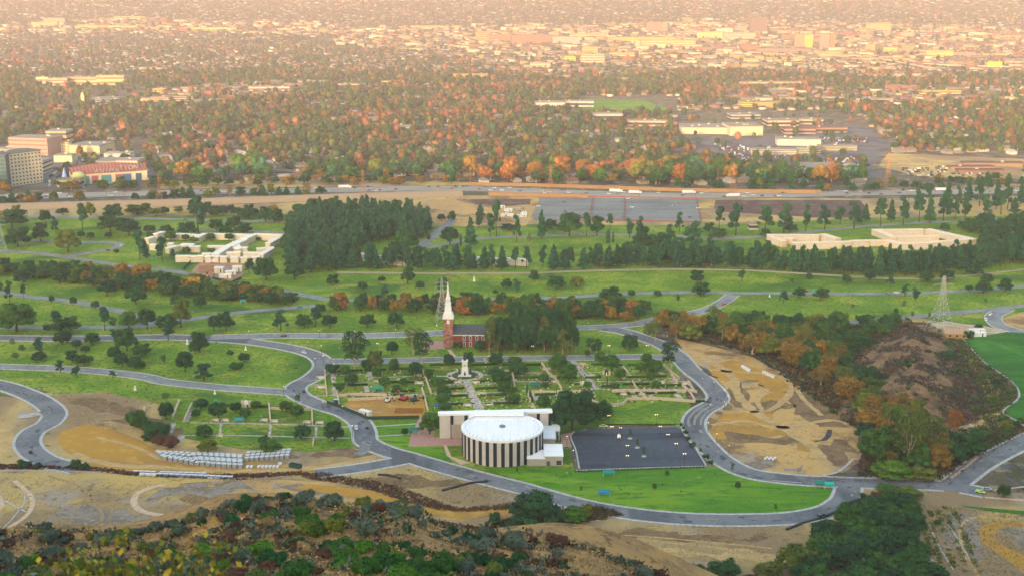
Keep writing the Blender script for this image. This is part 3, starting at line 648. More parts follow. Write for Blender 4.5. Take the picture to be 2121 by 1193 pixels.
lot(640, 660, 4.971, '''380 590 120 100 D;440 690 140 118 D;320 745 92 72 D;700 605 100 90 D;780 710 130 110 D;970 700 80 90 D;900 752 110 70 D;240 560 150 110 b;685 535 130 200 w;880 545 100 130 D;1090 570 110 120 D;
1232 610 90 100 D;1330 712 160 110 D;1385 790 150 90 D;1375 870 160 100 D;1400 945 140 80 D;1440 470 100 100 o;1650 480 100 130 o;1930 470 120 110 o;1960 350 80 90 M;1920 600 150 90 o;1980 690 190 140 D;2000 765 130 100 D;2060 860 80 70 D;
1245 1185 200 220 g;985 1195 80 70 D;1525 300 100 56 b''')
lot(1040, 660, 4.8205, '''125 448 130 70 D;160 545 190 100 D;560 530 190 170 D;660 625 180 170 D;985 445 130 110 D;1090 528 170 160 D;1180 612 110 120 D;1442 440 120 90 D;1515 535 170 120 D;1480 620 90 80 D;1690 520 230 260 E;1275 310 150 150 o;
420 640 110 90 D;430 690 80 60 D;850 690 90 60 D;1130 690 90 50 D;1540 690 100 70 D;60 640 80 90 D;30 720 110 100 D;100 740 100 60 D;120 850 130 100 D;415 905 150 130 D;700 1110 420 400 o;980 1010 240 180 g;560 900 80 60 D;1050 655 14 80 x;250 760 20 90 x;280 800 24 90 x;300 860 24 90 x;
500 300 100 300 E;420 330 120 340 e;600 380 130 260 e;650 420 120 200 e;700 330 110 260 E;740 300 80 200 E;930 350 110 100 E;850 380 60 60 E;1530 230 160 180 e;1450 200 110 140 e''')
for i, (x, y) in enumerate([(1305, 908), (1320, 927), (1334, 945)]): put('s', x, y-1, 9, 19); 
lot(1180, 860, 6.627, '1337 830 60 90 h;1165 1010 66 100 h;1700 440 60 100 h;1795 500 40 70 h;1895 610 54 90 h;1560 190 40 60 h;1530 150 50 70 h;1590 250 80 60 b;1620 340 90 60 b;1680 430 90 60 b;1850 580 70 50 b;1930 660 90 50 b')
lot(1400, 780, 2.889, '340 570 26 44 s;368 675 34 50 D;595 805 24 40 s;1560 880 60 20 b')
lot(700, 780, 2.889, '1185 890 290 190 o;935 900 70 84 o;1410 862 150 70 B;1485 855 70 90 M;1130 890 90 60 h;1040 905 110 40 h;1220 895 120 40 h;370 800 90 60 g;1070 580 20 36 s;1455 690 16 34 s')
lot(0, 960, 4.0, '635 40 90 70 o;700 45 80 50 o;610 38 60 40 D')
lot(0, 780, 2.889, '145 540 90 48 b;230 545 60 34 b')
# groves and canyon woods: footprint polygon, spacing m, kinds, width m, height m, where
def fill(P, sp, kinds, wr, hr, where, group, prob=1.0, seed=1, cond=None, zf=None, nm_=None):
    rr = random.Random(seed); W_ = [G(*p) for p in P]
    x0, x1 = min(p.x for p in W_), max(p.x for p in W_); y0, y1 = min(p.y for p in W_), max(p.y for p in W_); n = 0
    ks = [k for k, c in kinds for _ in range(c)]
    y = y0
    while y < y1:
        x = x0+rr.random()*sp
        while x < x1:
            q = Vector((x+rr.uniform(-.42, .42)*sp, y+rr.uniform(-.42, .42)*sp, 0)); s = proj(q)
            if rr.random() < prob and inpoly(s[0], s[1], P) and -40 < s[0] < 2165 and s[1] < 1260 and not near_road(q, -1, 1.5):
                k = rr.choice(ks); kd, mt = K[k]; nm, lk = LOOK[(kd, mt)]
                if nm_ and nm == 'oak_tree': nm = nm_
                w = rr.uniform(*wr); h = rr.uniform(*hr)*(1.0 if kd not in ('shrub',) else .6)
                if zf: q.z = zf(q)
                tree(kd, mt, s[0], s[1], w, h, lk, nm, 'bush' if nm == 'bush' else 'tree', lk+'s '+group, where, True, rr.randrange(4), at=q); n += 1
            x += sp
        y += sp*.9
    return n
CNT = {}
CNT['grove'] = fill([(590,478),(640,452),(720,446),(800,448),(880,458),(900,485),(880,500),(800,500),(740,512),(735,540),(700,560),(640,568),(600,560),(590,520)], 11.5, [('p',3),('c',4),('o',1)], (11,15), (18,25), 'in the dense dark grove', 'packed in the dense grove', nm_='grove_tree')
CNT['row'] = fill([(700,556),(900,562),(1000,562),(1170,560),(1340,556),(1500,558),(1700,568),(1800,573),(1930,570),(2160,545),(2160,522),(1980,548),(1800,558),(1600,554),(1400,540),(1300,545),(1190,552),(1090,556),(980,556),(860,552),(700,545)], 8.6, [('p',4),('c',4),('o',1)], (9,13), (15,23), 'in the long conifer belt above the lawns', 'in the long conifer belt', .93, 3, nm_='grove_tree')
CNT['belt2'] = fill([(1380,526),(1560,530),(1680,546),(1900,552),(1900,546),(1680,538),(1560,522),(1380,518)], 14, [('p',1),('c',1)], (9,12), (11,16), 'in front of the peach walled courts', 'before the peach courts', .8, 4)
CNT['eastwood'] = fill([(1990,470),(2160,455),(2160,515),(2060,530),(2020,520),(2030,500)], 15, [('o',3),('p',2),('d',1)], (11,16), (11,17), 'beside the peach walled courts', 'beside the peach courts', .95, 5, nm_='grove_tree')
CNT['hedge'] = fill([(-30,565),(0,556),(60,560),(100,556),(160,560),(240,570),(330,580),(400,592),(500,600),(560,612),(660,632),(640,636),(520,631),(420,620),(300,610),(200,596),(100,584),(-30,570)], 9.5, [('o',5),('g',2),('h',1),('a',1),('M',2)], (9,13), (7,12), 'in the thicket crossing the left lawns', 'in the left thicket', .97, 6, nm_='thicket_tree')
for x, y, w, h, k in [(252,577,30,34,'a'),(294,584,46,40,'a'),(280,580,16,24,'y'),(403,600,30,28,'y'),(385,596,20,18,'y'),(478,620,26,22,'y'),(508,620,28,28,'a'),(205,575,34,26,'M')]: put(k, x, y, w, h, 'in the thicket crossing the left lawns')
CNT['strip'] = fill([(660,650),(740,646),(930,652),(1000,655),(1080,655),(1200,662),(1290,668),(1340,668),(1345,650),(1300,640),(1180,635),(1000,632),(860,634),(700,634)], 9.5, [('o',5),('a',3),('r',1),('g',2),('M',1)], (8,12), (8,13), 'in the autumn thicket behind the church', 'in the thicket behind the church', .95, 7, nm_='thicket_tree')
CNT['church'] = fill([(1010,712),(1010,728),(1080,734),(1180,734),(1190,722),(1120,700),(1040,700)], 9, [('o',5),('d',2)], (12,17), (17,24), 'in the dark clump beside the church', 'beside the church', .95, 8, nm_='evergreen_tree')
CNT['church2'] = fill([(1060,700),(1180,690),(1180,665),(1080,668)], 11, [('o',5),('g',2)], (12,17), (17,25), 'in the dark clump beside the church', 'beside the church', .9, 9, nm_='evergreen_tree')
CNT['canyon'] = fill([(1345,690),(1400,688),(1480,700),(1560,725),(1640,765),(1720,800),(1765,842),(1790,880),(1800,960),(1830,985),(1930,988),(1985,975),(2020,950),(2010,930),(1960,930),(1900,900),(1890,850),(1800,800),(1760,770),(1740,745),(1700,720),(1740,690),(1800,690),(1760,675),(1640,680),(1500,675),(1400,668),(1345,672)], 10.5, [('o',6),('g',3),('A',3),('m',2),('a',2),('e',2),('M',1)], (12,17), (10,16), 'in the wooded canyon below the brown hill', 'in the wooded canyon', .93, 10, nm_='canyon_oak_tree')
CNT['canyon2'] = fill([(1600,700),(1850,665),(1880,668),(1800,712),(1755,752),(1700,740)], 9, [('o',4),('g',2),('b',2)], (9,13), (6,10), 'on the slope left of the brown hill', 'by the brown hill', .8, 12, nm_='canyon_oak_tree')
CNT['lowwood'] = fill([(1790,1040),(1900,1040),(1920,1060),(1900,1090),(1910,1150),(1960,1200),(1960,1260),(1640,1260),(1660,1200),(1680,1160),(1700,1120),(1760,1080),(1800,1060)], 9.5, [('o',6),('g',4),('b',1)], (11,15), (8,12), 'in the oak wood at the bottom right', 'in the lower oak wood', .96, 13)
for x, y, w, h, k in [(1640,1180,70,50,'M'),(1700,1180,60,44,'M'),(1590,1200,60,40,'w'),(1780,1060,16,18,'y'),(1880,1030,60,22,'M'),(1840,1022,60,20,'h'),(1822,1035,40,22,'n'),(1500,1195,70,36,'o'),(1440,1195,50,30,'b'),(1560,1215,50,30,'n'),(1880,1200,60,30,'M'),(1930,1190,40,24,'M'),
     (1905,905,60,60,'m'),(1860,890,50,50,'B'),(1975,905,40,58,'R'),(1890,870,44,44,'A'),(1650,760,90,50,'A'),(1560,735,80,46,'A'),(1700,800,50,40,'A'),(1760,830,90,50,'A'),(1430,705,50,36,'M'),(1400,700,40,30,'A'),(1850,985,90,30,'B'),(1910,990,60,24,'M'),(1880,975,90,110,'m'),(1930,960,80,100,'e'),(1820,960,90,80,'g')]: put(k, x, y, w, h, 'in the canyon wood')
CNT['fwy'] = fill([(-30,425),(330,417),(560,413),(700,407),(700,402),(430,408),(200,416),(-30,419)], 15, [('o',3),('M',2),('A',2),('c',1)], (9,14), (9,15), 'between the freeway and the river', 'between freeway and river', .85, 21, nm_='riverside_tree')
CNT['fwy2'] = fill([(-30,400),(330,391),(560,386),(980,383),(980,377),(560,378),(330,383),(-30,392)], 15, [('o',3),('M',2),('a',2),('A',1)], (9,14), (8,13), 'along the far side of the freeway', 'beyond the freeway', .7, 22, nm_='riverside_tree')
CNT['fwy3'] = fill([(1400,396),(1700,398),(2121,392),(2121,372),(1860,382),(1700,388),(1400,388)], 18, [('o',3),('c',2),('M',1),('a',1)], (9,14), (9,15), 'along the far side of the freeway', 'beyond the freeway', .6, 23, nm_='riverside_tree')
CNT['north'] = fill([(-30,446),(200,443),(600,438),(640,446),(400,452),(-30,448)], 15, [('o',4),('M',1),('a',1)], (9,14), (8,13), 'below the river at the left', 'below the river', .6, 24, nm_='riverside_tree')
CNT['campus'] = fill([(92,390),(330,384),(330,330),(290,330),(270,312),(205,316),(100,365)], 20, [('o',4),('a',2),('M',1)], (9,13), (8,12), 'among the studio buildings', 'among the studios', .35, 25, nm_='studio_tree')
CNT['right'] = fill([(2030,1000),(2160,960),(2160,935),(2075,990)], 9, [('o',2),('b',3)], (7,10), (4,7), 'on the bank right of the branch road', 'on the right bank', .8, 14)
CNT['right2'] = fill([(2060,1030),(2160,1020),(2160,1005),(2080,1010)], 9, [('o',2),('b',3)], (7,10), (4,7), 'on the bank right of the branch road', 'on the right bank', .8, 15)
CNT['field'] = fill([(1880,665),(1900,655),(2080,680),(2070,690),(1960,660)], 8, [('b',1),('h',1)], (5,8), (3,5), 'above the dirt yard by the pylon', 'by the pylon yard', .3, 16)
CNT['slope'] = fill([(1960,715),(2000,710),(2040,756),(2094,796),(2100,826),(2074,852),(2110,895),(1990,960),(1900,910),(2040,880),(2020,790)], 8, [('b',3),('h',2),('o',1),('M',1)], (4,8), (3,6), 'on the bank below the bright green slope', 'on the green slope bank', .42, 31)
# ================================================================== THE SUBURBS BEYOND THE RIVER
def npin(X, Y, P):
    c = np.zeros(len(X), bool); j = len(P)-1
    for i in range(len(P)):
        xi, yi = P[i]; xj, yj = P[j]
        with np.errstate(divide='ignore', invalid='ignore'):
            c ^= ((yi > Y) != (yj > Y)) & (X < (xj-xi)*(Y-yi)/((yj-yi) or 1e-9)+xi)
        j = i
    return c
def npproj(x, y, z):
    dz = z-H; dep = y*CP-dz*SP
    return CX+F*x/dep, CY-F*(y*SP+dz*CP)/dep
def npterr(x, y): return np.array([terr(a, b) if b > 5200 else 0.0 for a, b in zip(x, y)])
def lina(cs): return np.array([lin(c)[:3] for c in cs])
def place(TV, TQ, x, y, z, rz, sx, sy, sz):
    """copies of a template mesh at many places -> V, Q"""
    n, m = len(x), len(TV); c, s = np.cos(rz)[:, None], np.sin(rz)[:, None]
    a = TV[None, :, 0]*sx[:, None]; b = TV[None, :, 1]*sy[:, None]
    V = np.stack([a*c-b*s+x[:, None], a*s+b*c+y[:, None], TV[None, :, 2]*sz[:, None]+z[:, None]], 2).reshape(-1, 3)
    Q = (TQ[None]+(np.arange(n)*m)[:, None, None]).reshape(-1, TQ.shape[1])
    return V, Q
M_tint = tintmat('suburb_foliage'); M_tint2 = tintmat('suburb_walls', .8, .1)
def small_crown(seed, n, s):
    rg = np.random.default_rng(seed); bl = [(0, 0, .5, .42, .4)]+[(.25*math.cos(i*1.9), .25*math.sin(i*1.9), .45+.3*rg.random(), .2, .2) for i in range(5)]
    V, Q = leaves_on(bl, n, s, rg, .3)
    iv, iq = [], []
    for ph in (-.9, -.2, .5, 1.2):
        for j in range(6): iv.append((.34*math.cos(ph)*math.cos(j*1.047), .34*math.cos(ph)*math.sin(j*1.047), .48+.34*math.sin(ph)))
    for r_ in range(3):
        for j in range(6): iq.append((r_*6+j, r_*6+(j+1) % 6, (r_+1)*6+(j+1) % 6, (r_+1)*6+j))
    return np.concatenate([V, np.array(iv)]), np.concatenate([Q, np.array(iq)+len(V)])
HV = np.array([(-.5,-.5,0),(.5,-.5,0),(.5,.5,0),(-.5,.5,0),(-.5,-.5,.6),(.5,-.5,.6),(.5,.5,.6),(-.5,.5,.6),(-.56,-.58,.57),(.56,-.58,.57),(.56,.58,.57),(-.56,.58,.57),(-.4,0,1),(.4,0,1)])
HQ = np.array([(0,1,5,4),(1,2,6,5),(2,3,7,6),(3,0,4,7),(8,9,13,12),(10,11,12,13),(9,10,13,13),(11,8,12,12)])
HQ3 = []
for q in HQ:
    HQ3.append((q[0], q[1], q[2])); 
    if q[3] != q[2]: HQ3.append((q[0], q[2], q[3]))
HQ3 = np.array(HQ3); HROOF = np.array([max(q) > 7 for q in HQ3])
BV = np.array([(-.5,-.5,0),(.5,-.5,0),(.5,.5,0),(-.5,.5,0),(-.5,-.5,1),(.5,-.5,1),(.5,.5,1),(-.5,.5,1),(-.46,-.46,.97),(.46,-.46,.97),(.46,.46,.97),(-.46,.46,.97)])
BQ = np.array([(0,1,5,4),(1,2,6,5),(2,3,7,6),(3,0,4,7),(8,9,10,11),(4,5,9,8),(5,6,10,9),(6,7,11,10),(7,4,8,11)])
BASE = 1560
BLOCK = [[(-20,300),(120,318),(330,374),(330,400),(-20,400)],[(1800,318),(2130,320),(2130,392),(1780,392)],[(1200,200),(1410,200),(1400,238),(1195,236)],[(320,375),(990,372),(990,402),(320,402)]]
HALF = [[(70,150),(290,150),(290,222),(70,222)],[(200,290),(330,290),(330,380),(200,380)],[(1400,230),(1760,230),(1860,300),(1840,345),(1660,372),(1400,330)]]
COMM = [[(700,60),(1400,50),(1430,150),(1150,170),(900,110),(700,100)],[(1400,40),(2130,60),(2130,150),(1900,170),(1400,140)],[(0,50),(250,40),(700,50),(700,75),(0,70)],[(1380,230),(1500,215),(1760,240),(1860,290),(1850,335),(1500,340),(1420,300)],[(1500,190),(2130,180),(2130,215),(1500,225)],[(240,190),(620,170),(640,200),(300,225)]]
def scatter(n, y0, y1, rg):
    y = np.sqrt(rg.random(n)*(y1*y1-y0*y0)+y0*y0); x = (rg.random(n)*2-1)*(.43*y+70); return x, y
def clustern(x, y, s, o=0): return np.array([mnoise.noise(Vector((a/s, b/s, o))) for a, b in zip(x, y)])
# ------------------------------------------------------------------ single larger buildings, by photo position
M_win = plain('window_glass', '2f3a44', .2, .6, .1)
def wallmat(c): return plain('wall_'+c, c, .85, .1, .1, .05)
FOOT = []
def dim(c, k): return '%02x%02x%02x' % tuple(int(int(c[i:i+2], 16)*k) for i in (0, 2, 4))
def bldg(x0, x1, yb, yt, dep, wall, roof, floors, bays, label, name='office_building', cat='building', skew=0, winc=None, wf=.62, group=None, parapet=1.2, individual=False, inset=.1):
    """front wall between two foot points on the ground; dep metres deep, top edge at photo row yt"""
    a = G(x0, yb); b = G(x1, yb+skew); h = VH(x0, yb, yt); d = b-a; L = math.hypot(d.x, d.y); rz = math.atan2(d.y, d.x); z0 = min(a.z, b.z); FOOT.append((a.x, a.y, b.x, b.y, dep))
    t = thing(name, label, cat, ((a.x+b.x)/2, (a.y+b.y)/2, z0), rz, group)
    # local frame: x along the front, y into depth
    wall, roof = dim(wall, .86), dim(roof, .66)
    MB().box((0, dep/2, -1), (L, dep, h+1-parapet)).build('wall', wallmat(wall), t)
    rb = MB(); rb.box((0, dep/2, h-parapet), (L+.8, dep+.8, parapet)); rb.build('roof', wallmat(roof), t)
    rr = random.Random(int(x0))
    um = None
    for i in range(min(6, max(1, int(L*dep/900)))):
        um = um or MB().box((0, 0, 0), (3.6, 2.8, 1.8)).mesh('rooftop_unit', wallmat('a8a49a'))
        o = link(bpy.data.objects.new('rooftop_unit', um), t); o.location = (rr.uniform(-.38, .38)*L, rr.uniform(.15, .85)*dep, h)
    if floors:
        wm = winc or M_win; fh = (h-parapet)/floors
        if individual:
            me = None
            for f in range(floors):
                for k in range(bays):
                    if me is None: me = MB().box((0, 0, 0), (L/bays*.42, .3, fh*.42)).mesh('window', wm)
                    o = link(bpy.data.objects.new('window', me), t); o.location = (-L/2+(k+.5)*L/bays, -.1, fh*(f+.28))
        else:
            for f in range(floors): MB().box((0, dep/2, fh*(f+.3)), (L+.3, dep+.3, fh*.42)).build('window_band', wm, t)
    return t, L, h
B = lambda *a, **k: bldg(*a, **k)
# studio campus on the left
t, L, h = B(18, 90, 388, 319, 30, 'e0d3b4', '7f8f8c', 9, 10, 'cream office tower with grid of small square windows by the freeway', 'office_tower', 'tower', skew=-10, individual=True)
t2, L2, h2 = B(-60, 17, 392, 322, 30, '4c6a6c', '7c8f8c', 0, 0, 'dark teal glass office tower at the left edge', 'office_tower', 'tower', skew=-1)
for k in range(8): MB().box((0, -.2, 3+k*h2/8.6), (L2, .4, .5)).build('floor_band', wallmat('6d8a88'), t2)
B(20, 100, 320, 285, 40, 'c9a08e', 'd9cdb8', 4, 24, 'long pink and cream studio office with rows of windows', 'office_building', skew=3, individual=True)
B(98, 140, 316, 272, 30, 'd9b48a', 'd8d0c0', 4, 6, 'curved pale studio block at end of pink office', 'office_building')
B(124, 143, 317, 294, 14, 'ecd9a4', 'cfa088', 4, 4, 'narrow yellow windowed block beside the sound stage', 'office_building', individual=True)
B(144, 207, 320, 300, 45, 'e0c59a', 'c4c4be', 0, 1, 'large cream sound stage with flat pale roof', 'sound_stage', skew=2)
B(112, 150, 337, 322, 24, 'd8c8a8', 'd6cdb8', 0, 1, 'small cream shed with round emblem below sound stage', 'studio_shed')
B(69, 91, 360, 334, 34, 'd8d2b4', 'cfc8b0', 3, 1, 'pale banded garage beside the office tower', 'parking_garage', 'garage', wf=.9)
B(202, 285, 348, 332, 30, 'd4cbb4', 'dcd4c2', 1, 9, 'white parking deck with cars on its roof', 'parking_garage', 'garage', skew=1)
B(216, 270, 330, 318, 24, 'd8d0be', 'ded8ca', 0, 1, 'white flat roofed studio block behind the parking deck', 'studio_building')
B(-40, 60, 322, 309, 26, 'd8cdb4', 'dcd2bc', 1, 6, 'low cream block behind the office tower', 'studio_building')
B(118, 166, 388, 372, 16, 'd9c9a0', 'c8bd9c', 1, 5, 'small cream wing beside the blue cone', 'studio_building')
# striped building with lettering on its roof
a, b = G(150, 384), G(306, 374); d = b-a; L = d.length; rz = math.atan2(d.y, d.x)
an = thing('studio_building', 'long studio building with red striped roof and big roof letters', 'building', (a+b)/2, rz)
hh = VH(150, 384, 362); MB().box((0, 14, 0), (L, 28, hh)).build('wall', wallmat('d9c9a4'), an)
rs = MB(); n = 44; rp = VH(150, 384, 347)
def arch(x): return hh+(rp-hh)*(.45+.55*math.cos(x/L*2.6))
for i in range(n):
    x0 = -L/2-1+(L+2)*i/n; x1 = x0+(L+2)/n
    rs.add([(x0, -1.5, hh-.5), (x1, -1.5, hh-.5), (x1, 22, arch(x1)), (x0, 22, arch(x0)), (x0, 29, hh), (x1, 29, hh)], [(0,1,2,3), (3,2,5,4)], i % 2)
rs.build('roof', [plain('roof_red', '84504a', .8, .1), plain('roof_rose', '96685e', .8, .1)], an)
for k, (xx, w_, c) in enumerate([(-.36, 16, '5d8a80'), (-.2, 8, 'a0586a'), (-.05, 12, '4f8a8c'), (.12, 9, 'a0586a'), (.22, 11, '4a6f90'), (.38, 7, '3f5f80')]):
    MB().box((xx*L, -.3, .5), (w_, .8, hh*.72)).build('window', plain('stu_win'+str(k), c, .4, .4), an)
MB().lathe([(9, 0), (9, hh*.9), (5, hh*1.15), (.1, hh*1.2)], (-L/2+8, 3, 0), 20).build('entrance_drum', plain('drum_wall', 'b8b878', .5, .3), an)
for i, ch in enumerate('ANIMATION'):
    cu = bpy.data.curves.new('roof_letter', 'FONT'); cu.body = ch; cu.size = 7.5; cu.extrude = .4; cu.align_x = 'CENTER'
    me_o = bpy.data.objects.new('roof_letter', cu); dg = None
    link(me_o, an); me_o.location = (-L*.17+i*L*.066, .2 if i < 5 else 5, hh*.95 if i < 5 else hh*1.12); me_o.rotation_euler = (math.pi/2, 0, 0); cu.materials.append(plain('letter_white', 'a09488', .6, .2)); bpy.context.view_layer.update(); me_ = bpy.data.meshes.new_from_object(me_o); mt_ = me_o.location.copy(); bpy.data.objects.remove(me_o); me_o = link(bpy.data.objects.new('roof_letter', me_), an); me_o.location = mt_; me_o.rotation_euler = (math.pi/2, 0, 0)
cg = G(135, 382); ch_ = VH(135, 382, 348)
cone = thing('cone_tower', 'pale blue pointed cone beside the striped studio building', 'tower', cg)
MB().lathe([(6, 0), (5.4, ch_*.12), (3.4, ch_*.45), (1.8, ch_*.75), (.15, ch_)], (0, 0, 0), 18).build('cone', plain('blue_cone', '7f9fd0', .5, .3), cone)
MB().box((-7, 0, 0), (7, 8, ch_*.2)).build('base', wallmat('b8c4d0'), cone)
# school and church tower group, mall blocks, warehouses, town towers
CITY = '''75 100 174 160 20 e8cf8c d8cdb0 1 3 bright yellow gabled hall|100 140 178 163 40 e0c898 d9ceb4 2 12 long cream school wing|140 200 176 160 40 ddbb8a d9c6a0 2 16 wide tan school hall with pale roof|200 258 177 157 30 e4c684 d8cbb0 2 10 yellow brick school block|
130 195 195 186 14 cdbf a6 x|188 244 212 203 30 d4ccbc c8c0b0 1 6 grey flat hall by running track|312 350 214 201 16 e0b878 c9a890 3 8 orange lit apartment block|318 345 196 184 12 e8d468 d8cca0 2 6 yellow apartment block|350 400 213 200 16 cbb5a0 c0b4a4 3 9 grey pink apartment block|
186 232 216 205 16 c9c4b8 b8b4ac 2 8 white townhouse row|100 140 225 217 16 b8a58e a86a5a 1 6 low hall with red roof|285 345 150 140 20 c9b08e bfae98 1 8 tan store row|
65 120 55 46 30 e8cf7c c9b49a 4 18 far yellow office slab|90 135 49 37 30 c8a686 b8a08a 3 14 far tan office block|155 285 60 54 40 f0d46a d9c088 1 20 very long bright yellow hangar|290 350 62 57 30 ead078 dccba0 1 12 long pale yellow hangar|370 490 65 58 40 ecd26c d8c088 1 16 long yellow warehouse by far railway|
515 600 190 180 30 d8c8b0 ccc0aa 1 10 long white school row|620 680 177 168 20 cfc0a4 c8bca6 1 8 white flat roofed shop|235 300 40 34 20 e0c080 ccb490 1 8 far cream shed|
988 1015 86 66 30 e4b86a d0b088 5 5 tall yellow apartment slab|1015 1060 90 72 30 c99a72 c0a080 5 12 pink brown apartment slab|1060 1145 94 73 40 b88a76 a89080 5 24 long pink brown apartment row|
1145 1200 94 76 30 b0a898 a89c90 0 1 grey windowless block|1180 1260 80 70 30 e6c870 d4bc88 3 16 yellow apartment row|1260 1400 88 78 40 ecd060 d8c078 3 30 long bright yellow apartment row|1328 1440 99 83 40 e8cc78 c8b894 4 26 yellow and white apartment complex|
1340 1372 68 46 40 b08a74 a89484 8 10 tall brown twin core tower|1372 1382 68 48 20 c8a078 b89c84 8 3 slim tan tower wing|
1205 1252 134 112 30 d4c4a4 c8bca4 4 10 white framed office block|1168 1192 130 117 20 ecd45c d8c070 3 5 bright yellow office block|1206 1238 116 98 24 e8c850 d4bc70 4 6 yellow blank media building|1098 1140 142 130 20 d8c8a0 c8bca4 3 12 white apartment row|
1262 1315 120 110 24 e8cc5c d4bc78 2 14 yellow sawtooth depot|1180 1240 152 144 40 a86a5c a89080 0 1 red brick flat store|
939 1010 164 153 20 e0b06a b88a70 2 14 yellow orange school block with red roof|1270 1310 170 162 20 d8ccb4 c8c0b0 2 10 white low office|1040 1120 176 170 20 c0a888 b8a890 1 12 tan low warehouse|790 830 176 168 16 e8c858 d0b878 1 6 small bright yellow shop|
700 755 182 174 24 d8c4b0 ccc0b0 1 10 pale pink warehouse|850 930 62 54 24 e0c084 ccb48c 3 14 tan apartment row under the hill|1080 1110 60 53 20 d8b080 c8a888 2 8 small tan block under the hill|
1555 1588 68 36 34 8a6f6a 7c6864 9 9 dark brown cube tower|1523 1546 66 54 24 b09484 c8a898 3 5 brown framed office|1483 1517 70 58 28 e0dcc0 ccc8b4 6 8 white banded office tower|1444 1500 80 66 34 ecdc7c d8cc98 5 16 yellow white terraced office|1500 1565 82 69 30 d8cca4 ccc4ac 4 14 pale yellow office|
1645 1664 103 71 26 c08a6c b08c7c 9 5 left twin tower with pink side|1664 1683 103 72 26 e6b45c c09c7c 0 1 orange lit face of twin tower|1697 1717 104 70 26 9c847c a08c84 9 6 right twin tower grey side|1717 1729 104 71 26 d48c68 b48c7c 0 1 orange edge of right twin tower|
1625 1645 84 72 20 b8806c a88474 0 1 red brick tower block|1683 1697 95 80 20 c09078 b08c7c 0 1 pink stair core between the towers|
1440 1475 108 98 24 b87860 a88c7c 3 10 low red brick office|1484 1510 106 96 20 bc7c64 a88c7c 3 8 small red brick office|1534 1570 109 93 26 b8785e a88874 5 12 stepped red brick office|1570 1680 112 100 30 98847a 8c7c74 3 20 long dark brown office row|
1698 1740 118 107 24 e8c86c d4bc84 4 12 yellow hotel block by the overpass|1792 1812 110 92 24 d8b070 c4a484 6 6 tan tower by trees|1812 1828 110 96 20 a89080 9c8c80 6 5 grey brown tower wing|1830 1858 113 98 24 f0d468 d8c080 5 8 bright yellow tower left half|1858 1890 113 100 24 c8b490 bcac94 5 8 grey tower right half|
1917 1975 120 105 24 ecd470 d4c084 5 16 long yellow apartment tower|1975 2020 121 108 24 a8988c 9c9084 5 12 grey apartment tower end|1800 1845 66 48 30 e8d088 d4c494 4 14 yellow hillside office complex|1774 1796 72 60 20 dcc08c ccb494 3 6 cream block with spire|
1447 1485 124 116 30 ddd0b0 d0c8b4 2 12 white flat office|1540 1570 130 122 20 e4d084 d0c08c 2 10 yellow low office|1620 1660 130 120 26 e8d484 d4c494 2 12 yellow office row|1690 1760 96 88 26 d4bc94 c8b498 2 14 pale flat store row|
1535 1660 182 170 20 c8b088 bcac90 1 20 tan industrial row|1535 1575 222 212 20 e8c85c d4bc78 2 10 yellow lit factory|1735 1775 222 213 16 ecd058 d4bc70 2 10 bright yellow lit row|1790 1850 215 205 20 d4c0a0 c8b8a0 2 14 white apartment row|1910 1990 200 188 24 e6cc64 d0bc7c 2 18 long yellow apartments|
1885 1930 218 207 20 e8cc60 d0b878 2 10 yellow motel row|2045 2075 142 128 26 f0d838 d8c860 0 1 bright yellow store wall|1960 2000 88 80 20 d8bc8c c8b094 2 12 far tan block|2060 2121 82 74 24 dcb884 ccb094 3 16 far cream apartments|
1512 1580 282 262 60 d8c6a4 d2c8b2 0 1 right half of huge flat warehouse|1412 1512 278 264 60 dccaa6 d6ccb4 0 1 left half of huge flat warehouse|1590 1655 262 250 40 d8c4a0 cfc4ac 1 18 long tan mall building|1655 1705 258 247 30 cdb694 c8bca4 1 12 mall end block|1625 1690 278 267 30 c09a84 b88474 1 20 pink walled depot|
1690 1755 276 265 30 b88c74 b08878 1 16 red brown depot|1515 1575 247 238 40 c8beA8 ccc4b0 1 14 white louvred warehouse|1610 1700 302 288 30 e0d4b8 d4ccb8 0 1 white flat warehouse above apartments|1555 1650 321 309 20 ccc6ae c4bfae 3 22 L shaped pale green apartments|1650 1700 320 306 20 b8bca8 c0bdac 3 12 grey green apartment wing|
1700 1775 314 303 20 c9c0a0 c4bca8 3 14 tan apartment row|1674 1785 366 348 50 c4c0ae cac6b6 0 1 large flat white roofed warehouse by the river|1995 2121 345 337 16 a08470 94786a 0 1 long low brown shed|1970 2060 352 345 14 a8846c 9c7868 0 1 long red brown stable|1985 2080 360 352 14 a07c68 94745f 0 1 second long brown stable|
1110 1170 226 213 40 d4ccbc d8d2c4 0 1 long white school hall|1170 1230 222 210 30 cfc8b8 d4cec0 1 12 white ribbed gym|1230 1290 250 236 30 ccc4ac c8c2b0 1 16 white low school building|1300 1390 262 250 24 c8bca0 c4bca8 1 14 pale low classrooms|
820 850 268 260 12 d8d4c8 c4bca8 2 5 small white house block|560 600 282 274 14 d8cca8 c8bca4 1 6 pale low hall|330 356 288 277 14 c8ccc4 b8c0bc 1 6 white green clubhouse|430 470 366 358 14 c9bf9c bcb49c 1 10 low white shed by freeway|560 640 360 354 12 a8aca4 a0a49c 1 14 long grey train shed|380 470 362 355 12 a8b0a4 9ca49c 0 1 grey green long shed'''
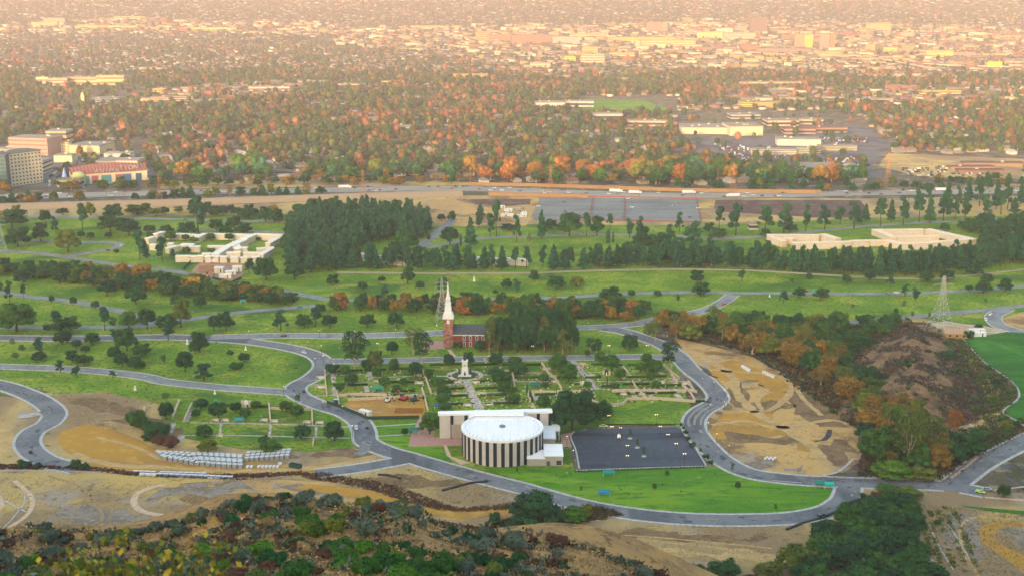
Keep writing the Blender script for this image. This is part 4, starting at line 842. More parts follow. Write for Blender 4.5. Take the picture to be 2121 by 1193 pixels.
for rec in CITY.replace('\n', '').split('|'):  # lit yellow and shaded grey faces carry sun and shade in their wall colours
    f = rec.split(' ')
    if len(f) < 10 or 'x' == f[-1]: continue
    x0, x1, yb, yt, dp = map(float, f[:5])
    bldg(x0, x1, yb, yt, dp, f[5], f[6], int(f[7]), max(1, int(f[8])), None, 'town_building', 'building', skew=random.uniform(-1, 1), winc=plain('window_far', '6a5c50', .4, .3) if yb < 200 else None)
    LABQ.append((bpy.data.objects[COL.objects[-1].parent.name] if COL.objects[-1].parent else None, ' '.join(f[9:]), x0, yb, None, 0))
# campanile
cg = G(173, 222); ch_ = VH(173, 222, 192); cp = thing('church_tower', 'slim cream bell tower with domed top in the suburb', 'tower', cg)
MB().box((0, 0, 0), (6, 6, ch_*.8)).build('shaft', wallmat('e0c48c'), cp); MB().lathe([(3, ch_*.8), (2.8, ch_*.88), (1.6, ch_*.96), (.1, ch_*1.03)], (0, 0, 0), 10).build('dome', wallmat('d8b884'), cp)
bldg(178, 208, 228, 219, 20, 'd4b8a4', 'b07468', 0, 1, 'pink walled church nave beside the bell tower', 'church_hall')
# ------------------------------------------------------------------ freeway, river, far roads
pathline([(-80,412),(0,409),(200,404),(430,398),(700,394),(850,391),(1000,392),(1200,400),(1400,405),(1600,404),(1800,400),(2000,397),(2250,393)], 36, ground_mat('freeway_concrete', 'a09a8e', [('8e887c', .08, .4, .6, 5, (.1, 1, 1))]), .12, 'freeway')
pathline([(-60,20),(0,22),(120,30),(250,39),(400,44),(560,52),(720,60),(900,72)], 70, M_pale, .3, 'freeway')
def wall_line(P, h, t_, mat, name, label, cat='wall', z=0, group=None, px=True):
    W_ = [G(*p) for p in P] if px else P; mb = MB()
    for a, b in zip(W_[:-1], W_[1:]):
        d = b-a; mb.box(((a.x+b.x)/2, (a.y+b.y)/2, z), (math.hypot(d.x, d.y)+t_*.98, t_, h), math.atan2(d.y, d.x))
    return tag(mb.build(name, mat), label, cat, group)
M_sw = plain('barrier_concrete', 'a8845c', .9, .1)
wall_line([(970,385),(1100,387),(1250,392),(1400,397),(1560,400),(1700,401)], 4.2, 1.2, M_sw, 'barrier_wall', 'long tan sound wall behind the freeway')
wall_line([(1015,405),(1120,408),(1216,410)], 4, 3, M_sw, 'overpass_parapet', 'short orange lit parapet in front of the freeway')
mb = MB(); L_ = catmull([G(*p) for p in [(-120,440),(0,437),(170,432),(335,428),(520,422),(700,416),(850,411),(960,408)]], 6)
A_ = ribbon(L_, 0, 12, .2, .2)
for i in range(len(L_)-1):
    a, b = A_[i][0], A_[i+1][0]; c, d = A_[i+1][1], A_[i][1]
    up = Vector((0, 0, 4.5)); mb.add([a, b, c+up, d+up], [(0,1,2,3)]); e, f = c+Vector((0, 9, 4.5)), d+Vector((0, 9, 4.5)); mb.add([d+up, c+up, e, f], [(0,1,2,3)])
tag(mb.build('riverbank', plain('bank_concrete', 'a89072', .9, .1)), kind='structure')
# elevated far ramps
for P, w_, lb in (([(1690,122),(1740,120),(1800,124),(1850,132),(1900,142),(1925,147)], 14, 'curving far ramp nearest the trees'), ([(1700,119),(1780,118),(1860,126),(1920,138),(2000,142),(2121,145),(2250,147)], 16, 'long far ramp running to right edge'), ([(950,95),(1000,100),(1080,112),(1000,92)][:3], 10, 'far ramp beside the pink apartments')):
    L_ = catmull([G(*p) for p in P], 5); A_ = ribbon(L_, w_/2, -w_/2, 9, 9); mb = MB(); pm = MB()
    for (a, b), (c, d) in zip(A_[:-1], A_[1:]):
        dn = Vector((0, 0, -2.2)); mb.add([a, b, d, c, a+dn, b+dn, d+dn, c+dn], [(0,1,2,3),(0,4,5,1),(1,5,6,2),(2,6,7,3),(3,7,4,0)]); m = (a+b)/2; pm.tube((m.x, m.y, 0), (m.x, m.y, 7), 1.1)
    rt = thing('overpass', 'pale concrete overpass, '+lb, 'overpass', (0, 0, 0)); mb.build('deck', plain('ramp_concrete', 'd4b088', .9, .1), rt); pm.build('pier', plain('ramp_concrete', '', 0), rt)

# ------------------------------------------------------------------ trees, houses and small blocks round them
rg = np.random.default_rng(5)
PALT = lina(['2b4422','213e2c','3a4c22','4a5024','5e4a24','6e5230','7a4c36','84583e','604630','4c5026'])
def treecols(x, y, px, py):
    n = len(x); c = clustern(x, y, 190, 5)+.5*clustern(x, y, 60, 8); r = rg.random(n)
    red = .06+.5*np.clip(c*1.7, -.25, .8)+.08*(px > 700)
    idx = np.where(r < red, 5+(rg.random(n)*4).astype(int), np.where(rg.random(n) < .2, 3+(rg.random(n)*2).astype(int), (rg.random(n)*3).astype(int)))
    return idx
def ok(x, y, px, py, houses=False):
    k = np.ones(len(x), bool)
    for P in BLOCK: k &= ~npin(px, py, P)
    for ax, ay, bx, by, dp in FOOT:
        L = math.hypot(bx-ax, by-ay); ux, uy = (bx-ax)/L, (by-ay)/L; u = (x-ax)*ux+(y-ay)*uy; v = -(x-ax)*uy+(y-ay)*ux
        k &= ~((u > -7) & (u < L+7) & (v > (-20 if not houses else -14)) & (v < dp+7))
    return k & (px > -60) & (px < 2180)
BIGT = []
for (n, y0, y1, tn, ts, sz) in ((25000, BASE, 3500, 40, .1, (9.5, 19)), (36000, 3500, 8800, 12, .2, (9, 20))):
    x, y = scatter(n, y0, y1, rg); z = npterr(x, y); px, py = npproj(x, y, z); k = ok(x, y, px, py)
    cm = np.zeros(len(x), bool)
    for P in COMM: cm |= npin(px, py, P)
    k &= ~cm | (rg.random(len(x)) < .3)
    hf = np.zeros(len(x), bool)
    for P in HALF: hf |= npin(px, py, P)
    k &= ~hf | (rg.random(len(x)) < .35)
    k &= (clustern(x, y, 85, 2)+.35 > rg.random(len(x))*.75) | (rg.random(len(x)) < .35)
    x, y, z, px, py = x[k], y[k], z[k], px[k], py[k]; idx = treecols(x, y, px, py)
    o = np.argsort(y); x, y, z, px, py, idx = x[o], y[o], z[o], px[o], py[o], idx[o]
    w = sz[0]+rg.random(len(x))**1.5*(sz[1]-sz[0]); h = w*(.75+.5*rg.random(len(x))); st = 0
    if y0 == BASE:
        st = 290
        for i in range(st):
            mt = ['dark','conif','green','olive','autumn','autumn','rust','rust','rust','mixgr'][idx[i]]
            sp_ = {'green': 'green','conif':'bluish green','dark':'dark green','olive':'olive green','autumn':'orange brown','rust':'rust red','mixgr':'yellow green'}[mt]
            t = tree('oak' if i % 3 else 'pine' if mt in ('dark', 'olive') else 'sparse', mt, px[i], py[i], w[i]*1.35, h[i]*1.35, sp_+' street tree', 'street_tree', 'tree', 'street trees of the near suburb', None, True, i % 4, at=Vector((x[i], y[i], 0)))
    TT = [small_crown(s_, tn, ts) for s_ in range(3)]; VV, QQ, CC, b = [], [], [], 0
    lot_ = np.arange(st, len(x))
    for s_ in range(3):
        j = lot_[lot_ % 3 == s_]; V, Q = place(TT[s_][0], TT[s_][1], x[j], y[j], z[j], rg.random(len(j))*6.3, w[j], w[j], h[j]); QQ.append(Q+b); VV.append(V); b += len(V)
        CC.append(np.repeat(PALT[idx[j]]*(.75+.5*rg.random(len(j)))[:, None], len(TT[s_][0]), 0))
    tag(link(bpy.data.objects.new('suburban_trees', npmesh('suburban_trees', np.concatenate(VV), np.concatenate(QQ), M_tint, np.concatenate(CC)))), 'trees of the wide suburb reaching to the hills' if st else 'hazy trees on the far slopes', 'trees', kind='stuff')
# houses
ROOFC = lina(['524e4a','6a655e','705c4c','484644','7c766c','6c4c3a','5c5852','8c877c']); WALC = lina(['93886f','a09880','84755e','958a70','c4bba6'])
M_roofs = [plain('roof_'+n, c, .9, .1) for n, c in (('grey', '76726c'), ('tan', '8a7c6a'), ('terracotta', '86604a'), ('pale', 'a09a90'))]
M_walls = [plain('wall_'+n, c, .8, .1) for n, c in (('cream', 'b0a488'), ('white', 'c4c0b4'), ('sand', '9a8a6e'), ('grey', '88847c'))]
hm_ = {}
for i in range(16):
    wm = MB(); wm.add(HV[:8]*np.array([1, 1, 1]), [(0,1,5,4),(1,2,6,5),(2,3,7,6),(3,0,4,7)]); 
    for xx in (-.3, 0, .3): wm.box((xx, -.505, .2), (.12, .02, .22), 0, 1)
    rm = MB(); rm.add([HV[8],HV[9],HV[10],HV[11],HV[12],HV[13]], [(0,1,5,4),(2,3,4,5),(1,2,5),(3,0,4)]); rm.box((.2, .1, .7), (.06, .08, .3))
    hm_[i] = (wm.mesh('wall', [M_walls[i % 4], plain('window_dark', '3a4048', .3, .5)]), rm.mesh('roof', M_roofs[i//4]))
x, y = scatter(9500, BASE, 4100, rg)
a0 = R(20)
u = np.round((x*math.cos(a0)+y*math.sin(a0))/21)*21+rg.normal(size=len(x))*1.2; v = np.round((-x*math.sin(a0)+y*math.cos(a0))/33)*33+rg.normal(size=len(x))*2.5
uv = np.unique(np.stack([np.round(u/21), np.round(v/33)], 1), axis=0, return_index=True)[1]; u, v = u[uv], v[uv]
x = u*math.cos(a0)-v*math.sin(a0); y = u*math.sin(a0)+v*math.cos(a0); px, py = npproj(x, y, 0); k = ok(x, y, px, py, True) & (y > BASE)
for P in HALF: k &= ~npin(px, py, P)
x, y, px, py = x[k], y[k], px[k], py[k]; o = np.argsort(y); x, y, px, py = x[o], y[o], px[o], py[o]
for i in range(260):
    hh = thing('house', None, 'house', (x[i], y[i], 0), a0+(i*7 % 3 == 0)*1.57+random.uniform(-.05, .05), 'houses of the near suburb', (random.uniform(13, 17), random.uniform(9, 12), random.uniform(5.5, 7.5)))
    j = random.randrange(16); link(bpy.data.objects.new('wall', hm_[j][0]), hh); link(bpy.data.objects.new('roof', hm_[j][1]), hh)
    LABQ.append((hh, ['cream','white','sand coloured','grey'][j % 4]+' house with '+['grey','tan','terracotta','pale'][j//4]+' roof', px[i], py[i], None, 6))
x, y = x[260:], y[260:]; kk = rg.random(len(x)) < .66; x, y = x[kk], y[kk]; n2 = 6500; xf, yf = scatter(n2, 4100, 8800, rg); x = np.concatenate([x, xf]); y = np.concatenate([y, yf]); z = npterr(x, y); n = len(x)
far = y > 4100
V, Q = place(HV, HQ3, x, y, z, a0+(rg.random(n) < .3)*1.57, 12+5*rg.random(n)+far*6, 9+3*rg.random(n)+far*4, 6+2.5*rg.random(n)+far*1.5)
rc = ROOFC[rg.integers(0, len(ROOFC), n)]; wc = WALC[rg.integers(0, len(WALC), n)]
C = np.concatenate([np.repeat(wc[:, None], 8, 1), np.repeat(rc[:, None], 6, 1)], 1).reshape(-1, 3)
tag(link(bpy.data.objects.new('distant_houses', npmesh('distant_houses', V, Q, M_tint2, C))), 'small houses of the far suburb', 'houses', kind='stuff')
# small business blocks filling the commercial quarters
x, y = scatter(5200, 2000, 6600, rg); z = npterr(x, y); px, py = npproj(x, y, z); cm = np.zeros(len(x), bool)
for P in COMM: cm |= npin(px, py, P)
k2 = ok(x, y, px, py, True); cm &= k2
for P in HALF: cm &= ~npin(px, py, P)
x, y, z, px, py = x[cm], y[cm], z[cm], px[cm], py[cm]; n = len(x)
V, Q = place(BV, BQ, x, y, z, np.full(n, R(-12))+(rg.random(n) < .2)*.3, 18+45*rg.random(n)**2, 15+25*rg.random(n), 5+7*rg.random(n)**2+(y > 4000)*6*rg.random(n)**2)
wc = lina(['b0a078','988868','86765e','b4a888','74624e','80523e','9a7e50'])[rg.integers(0, 7, n)]; rc = lina(['7c7668','6c655a','8e8678','5c5850'])[rg.integers(0, 4, n)]
C = np.concatenate([np.repeat(wc[:, None], 8, 1), np.repeat(rc[:, None], 4, 1)], 1).reshape(-1, 3)
tag(link(bpy.data.objects.new('distant_blocks', npmesh('distant_blocks', V, Q, M_tint2, C))), 'low business blocks of the far town', 'buildings', kind='stuff')

M_lotg = ground_mat('car_park_ground', '5f6062', [('6c6b68', .05, .4, .62, 6), ('4c4f52', .02, .5, .6, 3)])
for P in ([(90,388),(200,392),(330,378),(320,330),(280,312),(190,322),(60,322),(-60,322),(-60,392)], [(1400,284),(1600,284),(1700,262),(1790,262),(1850,300),(1800,345),(1660,372),(1500,335),(1400,300)], [(1640,372),(1830,366),(1800,340),(1680,340)]): sheet('car_park', P, .05, M_lotg, 4)
def lotcars(P, n, seed):
    rg_ = np.random.default_rng(seed); W_ = [G(*p) for p in P]; y = rg_.uniform(min(p.y for p in W_), max(p.y for p in W_), n*3); y = np.round(y/16)*16; x = rg_.uniform(min(p.x for p in W_), max(p.x for p in W_), n*3); x = np.round(x/2.8)*2.8
    px, py = npproj(x, y, 0); k = npin(px, py, P) & ok_foot(x, y); x, y = x[k][:n], y[k][:n]; m = len(x); V, Q = place(BV, BQ[:5], x, y, np.full(m, .1), np.full(m, .02), np.full(m, 1.9), np.full(m, 4.5), np.full(m, 1.5)); c = lina(['b8bcc0','9a9ea2','4a4e54','2e3238','7a2c2c','34466a','c8c8c4'])[rg_.integers(0, 7, m)]
    return V, Q, np.repeat(c, 12, 0)
def ok_foot(x, y):
    k = np.ones(len(x), bool)
    for ax, ay, bx, by, dp in FOOT:
        L = math.hypot(bx-ax, by-ay); ux, uy = (bx-ax)/L, (by-ay)/L; u = (x-ax)*ux+(y-ay)*uy; v = -(x-ax)*uy+(y-ay)*ux; k &= ~((u > -3) & (u < L+3) & (v > -3) & (v < dp+3))
    return k
VV, QQ, CC, b = [], [], [], 0
for i, P in enumerate(([(95,388),(200,390),(320,376),(300,330),(200,318),(95,350)], [(1480,300),(1600,305),(1640,330),(1500,335)], [(1700,330),(1790,325),(1800,345),(1690,348)], [(1640,285),(1800,285),(1800,300),(1640,300)], [(1860,350),(1960,345),(2100,368),(1900,372)])):
    V, Q, c = lotcars(P, 130, i); VV.append(V); QQ.append(Q+b); CC.append(c); b += len(V)
tag(link(bpy.data.objects.new('distant_parked_cars', npmesh('distant_parked_cars', np.concatenate(VV), np.concatenate(QQ), M_tint2, np.concatenate(CC)))), 'cars parked in the far lots', 'cars', kind='stuff')
# ================================================================== THE PARK'S BUILDINGS AND GARDENS
# --- round hall
M_hallw = plain('hall_panel', 'c8c1b6', .85, .1, .08, .3); M_hdark = plain('hall_dark', '1c242e', .6, .3, .1); M_white = plain('roof_membrane', 'f2f1ec', .7, .2, .05, .15); M_trimw = plain('white_trim', 'dcdcd8', .6, .2, .05)
m = mpp(1040, 940); RD = 84*m*1.0; c0 = G(1040, 967); HC = Vector((c0.x, c0.y+RD, 0)); HH = VH(1040, 967, 912.5)
hall = thing('round_hall', 'round windowless hall with white roof and dark vertical strips beside the parking lot', 'hall', HC)
prof = [(RD, -1), (RD, HH-1.2)]; mb = MB(); mb.lathe(prof, (0, 0, 0), 72); mb.build('wall', M_hallw, hall)
mb = MB(); mb.lathe([(RD+.25, HH-1.2), (RD+.25, HH), (RD-.5, HH), (RD-.5, HH-.35), (.1, HH-.2)], (0, 0, 0), 72); mb.build('roof', M_white, hall)
sm = None
for i in range(33):
    a = R(1.2)+i*2*math.pi/33-math.pi/2
    if not sm: sm = MB().box((0, 0, 0), (.35, RD*R(5.0), HH-1.25)).mesh('wall_strip', M_hdark)
    o = link(bpy.data.objects.new('wall_strip', sm), hall); o.location = (RD*math.cos(a), RD*math.sin(a), -.02); o.rotation_euler = (0, 0, a)
vm = MB().box((0, 0, 0), (.45, .45, .3)).mesh('roof_vent', plain('vent_pale', 'a4a4a2', .6, .3)); plain('vent_grey', '77787a', .6, .3)
for i in range(40):
    a = i*2*math.pi/40+.05; o = link(bpy.data.objects.new('roof_vent', vm), hall); o.location = ((RD-2)*math.cos(a), (RD-2)*math.sin(a), HH-.34)
for k_ in range(-4, 5): MB().box((k_*4.4, 0, HH-.32), (.12, 2*math.sqrt((RD-1.2)**2-(k_*4.4)**2), .12)).build('roof_seam', plain('seam_grey', 'dcdcd6', .8, .1), hall)
MB().lathe([(1.6, HH-.3), (1.6, HH+.6), (.9, HH+.9), (.1, HH+1)], (0, 0, 0), 12).build('roof_hatch', plain('vent_grey', '', 0), hall)
a, b = G(911, 908), G(1141, 902); d = b-a; L = math.hypot(d.x, d.y); rz = math.atan2(d.y, d.x); SH = VH(911, 908, 857)
sl_ = thing('hall_wing', 'long thin grey wing with white roof strip behind the round hall', 'building', (a+b)/2, rz)
MB().box((0, 2.2, -1), (L, 4.2, SH)).build('wall', M_hallw, sl_); MB().box((0, 2.2, SH-1), (L+1.6, 5, 1.1)).build('roof', M_white, sl_)
for f in (.11, .235, .76, .885, .99): MB().box((-L/2+f*L, -.12, 0), (1.7, .3, SH-1.1)).build('wall_strip', M_hdark, sl_)
MB().box((-L/2+9, -.15, .3), (5, .25, 8)).build('door', plain('hall_door', 'a89e90', .7, .2), sl_)
for sx, w_, yy, hh_ in ((-2.5, 32, 15, HH-.5), (-2, 27, 19, HH+.6)):
    o = MB(); o.box((sx, yy+.5, -1), (w_, 8, hh_+1)); o = o.build('link_block', M_hallw, hall); MB().box((sx, yy+.5, hh_), (w_+.6, 8.6, .5)).build('link_roof', M_white, hall)
def annex(x0, x1, yb, yt, dep, lbl, door=True):
    a, b = G(x0, yb), G(x1, yb); h = VH(x0, yb, yt); L = b.x-a.x; t = thing('hall_annex', lbl, 'building', ((a.x+b.x)/2, a.y, 0))
    MB().box((0, dep/2, -.5), (L, dep, h)).build('wall', plain('annex_wall', 'aba59c', .85, .1, .08, .3), t); MB().box((0, dep/2, h-.5), (L+.5, dep+.5, .6)).build('roof', M_white, t)
    if door: MB().box((-L*.3, -.08, 0), (1.8, .2, 2.6)).build('door', plain('door_dark', '5a5450', .6, .3), t); MB().box((L*.28, -.08, .5), (2.6, .2, 2.4)).build('window', M_win, t)
    return t, L, h
annex(1124, 1150, 928, 907, 20, 'flat roofed annex at the right side of the round hall')
annex(1092, 1128, 964, 948, 12, 'low grey annex touching the round hall at its lower right', False)
annex(1128, 1166, 964, 943, 17, 'white roofed annex at the lower right corner of the round hall')
a, b = G(1138, 911), G(1158, 911); h = VH(1140, 911, 889); t = thing('portico', 'small white open portico beside the round hall', 'porch', ((a.x+b.x)/2, a.y, 0)); L = b.x-a.x
MB().box((0, 4, h-.8), (L+1, 9, .8)).build('roof', M_white, t)
for sx in (-1, -.33, .33, 1):
    for sy in (0, 8): MB().box((sx*L/2, sy, 0), (.35, .35, h-.8)).build('column', M_trimw, t)
# --- brick church
M_brk, nt, bs = newmat('red_brick', .9, .1)
bt = N(nt, 'ShaderNodeTexBrick'); bt.inputs['Scale'].default_value = 2.2; bt.inputs['Color1'].default_value = lin('7c3c30'); bt.inputs['Color2'].default_value = lin('8a4838'); bt.inputs['Mortar'].default_value = lin('a88070'); bt.inputs['Mortar Size'].default_value = .012
tc = N(nt, 'ShaderNodeTexCoord'); nt.links.new(tc.outputs['Object'], bt.inputs['Vector']); nt.links.new(mixc(nt, ramp(nt, noise(nt, .4, 5), .35, .7), bt.outputs['Color'], lin('70382c')), bs.inputs['Base Color'])
M_slate = plain('slate', '4a5458', .8, .2, .2, .5)
tw0, tw1 = G(919, 718.5), G(938.5, 718.5); tw = tw1.x-tw0.x; V_ = lambda y: VH(928, 718.5, y)
ch = thing('church', 'red brick church with tall white steeple and grey slate roof', 'church', ((tw0.x+tw1.x)/2, tw0.y, 0))
th = V_(660.5); cy = tw/2
MB().box((0, cy, -.5), (tw, tw, th+.5)).build('tower', M_brk, ch)
st = thing('x', None, None); bpy.data.objects.remove(st)
s_ = MB(); s_.box((0, cy, th), (tw+1.2, tw+1.2, V_(657)-th)); s_.box((0, cy, V_(657)), (tw+.3, tw+.3, V_(650)-V_(657)), 0, 0, .96); s_.box((0, cy, V_(650)), (tw*.84, tw*.84, V_(641)-V_(650)), 0, 0, .78)
stp = s_.build('steeple', M_trimw, ch)
s2 = MB(); s2.box((0, cy, V_(641)), (tw*.58, tw*.58, V_(631)-V_(641)), 0, 0, .95); s2.box((0, cy, V_(631)), (tw*.64, tw*.64, .5)); s2.build('belfry', M_trimw, stp)
lan = MB()
for ax in (-1, 1):
    for ay in (-1, 1): lan.box((ax*tw*.18, cy+ay*tw*.18, V_(631)+.5), (.75, .75, V_(621)-V_(631)-.5))
lan.box((0, cy, V_(621)), (tw*.5, tw*.5, .8)); lan.box((0, cy, V_(631)+.5), (1.2, 1.2, V_(621)-V_(631)-.5)); lan.build('lantern', M_trimw, stp)
MB().lathe([(tw*.24, V_(621)+.8), (tw*.17, V_(614)), (tw*.1, V_(605)), (.12, V_(586))], (0, cy, 0), 8, rot=R(22.5)).build('spire', M_trimw, stp)
wv = MB(); wv.tube((0, cy, V_(586)), (0, cy, V_(580)), .1); wv.box((0, cy, V_(582.5)), (1.3, .12, .7)); wv.build('weather_vane', plain('gilt', 'a87838', .5, .5), stp)
pm_ = MB().box((0, 0, 0), (.5, .5, 1.7), 0, 0, .6).mesh('pinnacle', M_trimw)
for ax in (-1, 1):
    for ay in (-1, 1):
        o = link(bpy.data.objects.new('pinnacle', pm_), stp); o.location = (ax*tw*.5, cy+ay*tw*.5, V_(657)+.2)
        o = link(bpy.data.objects.new('pinnacle', pm_), stp); o.location = (ax*tw*.34, cy+ay*tw*.34, V_(641)); o.scale = (.8, .8, .8)
MB().box((0, -.08, V_(670)), (1.8, .25, V_(662.5)-V_(670))).build('tower_window', M_trimw, ch); MB().box((.1, -.08, V_(685)), (1.1, .2, 1.2)).build('tower_window', plain('niche', 'a08076', .8, .1), ch)
n0, n1 = tw/2, tw/2+(1015-938)*mpp(975, 718); eh = V_(693); NW = 15
MB().box(((n0+n1)/2, NW/2+.6, -.5), (n1-n0, NW, eh+.5)).build('wall', M_brk, ch)
rh = VH(960, 718.5-12, 671)*.99; rf = MB(); y0_, ym, y1_ = -.1, NW/2+.6, NW+1.3; hr = eh+5.6
rf.add([(n0, y0_, eh-.1), (n1+.8, y0_, eh-.1), (n1+.8, ym, hr), (n0, ym, hr), (n0, y1_, eh-.1), (n1+.8, y1_, eh-.1)], [(0,1,2,3), (3,2,5,4), (1,5,2), (0,3,4)]); rf.build('roof', M_slate, ch)
MB().box(((n0+n1)/2+.4, -.02, eh-.45), (n1-n0+1, .5, .45)).build('cornice', M_trimw, ch)
wf_ = MB().box((0, 0, 0), (1.9, .22, 3.3)).mesh('window', M_trimw); wg_ = MB().box((0, 0, 0), (1.35, .1, 2.7)).mesh('pane', plain('dark_pane', '3c4650', .3, .5))
for x in (961.5, 974.5, 987.5, 1000.5):
    for y in (704.5, 717):
        w_ = link(bpy.data.objects.new('window', wf_), ch); w_.location = ((x-928.7)*mpp(960, 718), .5, V_(y)); p_ = link(bpy.data.objects.new('pane', wg_), w_); p_.location = (0, -.12, .3)
# --- white column monument with bronze figures
g0 = G(963, 777); mo = thing('monument', 'white stone monument with tall pedestal in a round flower bed', 'monument', g0); mv = lambda y: VH(963, 777, y); mm = mpp(963, 777)
b_ = MB(); b_.box((0, 0, 0), (26*mm, 24*mm*.8, 1.2)); b_.build('base', M_trimw, mo)
b_ = MB(); b_.box((0, 0, 1.2), (14*mm, 14*mm, mv(762)-1.2), 0, 0, .9); b_.box((0, 0, mv(762)), (11*mm, 11*mm, mv(748)-mv(762)), 0, 0, .93); b_.box((0, 0, mv(748)), (13*mm, 13*mm, mv(745.5)-mv(748))); b_.build('pedestal', M_trimw, mo)
M_brz = plain('bronze', '34423f', .6, .4, .2, 2)
b_ = MB(); b_.lathe([(.9, 0), (.9, .25), (.05, .3)], (0, -5.3*mm, mv(755)), 12); b_.build('medallion', M_brz, mo)
def statue(x, y, z, h, lab, seated=False, loc=None):
    t = MB(); k = h/1.8
    if seated: t.lathe([(.42, 0), (.4, .5), (.3, .7), (.26, 1.0), (.2, 1.3), (.08, 1.42), (.11, 1.5), (.13, 1.6), (.1, 1.72), (.02, 1.78)], n=10)
    else: t.lathe([(.3, 0), (.26, .5), (.22, .9), (.27, 1.2), (.3, 1.4), (.12, 1.5), (.08, 1.53), (.12, 1.62), (.12, 1.7), (.03, 1.8)], n=10)
    t.tube((.26, 0, 1.35), (.36, -.05, .95), .07, .05); t.tube((-.26, 0, 1.35), (-.34, -.12, .98), .07, .05); t.tube((-.34, -.12, .98), (-.2, -.32, 1.02), .05, .04); t.tube((.36, -.05, .95), (.3, -.25, .85), .05, .04)
    o = t.build('statue', M_brz); o.location = loc or (g0.x+x, g0.y+y, z); o.scale = (k, k, k); tag(o, lab, 'statue'); return o
statue(0, 0, mv(745.5), 5.2, 'dark bronze standing figure on top of the white monument')
statue(-11*mm, -1, 1.2, 4.2, 'dark seated bronze figure left of the monument pedestal', True); statue(11*mm, -1, 1.2, 4.2, 'dark seated bronze figure right of the monument pedestal', True); statue(0, -10*mm, 1.2, 2.6, 'small dark bronze figure at the front of the monument', True)
def disc(c, r0, r1, z, mat, name='path', n=40):
    mb = MB(); vs = []
    for i in range(n): a = 2*math.pi*i/n; vs += [(c.x+r0*math.cos(a), c.y+r0*math.sin(a), z), (c.x+r1*math.cos(a), c.y+r1*math.sin(a), z)]
    mb.add(vs, [(2*i, 2*i+1, (2*i+3) % (2*n), (2*i+2) % (2*n)) for i in range(n)]); return tag(mb.build(name, mat), kind='structure')
disc(g0, 27.5*mm, 38*mm, .09, M_conc); disc(g0, .1, 27*mm, .1, ground_mat('flower_bed', '2f5a1c', [('6a3a28', .5, .5, .62, 4), ('3c6a20', 1, .5, .7)]), 'flower_bed')
# white figures standing about the lawns
M_marb = plain('marble', 'dedcd4', .6, .2, .05)
for x, y, h in ((388, 713, 12), (509, 725, 9), (280, 808, 11), (445, 816, 10), (982, 583, 11), (1594, 615, 7)):
    g = G(x, y); k = VH(x, y, y-h); t = thing('marble_statue', None, 'statue', g); MB().box((0, 0, 0), (k*.42, k*.42, k*.3)).build('plinth', M_marb, t); MB().lathe([(k*.16, k*.3), (k*.13, k*.6), (k*.15, k*.8), (k*.05, k*.86), (k*.07, k*.93), (.01, k)], n=8).build('figure', M_marb, t); LABQ.append((t, 'small white marble statue on the lawn', x, y, None, 2))
# --- walled courts (left white, right peach), and pale walls behind the conifers
def crypt(ox, oy, sc, L, th_, h, wallc, roofc, lab, group):
    for s in L.split(';'):
        v = [float(q) for q in s.split()]
        if len(v) < 4: continue
        a, b = G(ox+v[0]/sc, oy+v[1]/sc), G(ox+v[2]/sc, oy+v[3]/sc); d = b-a; LL = math.hypot(d.x, d.y); t_ = v[4] if len(v) > 4 else th_; hh = h+random.uniform(-.4, .5)
        t = thing('crypt_wall', None, 'wall', (a+b)/2, math.atan2(d.y, d.x), group)
        MB().box((0, t_/2, 0), (LL, t_, hh)).build('wall', wallc, t); MB().box((0, t_/2, hh), (LL+.7, t_+.7, .45)).build('roof', roofc, t)
        for k in range(int(LL/7)):
            MB().box((-LL/2+3.5+k*7, -.04, .5), (4.4, .14, hh-1.4)).build('niche_panel', plain('niche_pale', 'cfc6ba', .8, .1, .15, 1.2), t)
        LABQ.append((t, lab, (2*ox+(v[0]+v[2])/sc)/2, (2*oy+(v[1]+v[3])/sc)/2, None, h))
M_cw, M_cr = plain('court_wall', 'd2c3a6', .85, .1, .1, .3), plain('court_roof', 'e6e0d0', .8, .1, .08, .3)
crypt(300, 460, 7.07, '190 262 310 225;310 262 640 268;650 268 800 285;800 305 920 250;930 262 1300 270;1310 262 1550 275;1560 262 1400 330 7;1400 340 1180 440 8;1170 440 980 560 7;1590 268 2010 285;70 415 175 425;330 410 410 412;510 420 690 425 9;640 450 805 450;920 440 1180 440;450 592 660 592;670 600 860 592;840 560 960 560;960 600 1080 600 8;1320 465 1500 465;1650 478 1900 460;1100 602 1200 602;1255 602 1370 602;1410 612 1500 606;1570 612 1690 606;1200 540 1400 540;1440 540 1700 545;1740 560 1890 470;1840 400 2000 310;1290 365 1310 480 6;360 470 510 430;60 330 170 300;880 600 1020 600 6', 5, 5.2, M_cw, M_cr, 'cream crypt wall with white flat top', 'walls of the left white court complex')
M_pw, M_pr = plain('peach_wall', 'd6bda0', .85, .1, .1, .3), plain('peach_roof', 'e4d2b8', .8, .1, .08, .3)
crypt(1560, 460, 4.419, '125 190 260 235 6;130 178 600 180;600 170 745 215 7;360 255 800 248 6;800 245 900 240;905 235 1060 230;1065 225 1190 225;1095 128 1560 122;1565 118 1990 215 8;1345 260 1640 252;1645 245 1990 218;1190 225 1340 262 7;1095 125 1250 190 7;1320 190 1700 185;270 200 360 212', 5, 5.6, M_pw, M_pr, 'peach crypt wall with pale flat top', 'walls of the right peach court complex')
crypt(0, 0, 1, '742 540 800 548;805 549 838 552;985 548 1035 550;1045 549 1092 552;1238 549 1276 550;1398 552 1411 553;1455 549 1475 550', 4, 6, plain('far_pale_wall', 'd8d4cc', .8, .1), plain('far_pale_roof', 'e2dfd8', .8, .1), 'pale wall glimpsed between the conifers', 'pale walls behind the conifer belt')
bldg(1552, 1571, 477, 462, 10, 'd8d4c8', 'd8cfc0', 1, 5, 'small white gate house in front of the dark field', 'gate_house')
